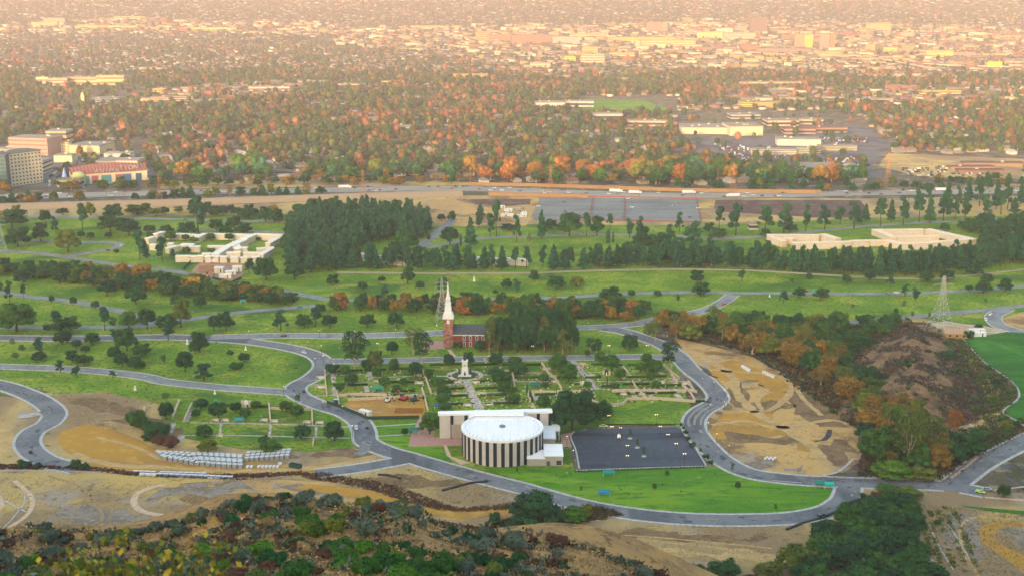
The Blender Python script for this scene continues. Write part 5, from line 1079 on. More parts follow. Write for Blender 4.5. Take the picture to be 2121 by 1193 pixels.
# retaining wall under the conifer belt
wall_line([(700,566),(900,568),(1100,567),(1240,562),(1400,559),(1560,562),(1706,571),(1820,578),(1900,579),(2000,573),(2121,560)], 1.4, .6, plain('retaining_concrete', '8e8c84', .9, .1), 'retaining_wall', 'long low grey retaining wall at the foot of the conifer belt')
# --- terrace gardens: walls, hedges, paths, seats
M_gw = plain('garden_stone', 'c9b596', .85, .1, .15, .5); M_hg = leafmat('hedge_leaf', '254620', '32582a', '2c4f22')
CNTW = {}
def gwall(P, h=1.7, t_=.8, look='beige garden wall'):
    o = wall_line(P, h, t_, M_gw, 'garden_wall', None, 'wall'); LABQ.append((o, look, (P[0][0]+P[-1][0])/2, (P[0][1]+P[-1][1])/2, None, h)); o['group'] = 'walls of the terrace gardens'
def hedge(a, b, h=1.3, t_=1.3):
    A_, B_ = G(*a), G(*b); d = B_-A_; L = math.hypot(d.x, d.y); n = int(L*26)
    rr = np.random.default_rng(int(a[0]*7+a[1])); P = np.stack([rr.uniform(-L/2, L/2, n), rr.uniform(-t_/2, t_/2, n), h*rr.random(n)**.5], 1); s = .28
    nn = rr.normal(size=(n, 3)); nn[:, 2] = abs(nn[:, 2])+.3; nn /= np.linalg.norm(nn, axis=1)[:, None]; tt = np.cross(nn, rr.normal(size=(n, 3))); tt /= np.linalg.norm(tt, axis=1)[:, None]; bb = np.cross(nn, tt)
    V = np.stack([P-tt*s, P-bb*s, P+tt*s, P+bb*s], 1).reshape(-1, 3); Q = np.arange(4*n).reshape(-1, 4)
    bx = MB().box((0, 0, 0), (L, t_*.8, h*.85)); V = np.concatenate([V, np.array(bx.v)]); Q = np.concatenate([Q, np.array(bx.f)+4*n])
    o = link(bpy.data.objects.new('hedge', npmesh('hedge', V, Q, M_hg))); o.location = (A_+B_)/2; o.rotation_euler = (0, 0, math.atan2(d.y, d.x)); tag(o, None, 'hedge', 'hedges of the terrace gardens')
    LABQ.append((o, 'clipped green hedge row', (a[0]+b[0])/2, (a[1]+b[1])/2, None, h))
def seat(x, y, w=14):
    """small three sided stone seat recess with shrubs"""
    g = G(x, y); m = mpp(x, y); w = w*m; t = thing('stone_seat', None, 'bench', g, 0, 'stone seats of the terrace gardens')
    MB().box((0, w*.35, 0), (w, .5, 1.3)).build('backrest', M_gw, t); MB().box((-w/2, 0, 0), (.5, w*.7, 1.1)).build('side_wall', M_gw, t); MB().box((w/2, 0, 0), (.5, w*.7, 1.1)).build('side_wall', M_gw, t); MB().box((0, w*.2, 0), (w*.7, 1, .5)).build('seat', M_marb, t)
    LABQ.append((t, 'small beige stone seat recess', x, y, None, 1))
for P in ([(673,768),(674,792),(677,820)], [(872,761),(880,780),(893,816)], [(874,806),(880,826),(886,851)], [(698,816),(702,836)], [(1122,754),(1137,775),(1150,786),(1163,806)], [(1060,765),(1066,800)], [(1103,812),(1106,828)],
          [(1092,813),(1100,835),(1108,848)], [(1290,762),(1300,775)], [(1310,792),(1318,806),(1338,826)], [(1375,758),(1392,775),(1406,785)], [(1414,800),(1428,812),(1440,832)], [(1390,777),(1402,792)], [(1425,792),(1436,808)], [(1300,828),(1370,828),(1438,833)],
          [(1170,762),(1180,760)], [(1203,755),(1208,760)], [(1268,812),(1300,812),(1420,812)], [(1092,813),(1150,814)], [(1155,813),(1225,812),(1232,822)], [(1226,832),(1240,838),(1262,842),(1290,838),(1300,828)], [(1160,836),(1215,835),(1236,836)], [(1420,808),(1442,813)],
          [(700,822),(732,818),(800,820)], [(722,830),(800,826),(874,820)], [(557,838),(560,872)], [(646,850),(647,878)], [(560,848),(646,850)], [(371,832),(358,866)], [(397,839),(382,872)], [(650,912),(648,923)], [(299,846),(297,885)], [(1003,745),(1008,755)]): gwall(P)
for a, b in (((700,770),(750,768)), ((755,768),(800,766)), ((805,766),(872,764)), ((890,757),(955,755)), ((975,757),(1025,755)), ((1040,757),(1120,756)), ((1135,756),(1165,757)), ((1225,756),(1290,757)), ((1300,757),(1345,756)),
             ((900,793),(948,791)), ((978,791),(1015,790)), ((930,806),(962,805)), ((985,806),(1030,804)), ((905,821),(968,820)), ((994,820),(1052,818)), ((905,838),(978,837)), ((1003,837),(1075,835)),
             ((690,798),(715,797)), ((720,798),(762,797)), ((800,792),(858,792)), ((810,812),(860,810)), ((1066,783),(1120,782)), ((1155,782),(1195,783)), ((1212,783),(1245,782)), ((1300,782),(1380,780)), ((1180,796),(1225,797)), ((1245,801),(1280,800)), ((1290,797),(1345,796)), ((1350,800),(1410,798)),
             ((1110,818),(1150,817)), ((1275,816),(1305,816)), ((1315,815),(1355,815)), ((1362,815),(1400,814)), ((440,840),(560,843)), ((1440,832),(1460,832))): hedge(a, b)
for P, w in (([(692,777),(763,775)],1.6), ([(769,782),(855,779)],1.6), ([(809,791),(861,788)],1.4), ([(716,794),(773,792)],1.4), ([(720,816),(811,812)],1.4), ([(689,773),(692,792)],3), ([(765,770),(767,787)],3), ([(758,799),(761,812)],3), ([(692,801),(695,820)],3), ([(640,787),(672,786)],1.5), ([(640,797),(676,796)],1.5), ([(650,820),(690,818)],1.5),
             ([(903,779),(932,779)],2), ([(992,776),(1060,775)],2), ([(925,797),(960,796)],1.5), ([(982,796),(1022,794)],1.5), ([(895,815),(970,814)],1.5), ([(988,814),(1050,812)],1.5), ([(905,834),(977,833)],1.5), ([(1000,833),(1080,829)],1.5),
             ([(1060,772),(1120,772)],1.5), ([(1195,772),(1270,770)],1.5), ([(1066,790),(1150,790)],1.5), ([(1230,790),(1310,790),(1430,790)],1.6), ([(1200,805),(1310,806),(1440,805)],1.6), ([(1160,819),(1230,818)],2.5), ([(1289,758),(1306,780)],2.5), ([(1312,818),(1322,827)],3.5), ([(1347,818),(1356,826)],3.5), ([(1400,815),(1412,828)],3.5), ([(1367,770),(1374,776)],3), ([(1388,782),(1396,792)],3), ([(1110,820),(1118,832)],4), ([(1152,815),(1160,826)],4),
             ([(395,875),(560,878),(730,884)],1.7), ([(370,902),(450,901),(560,903),(660,906),(725,907)],1.5), ([(458,876),(455,902)],1.5), ([(561,878),(558,902)],1.5), ([(655,884),(654,905)],1.5), ([(360,876),(352,897)],3), ([(397,848),(383,874)],3.5), ([(378,903),(372,916)],3), ([(775,883),(868,877)],1.6), ([(777,903),(868,898)],1.6), ([(790,855),(768,852)],1)): pathline(P, w, z=.13)
for x, y, w in ((446,872,14),(466,872,14),(547,872,14),(568,874,14),(636,876,14),(662,877,14),(455,904,12),(664,784,18),(664,804,18),(786,776,10),(780,792,12),(866,779,14),(868,795,16),(830,788,14),(948,794,14),(985,794,16),(945,818,14),(997,818,20),(968,841,16),(1012,839,18),(1065,790,10),(1132,766,16),(1145,782,14),(1150,792,14),(1192,780,14),(1225,780,14),(1195,797,14),(1238,844,18),(1270,842,18),(1292,818,12),(1330,818,12),(1420,796,12),(1373,799,10),(1400,797,10),(1050,770,10),(1206,756,14)): seat(x, y, w)
# stone shrine arch with white figure at head of the lower garden, and a niche in the right garden
for x, y, w, h, lb in ((510, 842, 20, 16, 'rounded stone shrine with white sculpture at the head of the lower garden'), (1256, 776, 16, 11, 'dark arched niche with yellow stone piers in the right terraces'), (1208, 797, 14, 9, 'pale stone shrine with white figure in the right terraces'), (1372, 796, 10, 10, 'small white shrine near right edge of the terraces')):
    g = G(x, y); m = mpp(x, y); t = thing('shrine', lb, 'shrine', g); H_ = VH(x, y, y-h); MB().box((-w*m*.38, 0, 0), (w*m*.25, 1.6, H_*.8)).build('pier', M_gw, t); MB().box((w*m*.38, 0, 0), (w*m*.25, 1.6, H_*.8)).build('pier', M_gw, t)
    ar = MB(); pts = [(w*m*.26*math.cos(a), H_*.55+w*m*.26*math.sin(a)) for a in np.linspace(0, math.pi, 10)]+[(-w*m*.26, 0), (w*m*.26, 0)]
    ar.add([(p[0], -.3, p[1]) for p in pts]+[(p[0], .5, p[1]) for p in pts], [tuple(range(12))[::-1]]+[(i, (i+1) % 12, (i+1) % 12+12, i+12) for i in range(12)]); ar.build('arch', M_marb if x != 1256 else plain('niche_dark', '2c3a30', .8, .1), t)
    MB().lathe([(.5, 0), (.35, 1.2), (.4, 1.7), (.12, 1.9), (.16, 2.2), (.02, 2.4)], (0, -1, 0), 8).build('figure', M_marb, t)
# --- lawn gravestones and flowers (nobody could count them)
def specks(name, P, n, cols, s, label, cat, seed):
    rg_ = np.random.default_rng(seed); W_ = [G(*p) for p in P]; x = rg_.uniform(min(p.x for p in W_), max(p.x for p in W_), n); y = rg_.uniform(min(p.y for p in W_), max(p.y for p in W_), n); px, py = npproj(x, y, 0); k = npin(px, py, P); x, y = x[k], y[k]; n = len(x)
    kk = ~near_np(x, y, .5); x, y = x[kk], y[kk]; n = len(x)
    sz = s*(.5+rg_.random(n)); V, Q = place(BV, BQ[:5], x, y, np.full(n, .05), rg_.random(n)*3, sz*(.8+rg_.random(n)), sz, sz*.6); c = lina(cols)[rg_.integers(0, len(cols), n)]
    o = link(bpy.data.objects.new(name, npmesh(name, V, Q, M_tint2, np.repeat(c, 12, 0)))); tag(o, label, cat, kind='stuff')
FC = ['6a2c24','7a3428','4a3428','a8a89c','3a3a34','8a6a30','5c4a3c','4a4a40','6a6a60']
specks('grave_markers', [(0,600),(250,650),(330,640),(640,640),(1300,650),(1500,620),(2121,600),(2121,640),(1900,660),(1500,665),(1340,700),(900,690),(600,690),(640,800),(300,810),(0,800)], 5200, FC, .42, 'tiny flowers and markers dotting the lawns', 'markers', 3)
specks('grave_markers', [(0,790),(300,812),(600,812),(700,850),(730,890),(720,930),(560,935),(400,910),(340,850),(120,815)], 1500, FC, .36, 'tiny flowers and markers on the lower left lawns', 'markers', 4)
specks('grave_markers', [(1020,975),(1450,970),(1720,1010),(1680,1045),(1500,1060),(1250,1040)], 90, FC, .4, 'tiny flowers on the mown front lawn', 'markers', 5)
specks('garden_flowers', [(672,770),(870,762),(1060,755),(1380,755),(1440,830),(1240,838),(1000,850),(700,820)], 1800, ['8a3a28','a04a34','c8b8a0','3a5a24','2c4c20','d8d0c4','6a3c2c'], .6, 'small flower beds and markers of the terrace gardens', 'flowers', 6)
# --- digging pit
M_fence = plain('fence_mesh', '2f4a44', .9, .1, .2, 1)
wall_line([(677,836),(700,843),(720,851),(742,860),(762,869),(810,868),(868,867)], 2.2, .15, M_fence, 'site_fence', 'dark green mesh fence along the near side of the digging pit', 'fence')
wall_line([(380,560),(408,530)], 2.2, .15, M_fence, 'site_fence', 'dark site fence at left of the court building works', 'fence'); wall_line([(440,578),(478,588),(500,578)], 2.2, .15, M_fence, 'site_fence', 'dark site fence in front of the white trailers', 'fence')
def machine(x, y, c, lab, s=1.0, rz=0):
    t = thing('excavator', lab, 'excavator', G(x, y), rz, None, (s, s, s)); MB().box((0, -1.1, 0), (4, .7, .9)).build('track', plain('track_black', '2a2a2a', .9, .1), t); MB().box((0, 1.1, 0), (4, .7, .9)).build('track', plain('track_black', '', 0), t)
    cm = plain('machine_'+c, c, .5, .4); MB().box((-.4, 0, .9), (3.2, 2.4, 1.3)).build('body', cm, t); MB().box((.6, .6, 2.2), (1.3, 1.1, 1.3)).build('cab', M_win, t)
    b_ = MB(); b_.tube((1, -.4, 2), (3.4, -.4, 4.4), .25, .2); b_.tube((3.4, -.4, 4.4), (5.2, -.4, 2.2), .2, .15); b_.build('boom', cm, t); MB().box((5.3, -.4, 1.2), (1, 1.1, 1), 0, 0, .6).build('bucket', plain('track_black', '', 0), t)
machine(836, 828, 'a83a30', 'red excavator at the back of the digging pit', 1.3, 2.6); machine(858, 830, '3a4a44', 'dark green excavator at right of the digging pit', 1.1, .4); machine(803, 832, 'd8d8d4', 'white loader in the middle of the digging pit', .8, 1); machine(428, 575, 'c88a28', 'orange excavator at the court building works', 1.2, .3)
def boxy(name, x, y, dims, rz, c, lab, cat, parts=()):
    t = thing(name, lab, cat, G(x, y), rz); cm = plain('paint_'+c, c, .6, .3); MB().box((0, 0, .3), dims).build('body', cm, t)
    MB().box((0, 0, .3+dims[2]), (dims[0]*1.03, dims[1]*1.05, .18)).build('roof', M_trimw if not parts else plain('paint_'+parts[0], parts[0], .6, .3), t); MB().box((dims[0]*.2, -dims[1]/2-.03, .5), (.9, .1, dims[2]*.75)).build('door', M_win, t); return t
boxy('site_trailer', 757, 860, (8, 3, 2.8), R(-35), 'd8d0bc', 'cream site trailer inside the corner of the digging pit', 'trailer'); boxy('portable_toilet', 694, 835, (1.6, 1.6, 2.4), 0, '2f6ac0', 'blue portable toilet at the pit fence', 'toilet', ('c8d4e0',)); boxy('portable_toilet', 697.5, 835.5, (1.5, 1.5, 2.4), 0, '284a80', 'dark blue portable toilet right of the lighter one', 'toilet', ('c8d4e0',))
boxy('site_trailer', 468, 576, (11, 4, 3), R(-8), 'd8cfb4', 'cream site trailer with two square windows at the court works', 'trailer'); boxy('site_cabin', 455, 566, (8, 6, 5), 0, 'b8b4a0', 'grey green concrete shell block at the court works', 'cabin'); boxy('site_cabin', 492, 564, (8, 5, 5), .1, 'c8c8b4', 'pale green concrete shell block at right of the works', 'cabin'); boxy('site_cabin', 478, 570, (9, 5, 3.4), .2, 'd0ccb8', 'pale low shell block between the two shells', 'cabin')
sheet('dirt_field', [(398,560),(415,545),(450,540),(500,545),(508,560),(495,580),(450,582),(400,572)], .1, ground_mat('works_earth', 'a8886c', [('8e7058', .1, .42, .6, 8), ('b89c80', .3, .5, .7, 6)]), 1)
rr = random.Random(4)
def lattice(name, x, y, nx_, ny_, dx, dy, h, c, lab, cat, rz=0):
    mb = MB()
    for i in range(nx_+1): mb.tube((i*dx, 0, h), (i*dx, ny_*dy, h), .13, n=4)
    for j in range(ny_+1): mb.tube((0, j*dy, h), (nx_*dx, j*dy, h), .13, n=4)
    for i in range(nx_+1):
        for j in range(ny_+1): mb.tube((i*dx, j*dy, 0), (i*dx, j*dy, h), .12, n=4)
    o = mb.build(name, plain('timber_'+c, c, .9, .1)); o.location = G(x, y); o.rotation_euler = (0, 0, rz); tag(o, lab, cat)
lattice('timber_formwork', 818, 856, 12, 3, 1.35, 2.6, .8, '8a4a2c', 'red brown timber formwork grid in the digging pit', 'formwork'); lattice('scaffold', 412, 566, 6, 3, 2, 3, 5, 'a8754a', 'brown timber scaffold at the court building works', 'scaffold')
# --- vault stacks
M_vlt = plain('vault_concrete', '949a9a', .85, .1, .12, .8); M_lid = plain('vault_lid', 'c6cac8', .7, .2, .1, .6); M_vw = plain('vault_white', 'd4d6d4', .7, .2, .06, .8); M_vb = plain('vault_blue', '6f86a8', .7, .2, .1)
vmesh = {}
def vault(x, y, w, d, h, rz, kind, look, grp):
    k = (round(w, 1), round(d, 1), round(h, 1), kind)
    if k not in vmesh:
        a = MB().box((0, 0, 0), (w*.95, d*.96, h*.88)).mesh('vault_body', M_vb if kind == 'b' else M_vw if kind == 'w' else M_vlt); b = MB().box((0, 0, h*.88), (w, d, h*.12)).mesh('vault_lid', M_vw if kind in 'bw' else M_lid); vmesh[k] = (a, b)
    t = thing('vault_stack', None, 'vault', G(x, y), rz, grp); link(bpy.data.objects.new('vault_body', vmesh[k][0]), t); link(bpy.data.objects.new('vault_lid', vmesh[k][1]), t); LABQ.append((t, look, x, y, None, h))
def L2(a, b, f): return (a[0]+(b[0]-a[0])*f, a[1]+(b[1]-a[1])*f)
gm = lambda zx, zy: (250+zx/4.242, 810+zy/4.242)
for i in range(15):
    f = i/14; p = L2((330, 548), (1048, 590), f); q = L2((395, 600), (1052, 672), f)
    q = (q[0], q[1]+14*math.sin(f*3.1)); n = 3 if i < 6 else 4
    for j in range(n+1):
        s = L2(p, q, j/n); x, y = gm(*s); vault(x, y, 2.45, 2.2, 1.8+.4*(j % 2)+(.5 if i > 6 else 0), R(-6-9*(1-f))+random.uniform(-.04, .04), 'g', 'grey concrete vault stack in curved left block', 'vaults of the curved left block')
for i in range(9):
    for j in range(3):
        x, y = gm(1110+i*44+j*9, 612-j*24-i*3.2); vault(x, y, 2.2, 2.3, 2.2, R(-3), 'g', 'grey concrete vault stack in straight right block', 'vaults of the right block')
    x, y = gm(1115+i*33, 668); 
    if i != 2: vault(x, y, 1.3, 2.6, .9, R(-4), 'w', 'low white vault in the loose front row', 'low white vaults in a loose row')
x, y = gm(1400, 640); vault(x, y, 2, 1.4, .9, .1, 'w', 'low white vault beside the green skip', 'low white vaults in a loose row')
for i in range(4): x, y = gm(132+i*51, 712+i*2.5); vault(x, y, 2.7, 1.3, 1.1, -.03, 'b', 'white lidded vault in the left front line', 'white lidded vaults in the front line')
for i in range(8): x, y = gm(372+i*51, 719+i*1.5); vault(x, y, 2.7, 1.2, 1, -.03, 'b', 'white lidded vault in the back of the front line', 'white lidded vaults in the front line')
for i in range(16): x, y = gm(190+i*51.5, 733+i*2.2+(6 if i < 3 else 0)); vault(x, y, 2.8, 1.4, 1.4, -.03, 'b' if i > 2 else 'w', 'white lidded vault in the long front line', 'white lidded vaults in the front line')
for i in range(3): x, y = gm(785+i*62, 765); vault(x, y, 2.4, 1, .6, .1*i, 'w', 'small low white vault at the end of the front line', 'white lidded vaults in the front line')
for i in range(4): vault(1538+i*4.5, 770-9+i*2.6, 1.8, 2.2, 1.8, R(-30), 'w', 'pale block in the left stack on the dirt field', 'pale blocks on the dirt field')
for i in range(5): vault(1582+i*5, 773+i*2.2, 1.6, 2.2, 1.6, R(-30), 'w', 'pale block in the right stack on the dirt field', 'pale blocks on the dirt field')
for i in range(6): vault(1585+i*4, 950-(i % 2)*3+i*.3, 1.2, 2.2, .5, R(-20), 'w', 'white slab lying on the dirt field', 'white slabs on the dirt field')
g = G(612, 968); t = thing('skip', 'dark green open topped steel skip at the end of the vault rows', 'skip', g, R(-25)); dg = plain('skip_green', '1f4a44', .6, .3)
for a_, b_, c_ in (((0, -1.3, .2), (6.5, .15, 2), 0), ((0, 1.3, .2), (6.5, .15, 2), 0), ((-3.2, 0, .2), (.15, 2.45, 2), 0), ((3.2, 0, .2), (.15, 2.45, 2), 0)): MB().box(a_, b_).build('side_panel', dg, t)
MB().box((0, 0, .1), (6.3, 2.4, .6)).build('base', plain('skip_rubble', '8a8468', .9, .1), t)
# ================================================================== CANOPIES, LAMPS, CARS, PYLONS, FENCES
def canopy(x, y, w, c, lab, rz=0, h=2.6, dome=False):
    m = mpp(x, y); w = w*m; d = w*.7; t = thing('canopy', lab, 'canopy', G(x, y), rz); M_ = plain('canvas_'+c, c, .7, .2, .08, 1)
    r = MB(); r.add([(-w/2, -d/2, h), (w/2, -d/2, h), (w/2, d/2, h), (-w/2, d/2, h), (-w/2+.2*dome*w, 0, h+1), (w/2-.2*dome*w, 0, h+1)], [(0,1,5,4), (2,3,4,5), (1,2,5), (3,0,4), (3,2,1,0)]); r.add([(-w/2, -d/2, h), (w/2, -d/2, h), (w/2, -d/2, h-.5), (-w/2, -d/2, h-.5)], [(0,3,2,1)]); r.build('canopy_top', M_, t)
    for sx in (-1, 1):
        for sy in (-1, 1): MB().tube((sx*w*.47, sy*d*.47, 0), (sx*w*.47, sy*d*.47, h), .06).build('pole', M_trimw, t)
canopy(1260, 986, 24, '148a80', 'teal green canopy on poles just below the parking lot'); canopy(1251, 1027, 24, '1580a0', 'blue teal canopy near the front road curve')
canopy(1697, 1009, 20, '18806c', 'darker teal canopy at the tip of the front lawn', -.05); canopy(1717, 1010.5, 20, '18b49c', 'bright turquoise canopy at the tip of the front lawn', -.05)
canopy(783, 810, 22, '188a70', 'green canopy in the left terrace garden'); canopy(1108, 803, 21, '146a5c', 'green canopy beside the tall hedges of the terraces', dome=True); canopy(858, 898, 24, '2a7068', 'green hipped pavilion left of the hall wing', h=3, dome=True)
canopy(504, 629, 12, '1f8a8a', 'teal canopy at the edge of the left thicket'); canopy(395, 727, 8, '1f8a58', 'tiny green canopy beside the paired dark trees'); canopy(1689, 608, 13, '18a084', 'turquoise canopy above the curving lawn road'); canopy(496, 873, 19, '1a8a94', 'flat teal cover in the lower walled garden', h=1.6)
canopy(905, 847, 10, '2060a0', 'small blue canopy at the left end of the hall wing'); canopy(447, 838, 7, '20a070', 'tiny green canopy behind the lower garden'); canopy(319, 537, 9, '1a8070', 'teal canopy left of the white court complex')
M_glow, nt, bs = newmat('lamp_glow', .5, .2); bs.inputs['Emission Color'].default_value = (1, .62, .3, 1); bs.inputs['Emission Strength'].default_value = 1.0; bs.inputs['Base Color'].default_value = (.9, .85, .75, 1)
M_pole = plain('lamp_pole', '33383a', .6, .3)
lp = {}
def lamp(x, y, h, two, where=None):
    hm = VH(x, y, y-h); 
    if two not in lp:
        a = MB().tube((0, 0, 0), (0, 0, 1), .02, .014, 6)
        if two: a.tube((-.09, 0, .97), (.09, 0, .97), .006, n=4)
        lp[two] = (a.mesh('pole', M_pole), MB().lathe([(.015, 0), (.034, .03), (.025, .05), (.005, .07)], n=8).mesh('lamp_head', M_glow))
    t = thing('street_lamp', None, 'street lamp', G(x, y), 0, 'street lamps of the park', (hm, hm, hm)); link(bpy.data.objects.new('pole', lp[two][0]), t)
    for sx in ((-.09, .09) if two else (0,)): o = link(bpy.data.objects.new('lamp_head', lp[two][1]), t); o.location = (sx, 0, .97)
    LABQ.append((t, 'lit double headed lamp' if two else 'lit single headed lamp', x, y, where, hm))
for s in '1285 905 20 2;1283 904 0 0;1299 944 22 2;1297 944 0 0;1299 965 22 2;1367 904 22 2;1383 922 23 2;1400 942 24 2;1417 963 24 2;1267 905 22 2;1282 924 22 2;1261 882 22 2;1359 880 22 2;1187 956 24 1;1174 927 24 1;1454 801 18 1;1478 808 18 1;1500 825 18 1;1507 838 18 1;1500 850 18 1;1471 855 18 1;1462 858 10 1;1466 895 20 1;1484 918 20 1;1510 942 20 1;1382 711 16 1;1411 719 14 1;1103 734 18 2;1181 733 18 2;1261 735 20 2;1340 735 20 2;948 728 8 2;662 700 16 2;735 702 17 1;820 700 18 1;905 692 18 1;782 729 18 2;703 732 12 1;670 756 20 1;516 703 18 1;568 707 16 1;638 723 16 1;666 733 18 1;596 770 16 1;669 846 14 1;710 861 20 1;730 905 24 1;588 819 20 1;612 835 18 1;625 845 14 1;653 760 18 1;1218 683 14 1;1243 667 8 1;1294 670 6 1;1014 748 12 2;604 723 14 1;1260 700 6 1'.split(';'):
    x, y, h, k = map(float, s.split())
    if h: lamp(x, y, h, k == 2)
# cars
cm_ = {}
def carmesh(c, kind='car'):
    if (c, kind) in cm_: return cm_[(c, kind)]
    P_ = plain('paint_'+c, c, .35, .5, .05); b = MB(); L, W_, Hc = (4.6, 1.8, .75) if kind != 'truck' else (16, 2.5, 3.6)
    if kind == 'truck':
        b.box((1.5, 0, .9), (13, 2.5, 2.9)); b2 = MB().box((-6.6, 0, .6), (2.4, 2.4, 2.3), 0, 0, .92)
    else:
        b.box((0, 0, .35), (L, W_, .55)); b.box((0, 0, .9), (L*.97, W_*.97, .15), 0, 0, .9)
        if kind == 'pickup': b.box((1.2, 0, .95), (2, 1.7, .3))
        b2 = MB().box((.25 if kind == 'car' else -.5, 0, 1.04), (L*(.56 if kind != 'pickup' else .36), W_*.88, .5), 0, 0, .78)
    w = MB()
    wb = 1.45 if kind != 'truck' else 5.6
    wm = MB().tube((0, -.12, .33), (0, .12, .33), .33, n=10).mesh('wheel', plain('tyre', '1c1c1e', .9, .1))
    rf = MB().box((.25 if kind == 'car' else -.5, 0, 1.5), (L*.42 if kind != 'pickup' else L*.27, W_*.7, .07)).mesh('roof', P_)
    cm_[(c, kind)] = (b.mesh('body', P_), b2.mesh('cabin', P_ if kind == 'truck' else M_win), wm, rf, wb, W_/2); return cm_[(c, kind)]
def car(x, y, hx, hy, c, cn, kind='car', detail=True, where=None, group=None, loc=None, rz=None):
    a, b = G(x, y), G(hx, hy); d = b-a; rz = math.atan2(d.y, d.x)+math.pi if rz is None else rz
    a = loc or a; a.z = .3
    mb_, cb_, wm, rf, wb, hw = carmesh(c, kind); nm = {'car': 'parked_car', 'truck': 'truck', 'pickup': 'pickup_truck'}[kind]
    if not detail: nm = 'freeway_car' if kind == 'car' else nm
    t = thing(nm, None, kind if kind != 'pickup' else 'pickup', a, rz, group); link(bpy.data.objects.new('body', mb_), t); link(bpy.data.objects.new('cabin', cb_), t)
    if detail or kind == 'truck':
        if kind != 'truck': link(bpy.data.objects.new('roof', rf), t)
        for sx in (-1, 1):
            for sy in (-1, 1): o = link(bpy.data.objects.new('wheel', wm), t); o.location = (sx*wb, sy*(hw-.1), 0)
    LABQ.append((t, cn+' '+({'car': 'car', 'truck': 'long truck', 'pickup': 'pickup'}[kind])+(' on the park road' if detail else ' on the freeway'), x, y, where, 1.5)); return t
CARS = '738 888 740 905 d8dcde white c;630 732 645 740 d4d6d8 white c;588 697 600 697 2a2e34 dark c;629 812 622 800 2a2e34 black c;1703 1070 1730 1066 20242a black p;1467 832 1465 842 2f4060 blue c;1470 826 1465 840 3a4858 grey c;1500 632 1510 628 a83030 red c;1856 608 1870 608 dcdcdc white c;1837 610 1850 610 7a8490 grey c;1668 605 1680 605 202428 black c;1753 667 1765 666 b02c30 red c;1624 669 1640 669 38404c dark c;1579 668 1590 668 8a8c80 grey c;2052 653 2046 656 e0e0e0 white c;2042 664 2043 672 e0e0e0 white p;252 510 256 508 dcdcdc white c;223 520 230 518 903030 red c;621 638 634 637 4a6ab0 blue c;1250 885 1262 885 c8d890 lime_striped c;1282 906 1282 898 e4e4e4 white p;1304 692 1310 694 9aa0a4 silver c;288 405 310 404 fff white x;1368 658 1374 657 c8c8c8 x x;1524 617 1525 615 x x x;54 450 62 450 2a2e34 dark c;384 456 395 456 30343a dark c'
for s in CARS.split(';'):
    f = s.split()
    if f[-1] == 'x': continue
    car(float(f[0]), float(f[1]), float(f[2]), float(f[3]), f[4], f[5].replace('_', ' '), 'pickup' if f[6] == 'p' else 'car')
car(2030, 1021, 2045, 1024, 'a8d040', 'lime green', 'pickup'); car(2044, 1016, 2060, 1017, '8a929a', 'grey white', 'car')
# freeway traffic
FP = catmull([G(*p) for p in [(-80,412),(0,409),(200,404),(430,398),(700,394),(850,391),(1000,392),(1200,400),(1400,405),(1600,404),(1800,400),(2000,397),(2250,393)]], 8)
rr = random.Random(9); cl = [('d8dadc','white'),('d8dadc','white'),('9a9ea2','silver'),('3a3e44','dark'),('2a3040','navy'),('8a3030','red'),('b8b0a0','beige')]
for i in range(150):
    k = rr.randrange(1, len(FP)-1); f = rr.random(); p = FP[k].lerp(FP[k+1] if k+1 < len(FP) else FP[k], f); d = (FP[min(k+1, len(FP)-1)]-FP[k-1]).normalized(); nrm = Vector((-d.y, d.x, 0)); lane = rr.choice([-15,-11.5,-8,-4.5,4.5,8,11.5,15]); p = p+nrm*lane
    s = proj(p); 
    if not -10 < s[0] < 2130 or (520 < s[0] < 700 and rr.random() < .7): continue
    tr = i % 18 == 0; c = rr.choice(cl) if not tr else ('d8dadc', 'white'); car(s[0], s[1], 0, 0, c[0], c[1], 'truck' if tr else 'car', False, None, 'traffic on the freeway', p, math.atan2(d.y, d.x)+(math.pi if lane > 0 else 0))
# lot cars and white vans on gravel works
for x, y, c, n in ((1300,413,'d8dadc','white'),(1115,429,'d8dadc','white'),(1280,452,'8a9094','silver'),(1446,433,'d8dadc','white'),(1171,440,'3a3e44','dark'),(1169,420,'3a3e44','dark'),(1390,428,'9a9ea2','silver'),(1429,452,'3a3e44','dark'),(1309,431,'d8dadc','white')):
    t = car(x, y, x+10, y, c, n, 'car', False, 'on the gravel lot', 'cars on the gravel lot'); LABQ[-1] = (t, n+' car', x, y, 'on the grey gravel lot', 1.5)
rr = random.Random(3)
for i in range(26):
    x = rr.uniform(1038, 1086); y = 446-(x-1038)*.02+rr.uniform(-14, 6)
    if i < 16: t = car(x, y, x+rr.uniform(-3, 8), y+rr.uniform(-2, 2), *rr.choice(cl[:4]), 'car', False); LABQ[-1] = (t, t and 'parked van or car', x, y, 'in the works yard on the dirt field', 1.5)
    else: boxy('yard_hut', x, y, (rr.uniform(6, 10), 3, 2.8), rr.uniform(-.2, .2), 'c8cac4', None, 'hut'); LABQ.append((COL.objects[-1].parent, 'white hut', x, y, 'in the works yard on the dirt field', 3))
# red netting on gravel lot
M_red = plain('red_netting', 'a85a4c', .8, .1)
for P, lb in (([(1119,411),(1280,409),(1444,413)], 'red netting fence along the back of the gravel lot'), ([(1444,413),(1453,461)], 'red netting fence at right end of the gravel lot'), ([(1190,457),(1330,459),(1453,461)], 'red netting fence along the front of the gravel lot'), ([(1228,411),(1221,456)], 'red netting fence crossing the gravel lot left of centre'), ([(1294,411),(1293,456)], 'red netting fence crossing the middle of the gravel lot')):
    wall_line(P, 1.1, .5, M_red, 'netting_fence', lb, 'fence')
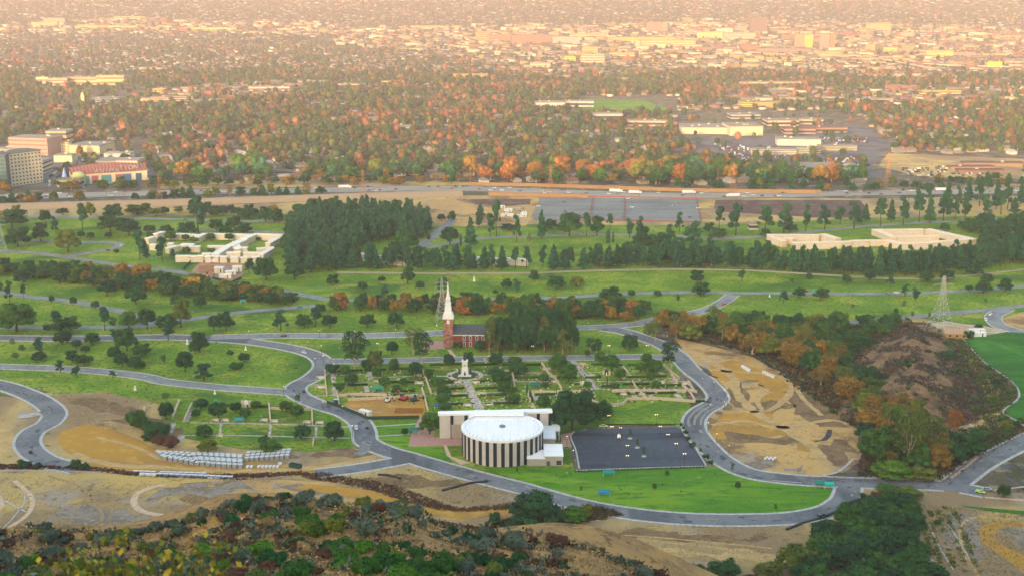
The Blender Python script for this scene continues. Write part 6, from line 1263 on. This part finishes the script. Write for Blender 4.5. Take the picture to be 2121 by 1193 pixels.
# pylons
def pylon(x, yb, yt, wb, arms, lab, c='98866c', z=0):
    h = VH(x, yb, yt); t = thing('pylon', lab, 'pylon', G(x, yb, z), R(12)); m_ = plain('steel_'+c, c, .6, .3); r = .09+h*.001; fr = MB()
    def w(z): f = z/h; return wb*(1-f*1.25) if f < .6 else wb*.25*(1-(f-.6)*1.6)
    L = [0, .14, .27, .39, .5, .6, .68, .76, .84, .92, 1]
    for a, b in zip(L[:-1], L[1:]):
        A_ = [(sx*w(a*h), sy*w(a*h), a*h) for sx, sy in ((-1,-1),(1,-1),(1,1),(-1,1))]; B_ = [(sx*w(b*h), sy*w(b*h), b*h) for sx, sy in ((-1,-1),(1,-1),(1,1),(-1,1))]
        for i in range(4):
            fr.tube(A_[i], B_[i], r, n=4); fr.tube(A_[i], B_[(i+1) % 4], r*.6, n=4); fr.tube(A_[(i+1) % 4], B_[i], r*.6, n=4); fr.tube(B_[i], B_[(i+1) % 4], r*.6, n=4)
    fr.build('tower_frame', m_, t)
    for f in arms:
        ar = MB(); aw = wb*1.1
        for s in (-1, 1): ar.tube((0, 0, f*h), (s*aw, 0, f*h), r*.8, n=4); ar.tube((0, 0, f*h+h*.03), (s*aw, 0, f*h), r*.6, n=4); ar.tube((s*aw, 0, f*h), (s*aw, 0, f*h-h*.03), r*.6, n=4)
        ar.build('crossarm', m_, t)
for i, (x, yb, yt, lb) in enumerate(((331,420,360,'rust lit steel pylon right of the striped studio building'),(753,416,352,'rust lit steel pylon beside the river above the dark grove'),(1140,402,344,'rust lit steel pylon behind the sound wall'),(1518,400,338,'rust lit steel pylon right of centre near the freeway'),(1838,385,316,'rust lit steel pylon below the avenue of tall trees'))): pylon(x, yb, yt, 4.2, (.72, .83, .94), lb, 'a87050')  # far pylons: warm sunlight is mixed into the rust steel colour
pylon(1947, 684, 572, 7.5, (.72, .85, .95), 'tall pale steel pylon beside the tile roofed lodge', 'b8b8ac'); pylon(916, 668, 576, 5, (.7, .8, .9), 'grey steel pylon directly behind the white steeple', 'a8aca8'); pylon(4, 528, 440, 5, (.7, .8, .9), 'grey steel pylon cut by the left edge', 'a0a8a4')
# lodge with trailers
g = G(1975, 700, 0); a, b = G(1958, 699), G(2006, 701); L = (b-a).length; t = thing('lodge', 'tan lodge with low tile roof beside the tall pylon', 'house', (a+b)/2, R(-7)); h = 3.2
MB().box((0, 5, 0), (L, 10, h)).build('wall', plain('lodge_wall', 'b08c5c', .85, .1), t); r = MB(); r.add([(-L/2-1,-1,h),(L/2+1,-1,h),(L/2+1,11,h),(-L/2-1,11,h),(-L/2-1,5,h+2.8),(L/2+1,5,h+2.8)], [(0,1,5,4),(2,3,4,5),(1,2,5),(3,0,4),(3,2,1,0)]); r.build('roof', plain('lodge_tile', 'b09478', .9, .1), t)
for k in (-.3, 0, .3): MB().box((k*L, -.05, .9), (1.6, .2, 1.4)).build('window', M_win, t)
MB().box((.15*L, 5, h+2), (1, 1, 1.6)).build('chimney', plain('lodge_wall', '', 0), t)
boxy('trailer', 2022, 690, (12, 3, 3), R(5), 'd4dad8', 'long white trailer behind the shorter one right of the lodge', 'trailer'); boxy('trailer', 2028, 697, (9, 3.2, 3.2), R(5), 'dee2e0', 'shorter white trailer in front, right of the lodge', 'trailer')
# fences and edgings
def post_fence(P, h, gap, mat, name, label, r=.07):
    W_ = catmull([G(*p) for p in P], 4); mb = MB(); acc = 0
    for a, b in zip(W_[:-1], W_[1:]):
        L = (b-a).length; mb.tube(a+Vector((0,0,h*.85)), b+Vector((0,0,h*.85)), r*.7, n=4); mb.tube(a+Vector((0,0,h*.4)), b+Vector((0,0,h*.4)), r*.6, n=4)
        while acc < L: p = a.lerp(b, acc/L); mb.tube(p, p+Vector((0,0,h)), r, n=4); acc += gap
        acc -= L
    tag(mb.build(name, mat), label, 'fence')
post_fence([(1655,1000),(1700,993),(1800,996),(1900,999),(1958,998),(2000,972),(2050,940),(2121,900),(2200,865)], 1.8, 5, plain('fence_post', '6a625c', .9, .1), 'road_fence', 'thin post fence along the canyon side of the branch road', .12)
post_fence([(1992,704),(2010,722),(2040,752),(2070,772),(2096,792),(2107,812),(2104,828),(2078,848),(2075,858),(2121,888)], 2, 4, plain('fence_post', '', 0), 'slope_fence', 'curved post fence round the bright green slope', .14)
pathline([(1996,705),(2012,724),(2042,754),(2072,774),(2098,794),(2110,813),(2107,829),(2081,849),(2080,858),(2125,886)], 1.3, M_kerb, .75)
M_mat = plain('black_matting', '2c3438', .7, .2, .1, 1)
for P, lb in (([(785,984),(805,985),(828,991)], 'short dark silt fence on the triangular dirt slope'), ([(918,1016),(945,1009),(975,1001),(1008,998)], 'longer dark silt fence below the road bend'), ([(1630,1097),(1660,1085),(1700,1074),(1740,1056),(1765,1040),(1785,1033),(1812,1034)], 'long black silt fence along the lower loop road')):
    wall_line(P, .9, 1.1, M_mat, 'silt_fence', lb, 'fence')
wall_line([(1455,768),(1470,778),(1485,782)], .6, .8, M_mat, 'silt_fence', 'short black silt fence near the upper dirt yard', 'fence'); wall_line([(1572,797),(1580,800)], .6, .8, M_mat, 'silt_fence', 'tiny black silt fence in the dirt field', 'fence')
sheet('black_matting', [(1680,912),(1700,911),(1709,903),(1714,889),(1724,890),(1722,903),(1712,912),(1690,915)], .12, M_mat); sheet('black_matting', [(1716,850),(1735,852),(1754,863),(1750,867),(1733,856),(1716,854)], .12, M_mat)
for P, w in (([(-20,1115),(20,1092),(52,1070),(66,1050),(66,1032),(52,1014),(30,996)],2.4), ([(-10,1108),(20,1080),(48,1045),(52,1025)],.8), ([(8,1036),(30,1048),(54,1060)],1.2), ([(345,1004),(312,1010),(285,1022),(277,1038),(284,1052),(305,1062),(350,1069),(405,1076)],3.4), ([(430,990),(520,990),(580,986),(622,981)],2.2),
             ([(0,975),(100,975),(220,978),(300,983),(420,989)],1), ([(1072,1098),(1120,1092),(1180,1086),(1243,1076)],1.6), ([(1905,1142),(1930,1160),(1945,1178),(1935,1200)],1.2), ([(1700,985),(1730,979),(1752,965),(1768,950),(1782,952)],1.6), ([(1600,995),(1660,1000)],.8), ([(1560,744),(1640,784),(1700,812),(1742,842)],.6), ([(1970,990),(1990,975),(2015,955),(2040,930)],1.6), ([(2040,1030),(2121,1036),(2200,1040)],2), ([(2060,1015),(2121,1008),(2200,1000)],1.4), ([(1320,988),(1400,987)],.1),
             ([(1995,860),(2020,890),(2040,905)],1.4), ([(1990,795),(2010,815),(2040,830)],2.4), ([(1940,825),(1955,836),(1965,848)],2.2), ([(1925,1085),(1935,1110),(1950,1140),(1975,1180)],.7), ([(1960,1080),(1980,1110),(2010,1160)],.6), ([(1240,884),(1290,881),(1398,881),(1412,887),(1425,905),(1445,935),(1463,964)],.9), ([(1190,893),(1182,905),(1192,930),(1200,970)],.9), ([(1192,974),(1300,970),(1462,965)],1.1)): pathline(P, w, M_brick if w > 1.3 and P[0][1] > 985 else M_kerb, .16)
sheet('grass_strip', [(1985,1046),(2050,1052),(2121,1058),(2200,1065),(2200,1074),(2121,1066),(2040,1058)], .1, M_lawn3)
# low planting round the car park
for i in range(36): x = 1258+i*4; tree('shrub', 'dark', x, 880.5, 1.5, 1.3, 'tiny round shrub', 'hedge_shrub', 'shrub', 'row of shrubs along the back of the parking lot', 'in the row behind the parking lot', True, i % 4, at=G(x, 880.5))
for i in range(40): x = 1192+i*6.8; tree('shrub', 'green', x, 977-i*.23, 1.6, 1.2, 'tiny round shrub', 'hedge_shrub', 'shrub', 'row of shrubs along the front of the parking lot', 'in the row before the parking lot', True, i % 4, at=G(x, 977-i*.23))
isl = MB().box((0, 0, 0), (2.3, 2.3, .3)).mesh('planter_kerb', M_kerb)
for i, (x, y) in enumerate([(1305, 908), (1320, 927), (1334, 945)]): o = link(bpy.data.objects.new('planter', isl)); o.location = G(x, y); tag(o, ['square kerb island farthest from the road in the parking lot', 'square kerb island in the middle of the parking lot', 'square kerb island nearest the lawn in the parking lot'][i], 'planter')

for o_ in (-3.6, 0, 3.6):
    L_ = catmull([G(*p) for p in [(1478,838),(1455,851),(1441,866),(1438,880)]], 6); A_ = ribbon(L_, o_+.7, o_-.7, .3, .3); mb = MB()
    for (a, b), (c, d) in zip(A_[:-1], A_[1:]): mb.add([a, b, d, c], [(0,1,2,3)])
    tag(mb.build('road_patch', plain('pale_patch', '918f84', .9, .1)), kind='structure')
rr = random.Random(12)
for P_, w_ in (RW[1], RW[2], RW[0], RW[3]):
    for i in range(len(P_)//4):
        k_ = rr.randrange(2, len(P_)-2); p = P_[k_]; d = (P_[k_+1]-P_[k_-1]).normalized()
        if not (0 < proj(p)[0] < 2121 and proj(p)[1] > 780): continue
        o = MB().box((0, 0, 0), (rr.uniform(1, 6), rr.uniform(.8, 2), .012)).build('road_patch', plain('tar_patch', '54585a', .9, .1) if rr.random() < .7 else plain('pale_patch', '', 0)); o.location = p+Vector((-d.y, d.x, 0))*rr.uniform(-3.5, 3.5)+Vector((0, 0, .29)); o.rotation_euler = (0, 0, math.atan2(d.y, d.x)); tag(o, kind='structure')
# ================================================================== DRY BRUSH, TUFTS AND THE NEAR HILLSIDE
def tufts(name, pts, cols, s, label, per=7, hgt=1.0, seed=1, flat=0):
    """clumps of small blades at many places; nobody could count them"""
    rg_ = np.random.default_rng(seed); n = len(pts); P = np.repeat(np.array(pts), per, 0); m = len(P); sz = (np.repeat(s*(.5+rg_.random(n)), per)*(.6+.6*rg_.random(m)))[:, None]
    P = P+np.stack([rg_.normal(size=m)*.45*sz[:, 0], rg_.normal(size=m)*.45*sz[:, 0], rg_.random(m)*.55*sz[:, 0]*hgt], 1)
    nn = rg_.normal(size=(m, 3)); nn[:, 2] = nn[:, 2]*.6+flat; nn /= np.linalg.norm(nn, axis=1)[:, None]; t = np.cross(nn, rg_.normal(size=(m, 3))); t /= np.linalg.norm(t, axis=1)[:, None]; b = np.cross(nn, t); k = sz*.38
    V = np.stack([P-t*k, P-b*k*.6, P+t*k, P+b*k*.6], 1).reshape(-1, 3); Q = np.arange(4*m).reshape(-1, 4); c = lina(cols)[rg_.integers(0, len(cols), n)]
    return tag(link(bpy.data.objects.new(name, npmesh(name, V, Q, M_tint, np.repeat(c, per*4, 0)))), label, 'undergrowth', kind='stuff')
def pts_in(P, n, seed, road=False):
    rg_ = np.random.default_rng(seed); W_ = [G(*p) for p in P]; x = rg_.uniform(min(p.x for p in W_), max(p.x for p in W_), n); y = rg_.uniform(min(p.y for p in W_), max(p.y for p in W_), n); px, py = npproj(x, y, 0); k = npin(px, py, P); x, y = x[k], y[k]; k = ~near_np(x, y, 1) if road else np.ones(len(x), bool)
    return [(a, b, 0) for a, b in zip(x[k], y[k])]
BRN = ['4a322c','5a3c30','3c2a28','6a4838']
tufts('dry_brush', pts_in([(-20,962),(60,962),(200,968),(290,978),(420,984),(600,978),(625,975),(640,982),(500,993),(400,990),(280,985),(150,972),(-20,971)], 7000, 1), BRN, .9, 'dark dry brush strip below the vault rows')
tufts('dry_brush', pts_in([(620,982),(650,978),(700,985),(760,995),(820,1008),(870,1025),(930,1048),(970,1052),(1030,1046),(1090,1038),(1085,1050),(1030,1056),(960,1060),(900,1054),(840,1040),(770,1015),(700,1000),(640,992)], 11000, 2), ['54402f','604a38','4a3a2e','70553e'], 1.0, 'dark brown brush band across the dry slope')
tufts('dry_brush', pts_in([(1010,1085),(1060,1075),(1150,1060),(1240,1050),(1290,1066),(1240,1076),(1150,1092),(1060,1105),(1000,1100)], 5000, 3), ['4a322c','5a4a30','3c4a28','6a5a38'], 1.5, 'mixed brush below the big oak')
tufts('dry_brush', pts_in([(820,1062),(930,1085),(1010,1095),(1130,1110),(1250,1130),(1400,1165),(1480,1190),(1400,1200),(1200,1150),(1050,1112),(880,1085)], 9000, 4), ['4a322c','5a4438','6a5a38','3f4a2a'], 1.6, 'brown brush line at the foot of the near hill')
tufts('dry_grass', pts_in([(-50,985),(280,995),(640,1000),(900,1060),(1000,1080),(700,1060),(400,1100),(-50,1120)], 7000, 5), ['b29c6c','a08c62','94805e','b49e68'], .55, 'dry grass tufts on the slope left of centre', 4)
tufts('dry_grass', pts_in([(1080,1095),(1500,1088),(1760,1080),(1700,1160),(1400,1170)], 5000, 6), ['b49c6c','a68e62','ae966a'], .55, 'dry grass on the field below the loop road', 4)
tufts('dry_grass', pts_in([(1910,1045),(2121,1060),(2121,1193),(1950,1193)], 4500, 7), ['a08a60','8e7a58','ac9466','66703a'], .6, 'dry grass on the terraced field at lower right', 4)
tufts('dry_grass', pts_in([(100,820),(330,820),(420,905),(330,915),(100,870)], 3500, 8, True), ['ac9466','9c865c','927c5c'], .55, 'dry grass above the ochre yard', 4)
tufts('dry_grass', pts_in([(1470,730),(1780,850),(1780,960),(1600,975),(1470,900)], 4000, 9, True), ['a88c5e','9c8458','b09464','6e683e'], .5, 'dry grass on the dirt field', 4)
tufts('dry_grass', pts_in([(720,990),(900,965),(1090,1020),(1080,1050),(900,1040)], 3000, 10, True), ['b0985c','98825a','847048'], .6, 'dry grass on the triangular slope', 4)
tufts('canyon_scrub', pts_in([(1345,670),(1500,668),(1760,675),(1890,665),(1760,770),(1890,850),(1990,905),(2121,870),(2121,905),(1960,1000),(1780,985),(1790,900),(1560,735),(1400,692)], 22000, 11, True), ['2c4426','3a4a26','5a4a2c','2a3a2a','6a4a34'], 2.0, 'low scrub under the canyon trees', 7)
tufts('canyon_scrub', pts_in([(1950,700),(1998,704),(2040,752),(2096,792),(2104,828),(2078,850),(2118,892),(1960,992),(1880,915),(2040,880),(2010,780)], 12000, 15, True), ['33502a','44582e','5a5636','6e5a3c','2f4428','4c5a3a'], 1.7, 'green scrub on the bank below the bright green slope', 7)
rows_ = []
for a, b in (((1925,1055),(1945,1170)), ((1942,1052),(1975,1180)), ((1958,1050),(2005,1190)), ((1975,1055),(2030,1190)), ((1912,1080),(1930,1150))):
    for i in range(40):
        g_ = G(a[0]+(b[0]-a[0])*i/40+random.uniform(-2, 2), a[1]+(b[1]-a[1])*i/40)
        if random.random() < .6: rows_.append((g_.x, g_.y, .1))
tufts('planted_rows', rows_, ['4c6428','5f6e30','6e7438'], 1.6, 'young green plants in rows on the terraced field', 12, .6, 41)
sc_ = RW[0]
# scrub on the brown hill
BHA = np.array(BHV); rg = np.random.default_rng(21); cols_, rws_ = 46, 40
def bh_pt():
    i, j = rg.random()*(cols_-1.01), rg.random()*(rws_-1.01); k = int(j)*cols_+int(i); f, g_ = i-int(i), j-int(j)
    return BHA[k]*(1-f)*(1-g_)+BHA[k+1]*f*(1-g_)+BHA[k+cols_]*(1-f)*g_+BHA[k+cols_+1]*f*g_
PP = [p for p in (bh_pt() for _ in range(9000)) if p[2] > .2]
def bn(p, s=18, o=4): return mnoise.noise(Vector((p[0]/s, p[1]/s, o)))
tufts('hill_scrub', [p for p in PP if bn(p) > .05 or proj(Vector(p))[0] > 1975], ['4c4446','574a48','3c4a3a','5f5040','2f4428'], 2.1, 'grey brown scrub dotted over the brown hill', 8)
k = 0
for _ in range(900):
    p = bh_pt()
    if p[2] < .3: continue
    s = proj(Vector(p)); right = s[0] > 1960 or s[1] > 800
    if k < 110 and (right and rg.random() < .75 or bn(p, 30, 9) > .25):
        mt = ['green','dark','mixgr','grey','brown'][rg.integers(0, 5 if right else 5)]; w = rg.uniform(2.5, 5.5)
        tree('shrub', mt, s[0], s[1], w, w*.7, {'green':'green','dark':'dark green','mixgr':'yellow green','grey':'grey','brown':'dry brown'}[mt]+' shrub', 'hill_shrub', 'shrub', 'shrubs on the brown hill', 'on the brown hill', True, at=Vector(p)); k += 1
for x, y, w, h in ((1895,765,40,26),(1960,750,46,30),(1925,770,36,24),(2005,700,26,20),(1890,780,40,20),(2100,880,20,14),(1980,865,20,14)): put('b', x, y, w, h, 'on the brown hill side')
# near hill: individual shrubs, then the small stuff
SHK = [('grey','grey green sage shrub'),('grey','grey green sage shrub'),('dark','dark green laurel shrub'),('green','green laurel shrub'),('bright','bright green laurel shrub'),('brown','dry dark brown shrub'),('brown','dry dark brown shrub'),('olive','olive green shrub'),('straw','straw coloured dry shrub'),('mixgr','yellow green shrub')]
rr = random.Random(77); cnt = 0; cand = []
for i in range(6000):
    px = rr.uniform(-60, 1560); t = rr.random()**.8
    if t < .25: continue
    p = hill_pt(px, t); s = proj(p)
    if not (-40 < s[0] < 2160 and ridpx(s[0])-6 < s[1] < 1235): continue
    cand.append((p, s, t))
used = []
def zone(s):     # what grows where, read off the photograph
    x, y = s; n = mnoise.noise(Vector((x/70, y/45, 3)))
    if x > 1080 and y > 1110: return ['brown','brown','straw','grey','olive'][rr.randrange(5)], .22
    if 700 < x < 920 and y > 1140: return ['bright','green','green'][rr.randrange(3)], 1
    if 620 < x < 710 and 1055 < y < 1110: return ['mixgr','mixgr','green'][rr.randrange(3)], 1
    if x < 80 and y > 1150: return ['bright','green','grey'][rr.randrange(3)], 1
    if y < ridpx(x)+28: return ['grey','grey','brown','olive','dark','grey'][rr.randrange(6)], .95
    if 900 < x < 1100: return ['olive','grey','grey','dark','brown'][rr.randrange(5)], .85
    if n > .12: return None, 0
    return rr.choice(['grey','grey','brown','brown','dark','bright','olive','straw','green']), .8
for p, s, t in cand:
    k, pr = zone(s)
    if not k or rr.random() > pr: continue
    sz = rr.uniform(2.0, 4.4)*(1 if k not in ('straw', 'brown') else .75)
    if any((p-q).length < (sz+z_)*.36 for q, z_ in used): continue
    used.append((p, sz))
    if cnt < 285:
        lk = dict((a, b) for a, b in SHK)[k]; nm = {'grey': 'sage_shrub', 'brown': 'dry_shrub', 'straw': 'dry_shrub'}.get(k, 'laurel_shrub')
        tree('shrub', k, s[0], s[1], sz, sz*rr.uniform(.6, .85), lk, nm, 'shrub', 'shrubs on the near hillside', 'NEAR', True, at=p-Vector((0, 0, .2))); cnt += 1
print('near shrubs', cnt, len(used))
sp_ = [c for c in cand if mnoise.noise(Vector((c[1][0]/70, c[1][1]/45, 3))) < .3]
rg = np.random.default_rng(31)
def hp(n, lo=.2):
    out = []
    for _ in range(n):
        px = rg.uniform(-80, 1700); p = hill_pt(px, lo+(1.02-lo)*rg.random()**.8); out.append(tuple(p))
    return out
tufts('dry_grass', hp(16000), ['b0925c','9c8050','bc9e66','8a7450','7c7050','6e6446'], .5, 'dry straw coloured grass and twigs covering the near hill', 6, 1.3)
tufts('low_scrub', [p for p in hp(9000) if mnoise.noise(Vector((p[0]/9, p[1]/9, 5))) > 0], ['4c5a4c','5a665a','4a322c','5f4a38','3f5230','6a6a5c'], 1.0, 'low mixed scrub between the larger shrubs', 9, 1.2)
# yellow flowering bush close to the camera
def near_bush(px, w, top, lab, seed):
    rb = np.random.default_rng(seed); Y = 6.2; d = ray(px, 1193); base = Vector((d.x*Y/d.y, Y, 0)); base.z = 244.6; t = thing('yellow_bush', lab, 'bush', base)
    st = MB(); tips = []
    for i in range(int(w/4)):
        x = px+rb.uniform(-w/2, w/2); y = top+rb.random()**1.2*90; dd = ray(x, y); yy = Y+rb.uniform(-.5, .5); tip = Vector((dd.x*yy/dd.y, yy, H+dd.z*yy/dd.y)); st_ = Vector((base.x+(tip.x-base.x)*.35, base.y, 244.6)); md = st_.lerp(tip, .6)+Vector((rb.normal()*.04, rb.normal()*.04, 0))
        st.tube(st_-base, md-base, .007, .005, 5); st.tube(md-base, tip-base, .005, .002, 5)
        for j in range(16): q = md.lerp(tip, j/15)+Vector(rb.normal(size=3)*.045); tips.append(q-base)
    st.build('stem', plain('pale_twig', '5c5a40', .9, .1), t)
    P = np.array([tuple(q) for q in tips]); P = np.repeat(P, 3, 0)+0; P = P+rb.normal(size=P.shape)*.025; n = len(P); nn = rb.normal(size=(n, 3)); nn /= np.linalg.norm(nn, axis=1)[:, None]; tt = np.cross(nn, rb.normal(size=(n, 3))); tt /= np.linalg.norm(tt, axis=1)[:, None]; bb = np.cross(nn, tt); k = .021*(.5+.8*rb.random(n))[:, None]
    V = np.stack([P-tt*k, P-bb*k*.7, P+tt*k, P+bb*k*.7], 1).reshape(-1, 3); Q = np.arange(4*n).reshape(-1, 4); c = lina(['867824','6e7224','525f22','94842a','465820'])[rb.integers(0, 5, n)]
    o = link(bpy.data.objects.new('foliage', npmesh('foliage', V, Q, M_tint, np.repeat(c, 4, 0))), t)
near_bush(300, 330, 1135, 'blurred yellow flowering bush right in front of the camera', 1); near_bush(190, 120, 1150, 'smaller blurred yellow bush left of the larger one', 2)
cam.dof.use_dof = True; cam.dof.focus_distance = 800; cam.dof.aperture_fstop = 4.5
# ================================================================== LABELS THAT SINGLE EACH THING OUT
LAND = [(927,640,'white steeple'),(975,705,'brick church wall'),(1040,890,'white round roof'),(1320,925,'parking lot'),(963,765,'white monument'),(1090,790,'hedge lined terraces'),(1230,790,'diagonal garden path'),(1360,800,'right terrace end'),(730,790,'left terrace garden'),(800,845,'ochre digging pit'),(430,870,'lower walled garden'),(620,870,'lower garden end'),(510,842,'rounded stone shrine'),(450,955,'curved vault rows'),(610,965,'green skip'),(80,890,'S shaped road'),(230,920,'ochre yard'),
 (1440,760,'road east of terraces'),(1550,800,'upper dirt field'),(1620,930,'lower dirt field'),(1700,905,'black matting'),(1880,760,'brown hill'),(1990,690,'tan lodge'),(1947,630,'tall pale pylon'),(370,520,'white court front'),(520,500,'white court spine'),(1700,500,'left peach court'),(1890,495,'right peach court'),(1280,435,'gravel lot'),(1620,430,'dark plowed field'),(230,365,'striped studio building'),(50,355,'cream office tower'),(660,745,'road junction at left'),(560,725,'curving main road'),(430,650,'left meadow road'),(200,640,'fork of meadow roads'),(100,680,'far left road'),(120,770,'lower left road'),(330,780,'lower left lawn'),(140,510,'looping road at upper left'),(60,450,'upper left corner road'),(300,455,'road above white courts'),(700,500,'dense dark grove'),(900,480,'grove road'),(1060,490,'upper lawn road'),(1530,610,'road fork at right'),(1400,640,'autumn thicket end'),(1640,645,'right triangular lawn'),(1850,620,'right lawn road'),(2060,600,'right edge road'),(800,660,'lawn left of church'),(1100,690,'dark clump by church'),(1260,710,'lawn right of church'),(1340,700,'black asphalt curve'),(900,560,'conifer belt left'),(1200,560,'conifer belt middle'),(1500,560,'conifer belt right'),(1800,560,'conifer belt far right'),(860,590,'meadow below conifers'),(1200,600,'meadow right of steeple'),(1750,1005,'turquoise canopy pair'),(1400,1020,'front lawn middle'),(1140,1060,'big lone oak'),(1900,1100,'lower oak wood'),(1970,1005,'branch road junction'),(1850,900,'canyon wood'),(1600,740,'canyon edge'),
 (331,390,'pylon by striped building'),(753,385,'pylon above grove'),(1140,370,'pylon behind sound wall'),(1518,370,'pylon right of centre'),(1838,350,'pylon by tree avenue'),(450,340,'left near suburb'),(600,300,'suburb left of centre'),(900,330,'suburb above river'),(1300,330,'middle near suburb'),(1650,355,'white riverside warehouse'),(2000,350,'long brown stables'),(1600,312,'pale green apartments'),(1500,270,'huge flat warehouse'),(170,170,'yellow school halls'),(173,205,'bell tower'),(1050,360,'suburb above sound wall'),(1700,375,'park of far pines'),(2000,390,'right river woods'),(600,395,'left freeway'),(900,392,'freeway left of wall'),(1300,403,'freeway behind gravel lot'),(1600,404,'freeway right of gravel lot'),(1900,398,'far right freeway'),(200,404,'freeway by studios'),(250,1150,'yellow near bush'),(100,1120,'lower left hill edge'),(450,1080,'ridge dip'),(650,1060,'ridge top'),(850,1100,'ridge right shoulder'),(1000,1140,'hill right of centre'),(1200,1160,'bare right slope'),(550,1150,'lower middle hillside'),(800,1160,'green laurel patch'),(1080,830,'hall wing right end')]
ORD = ['first','second','third','fourth','fifth','sixth','seventh','eighth','ninth','tenth','eleventh','twelfth']
NUM = ['','one','two','three','four','five','six','seven','eight','nine','ten','eleven','twelve']
buckets = {}
for t, look, px, py, where, h in LABQ:
    if t is None: continue
    if where == '@': t['label'] = look; continue
    if not where or where == 'NEAR' or True:
        dens = where is not None and where != 'NEAR'
        best = min(LAND, key=lambda l: (l[0]-px)**2+((l[1]-py)*1.8)**2); dx, dy = px-best[0], (py-best[1])*1.8
        rel = ('left of' if dx < 0 else 'right of') if abs(dx) > abs(dy) else ('beyond' if dy < 0 else 'below')
        ph = f'{rel} the {best[2]}'
        if dens: ph = where
    buckets.setdefault(f'{look} {ph}', []).append((px, py, t, best, dens, look, rel))
final = {}
for lb, L in buckets.items():
    if L[0][4] and len(L) > 12:      # crowded place: say which landmark is near
        for it in L: final.setdefault(f'{it[5]} {it[6]} the {it[3][2]}', []).append(it)
    else: final.setdefault(lb, []).extend(L)
for lb, L in final.items():
    L.sort(key=lambda q: q[0]); n = len(L)
    if n > 12:                        # split by nearness
        ys = sorted(q[1] for q in L); k = math.ceil(n/12); rows = [[q for q in L if min(k-1, int(k*(ys.index(q[1]))/n)) == r_] for r_ in range(k)]
    else: rows = [L]
    nr_ = len(rows)
    for r_, row in enumerate(rows):
        rn = '' if nr_ == 1 else (', back row' if r_ == 0 else ', front row' if r_ == nr_-1 else ', middle row' if nr_ == 3 else f', {ORD[min(r_, 11)]} row')
        for i, q in enumerate(row):
            m = len(row)
            s = lb+rn if m == 1 else lb+rn+f', {ORD[min(i, 11)]} from left'
            w = s.split()
            q[2]['label'] = s if len(w) <= 16 else ' '.join(w[:16])
print('COUNTS', CNT, len(bpy.data.objects))
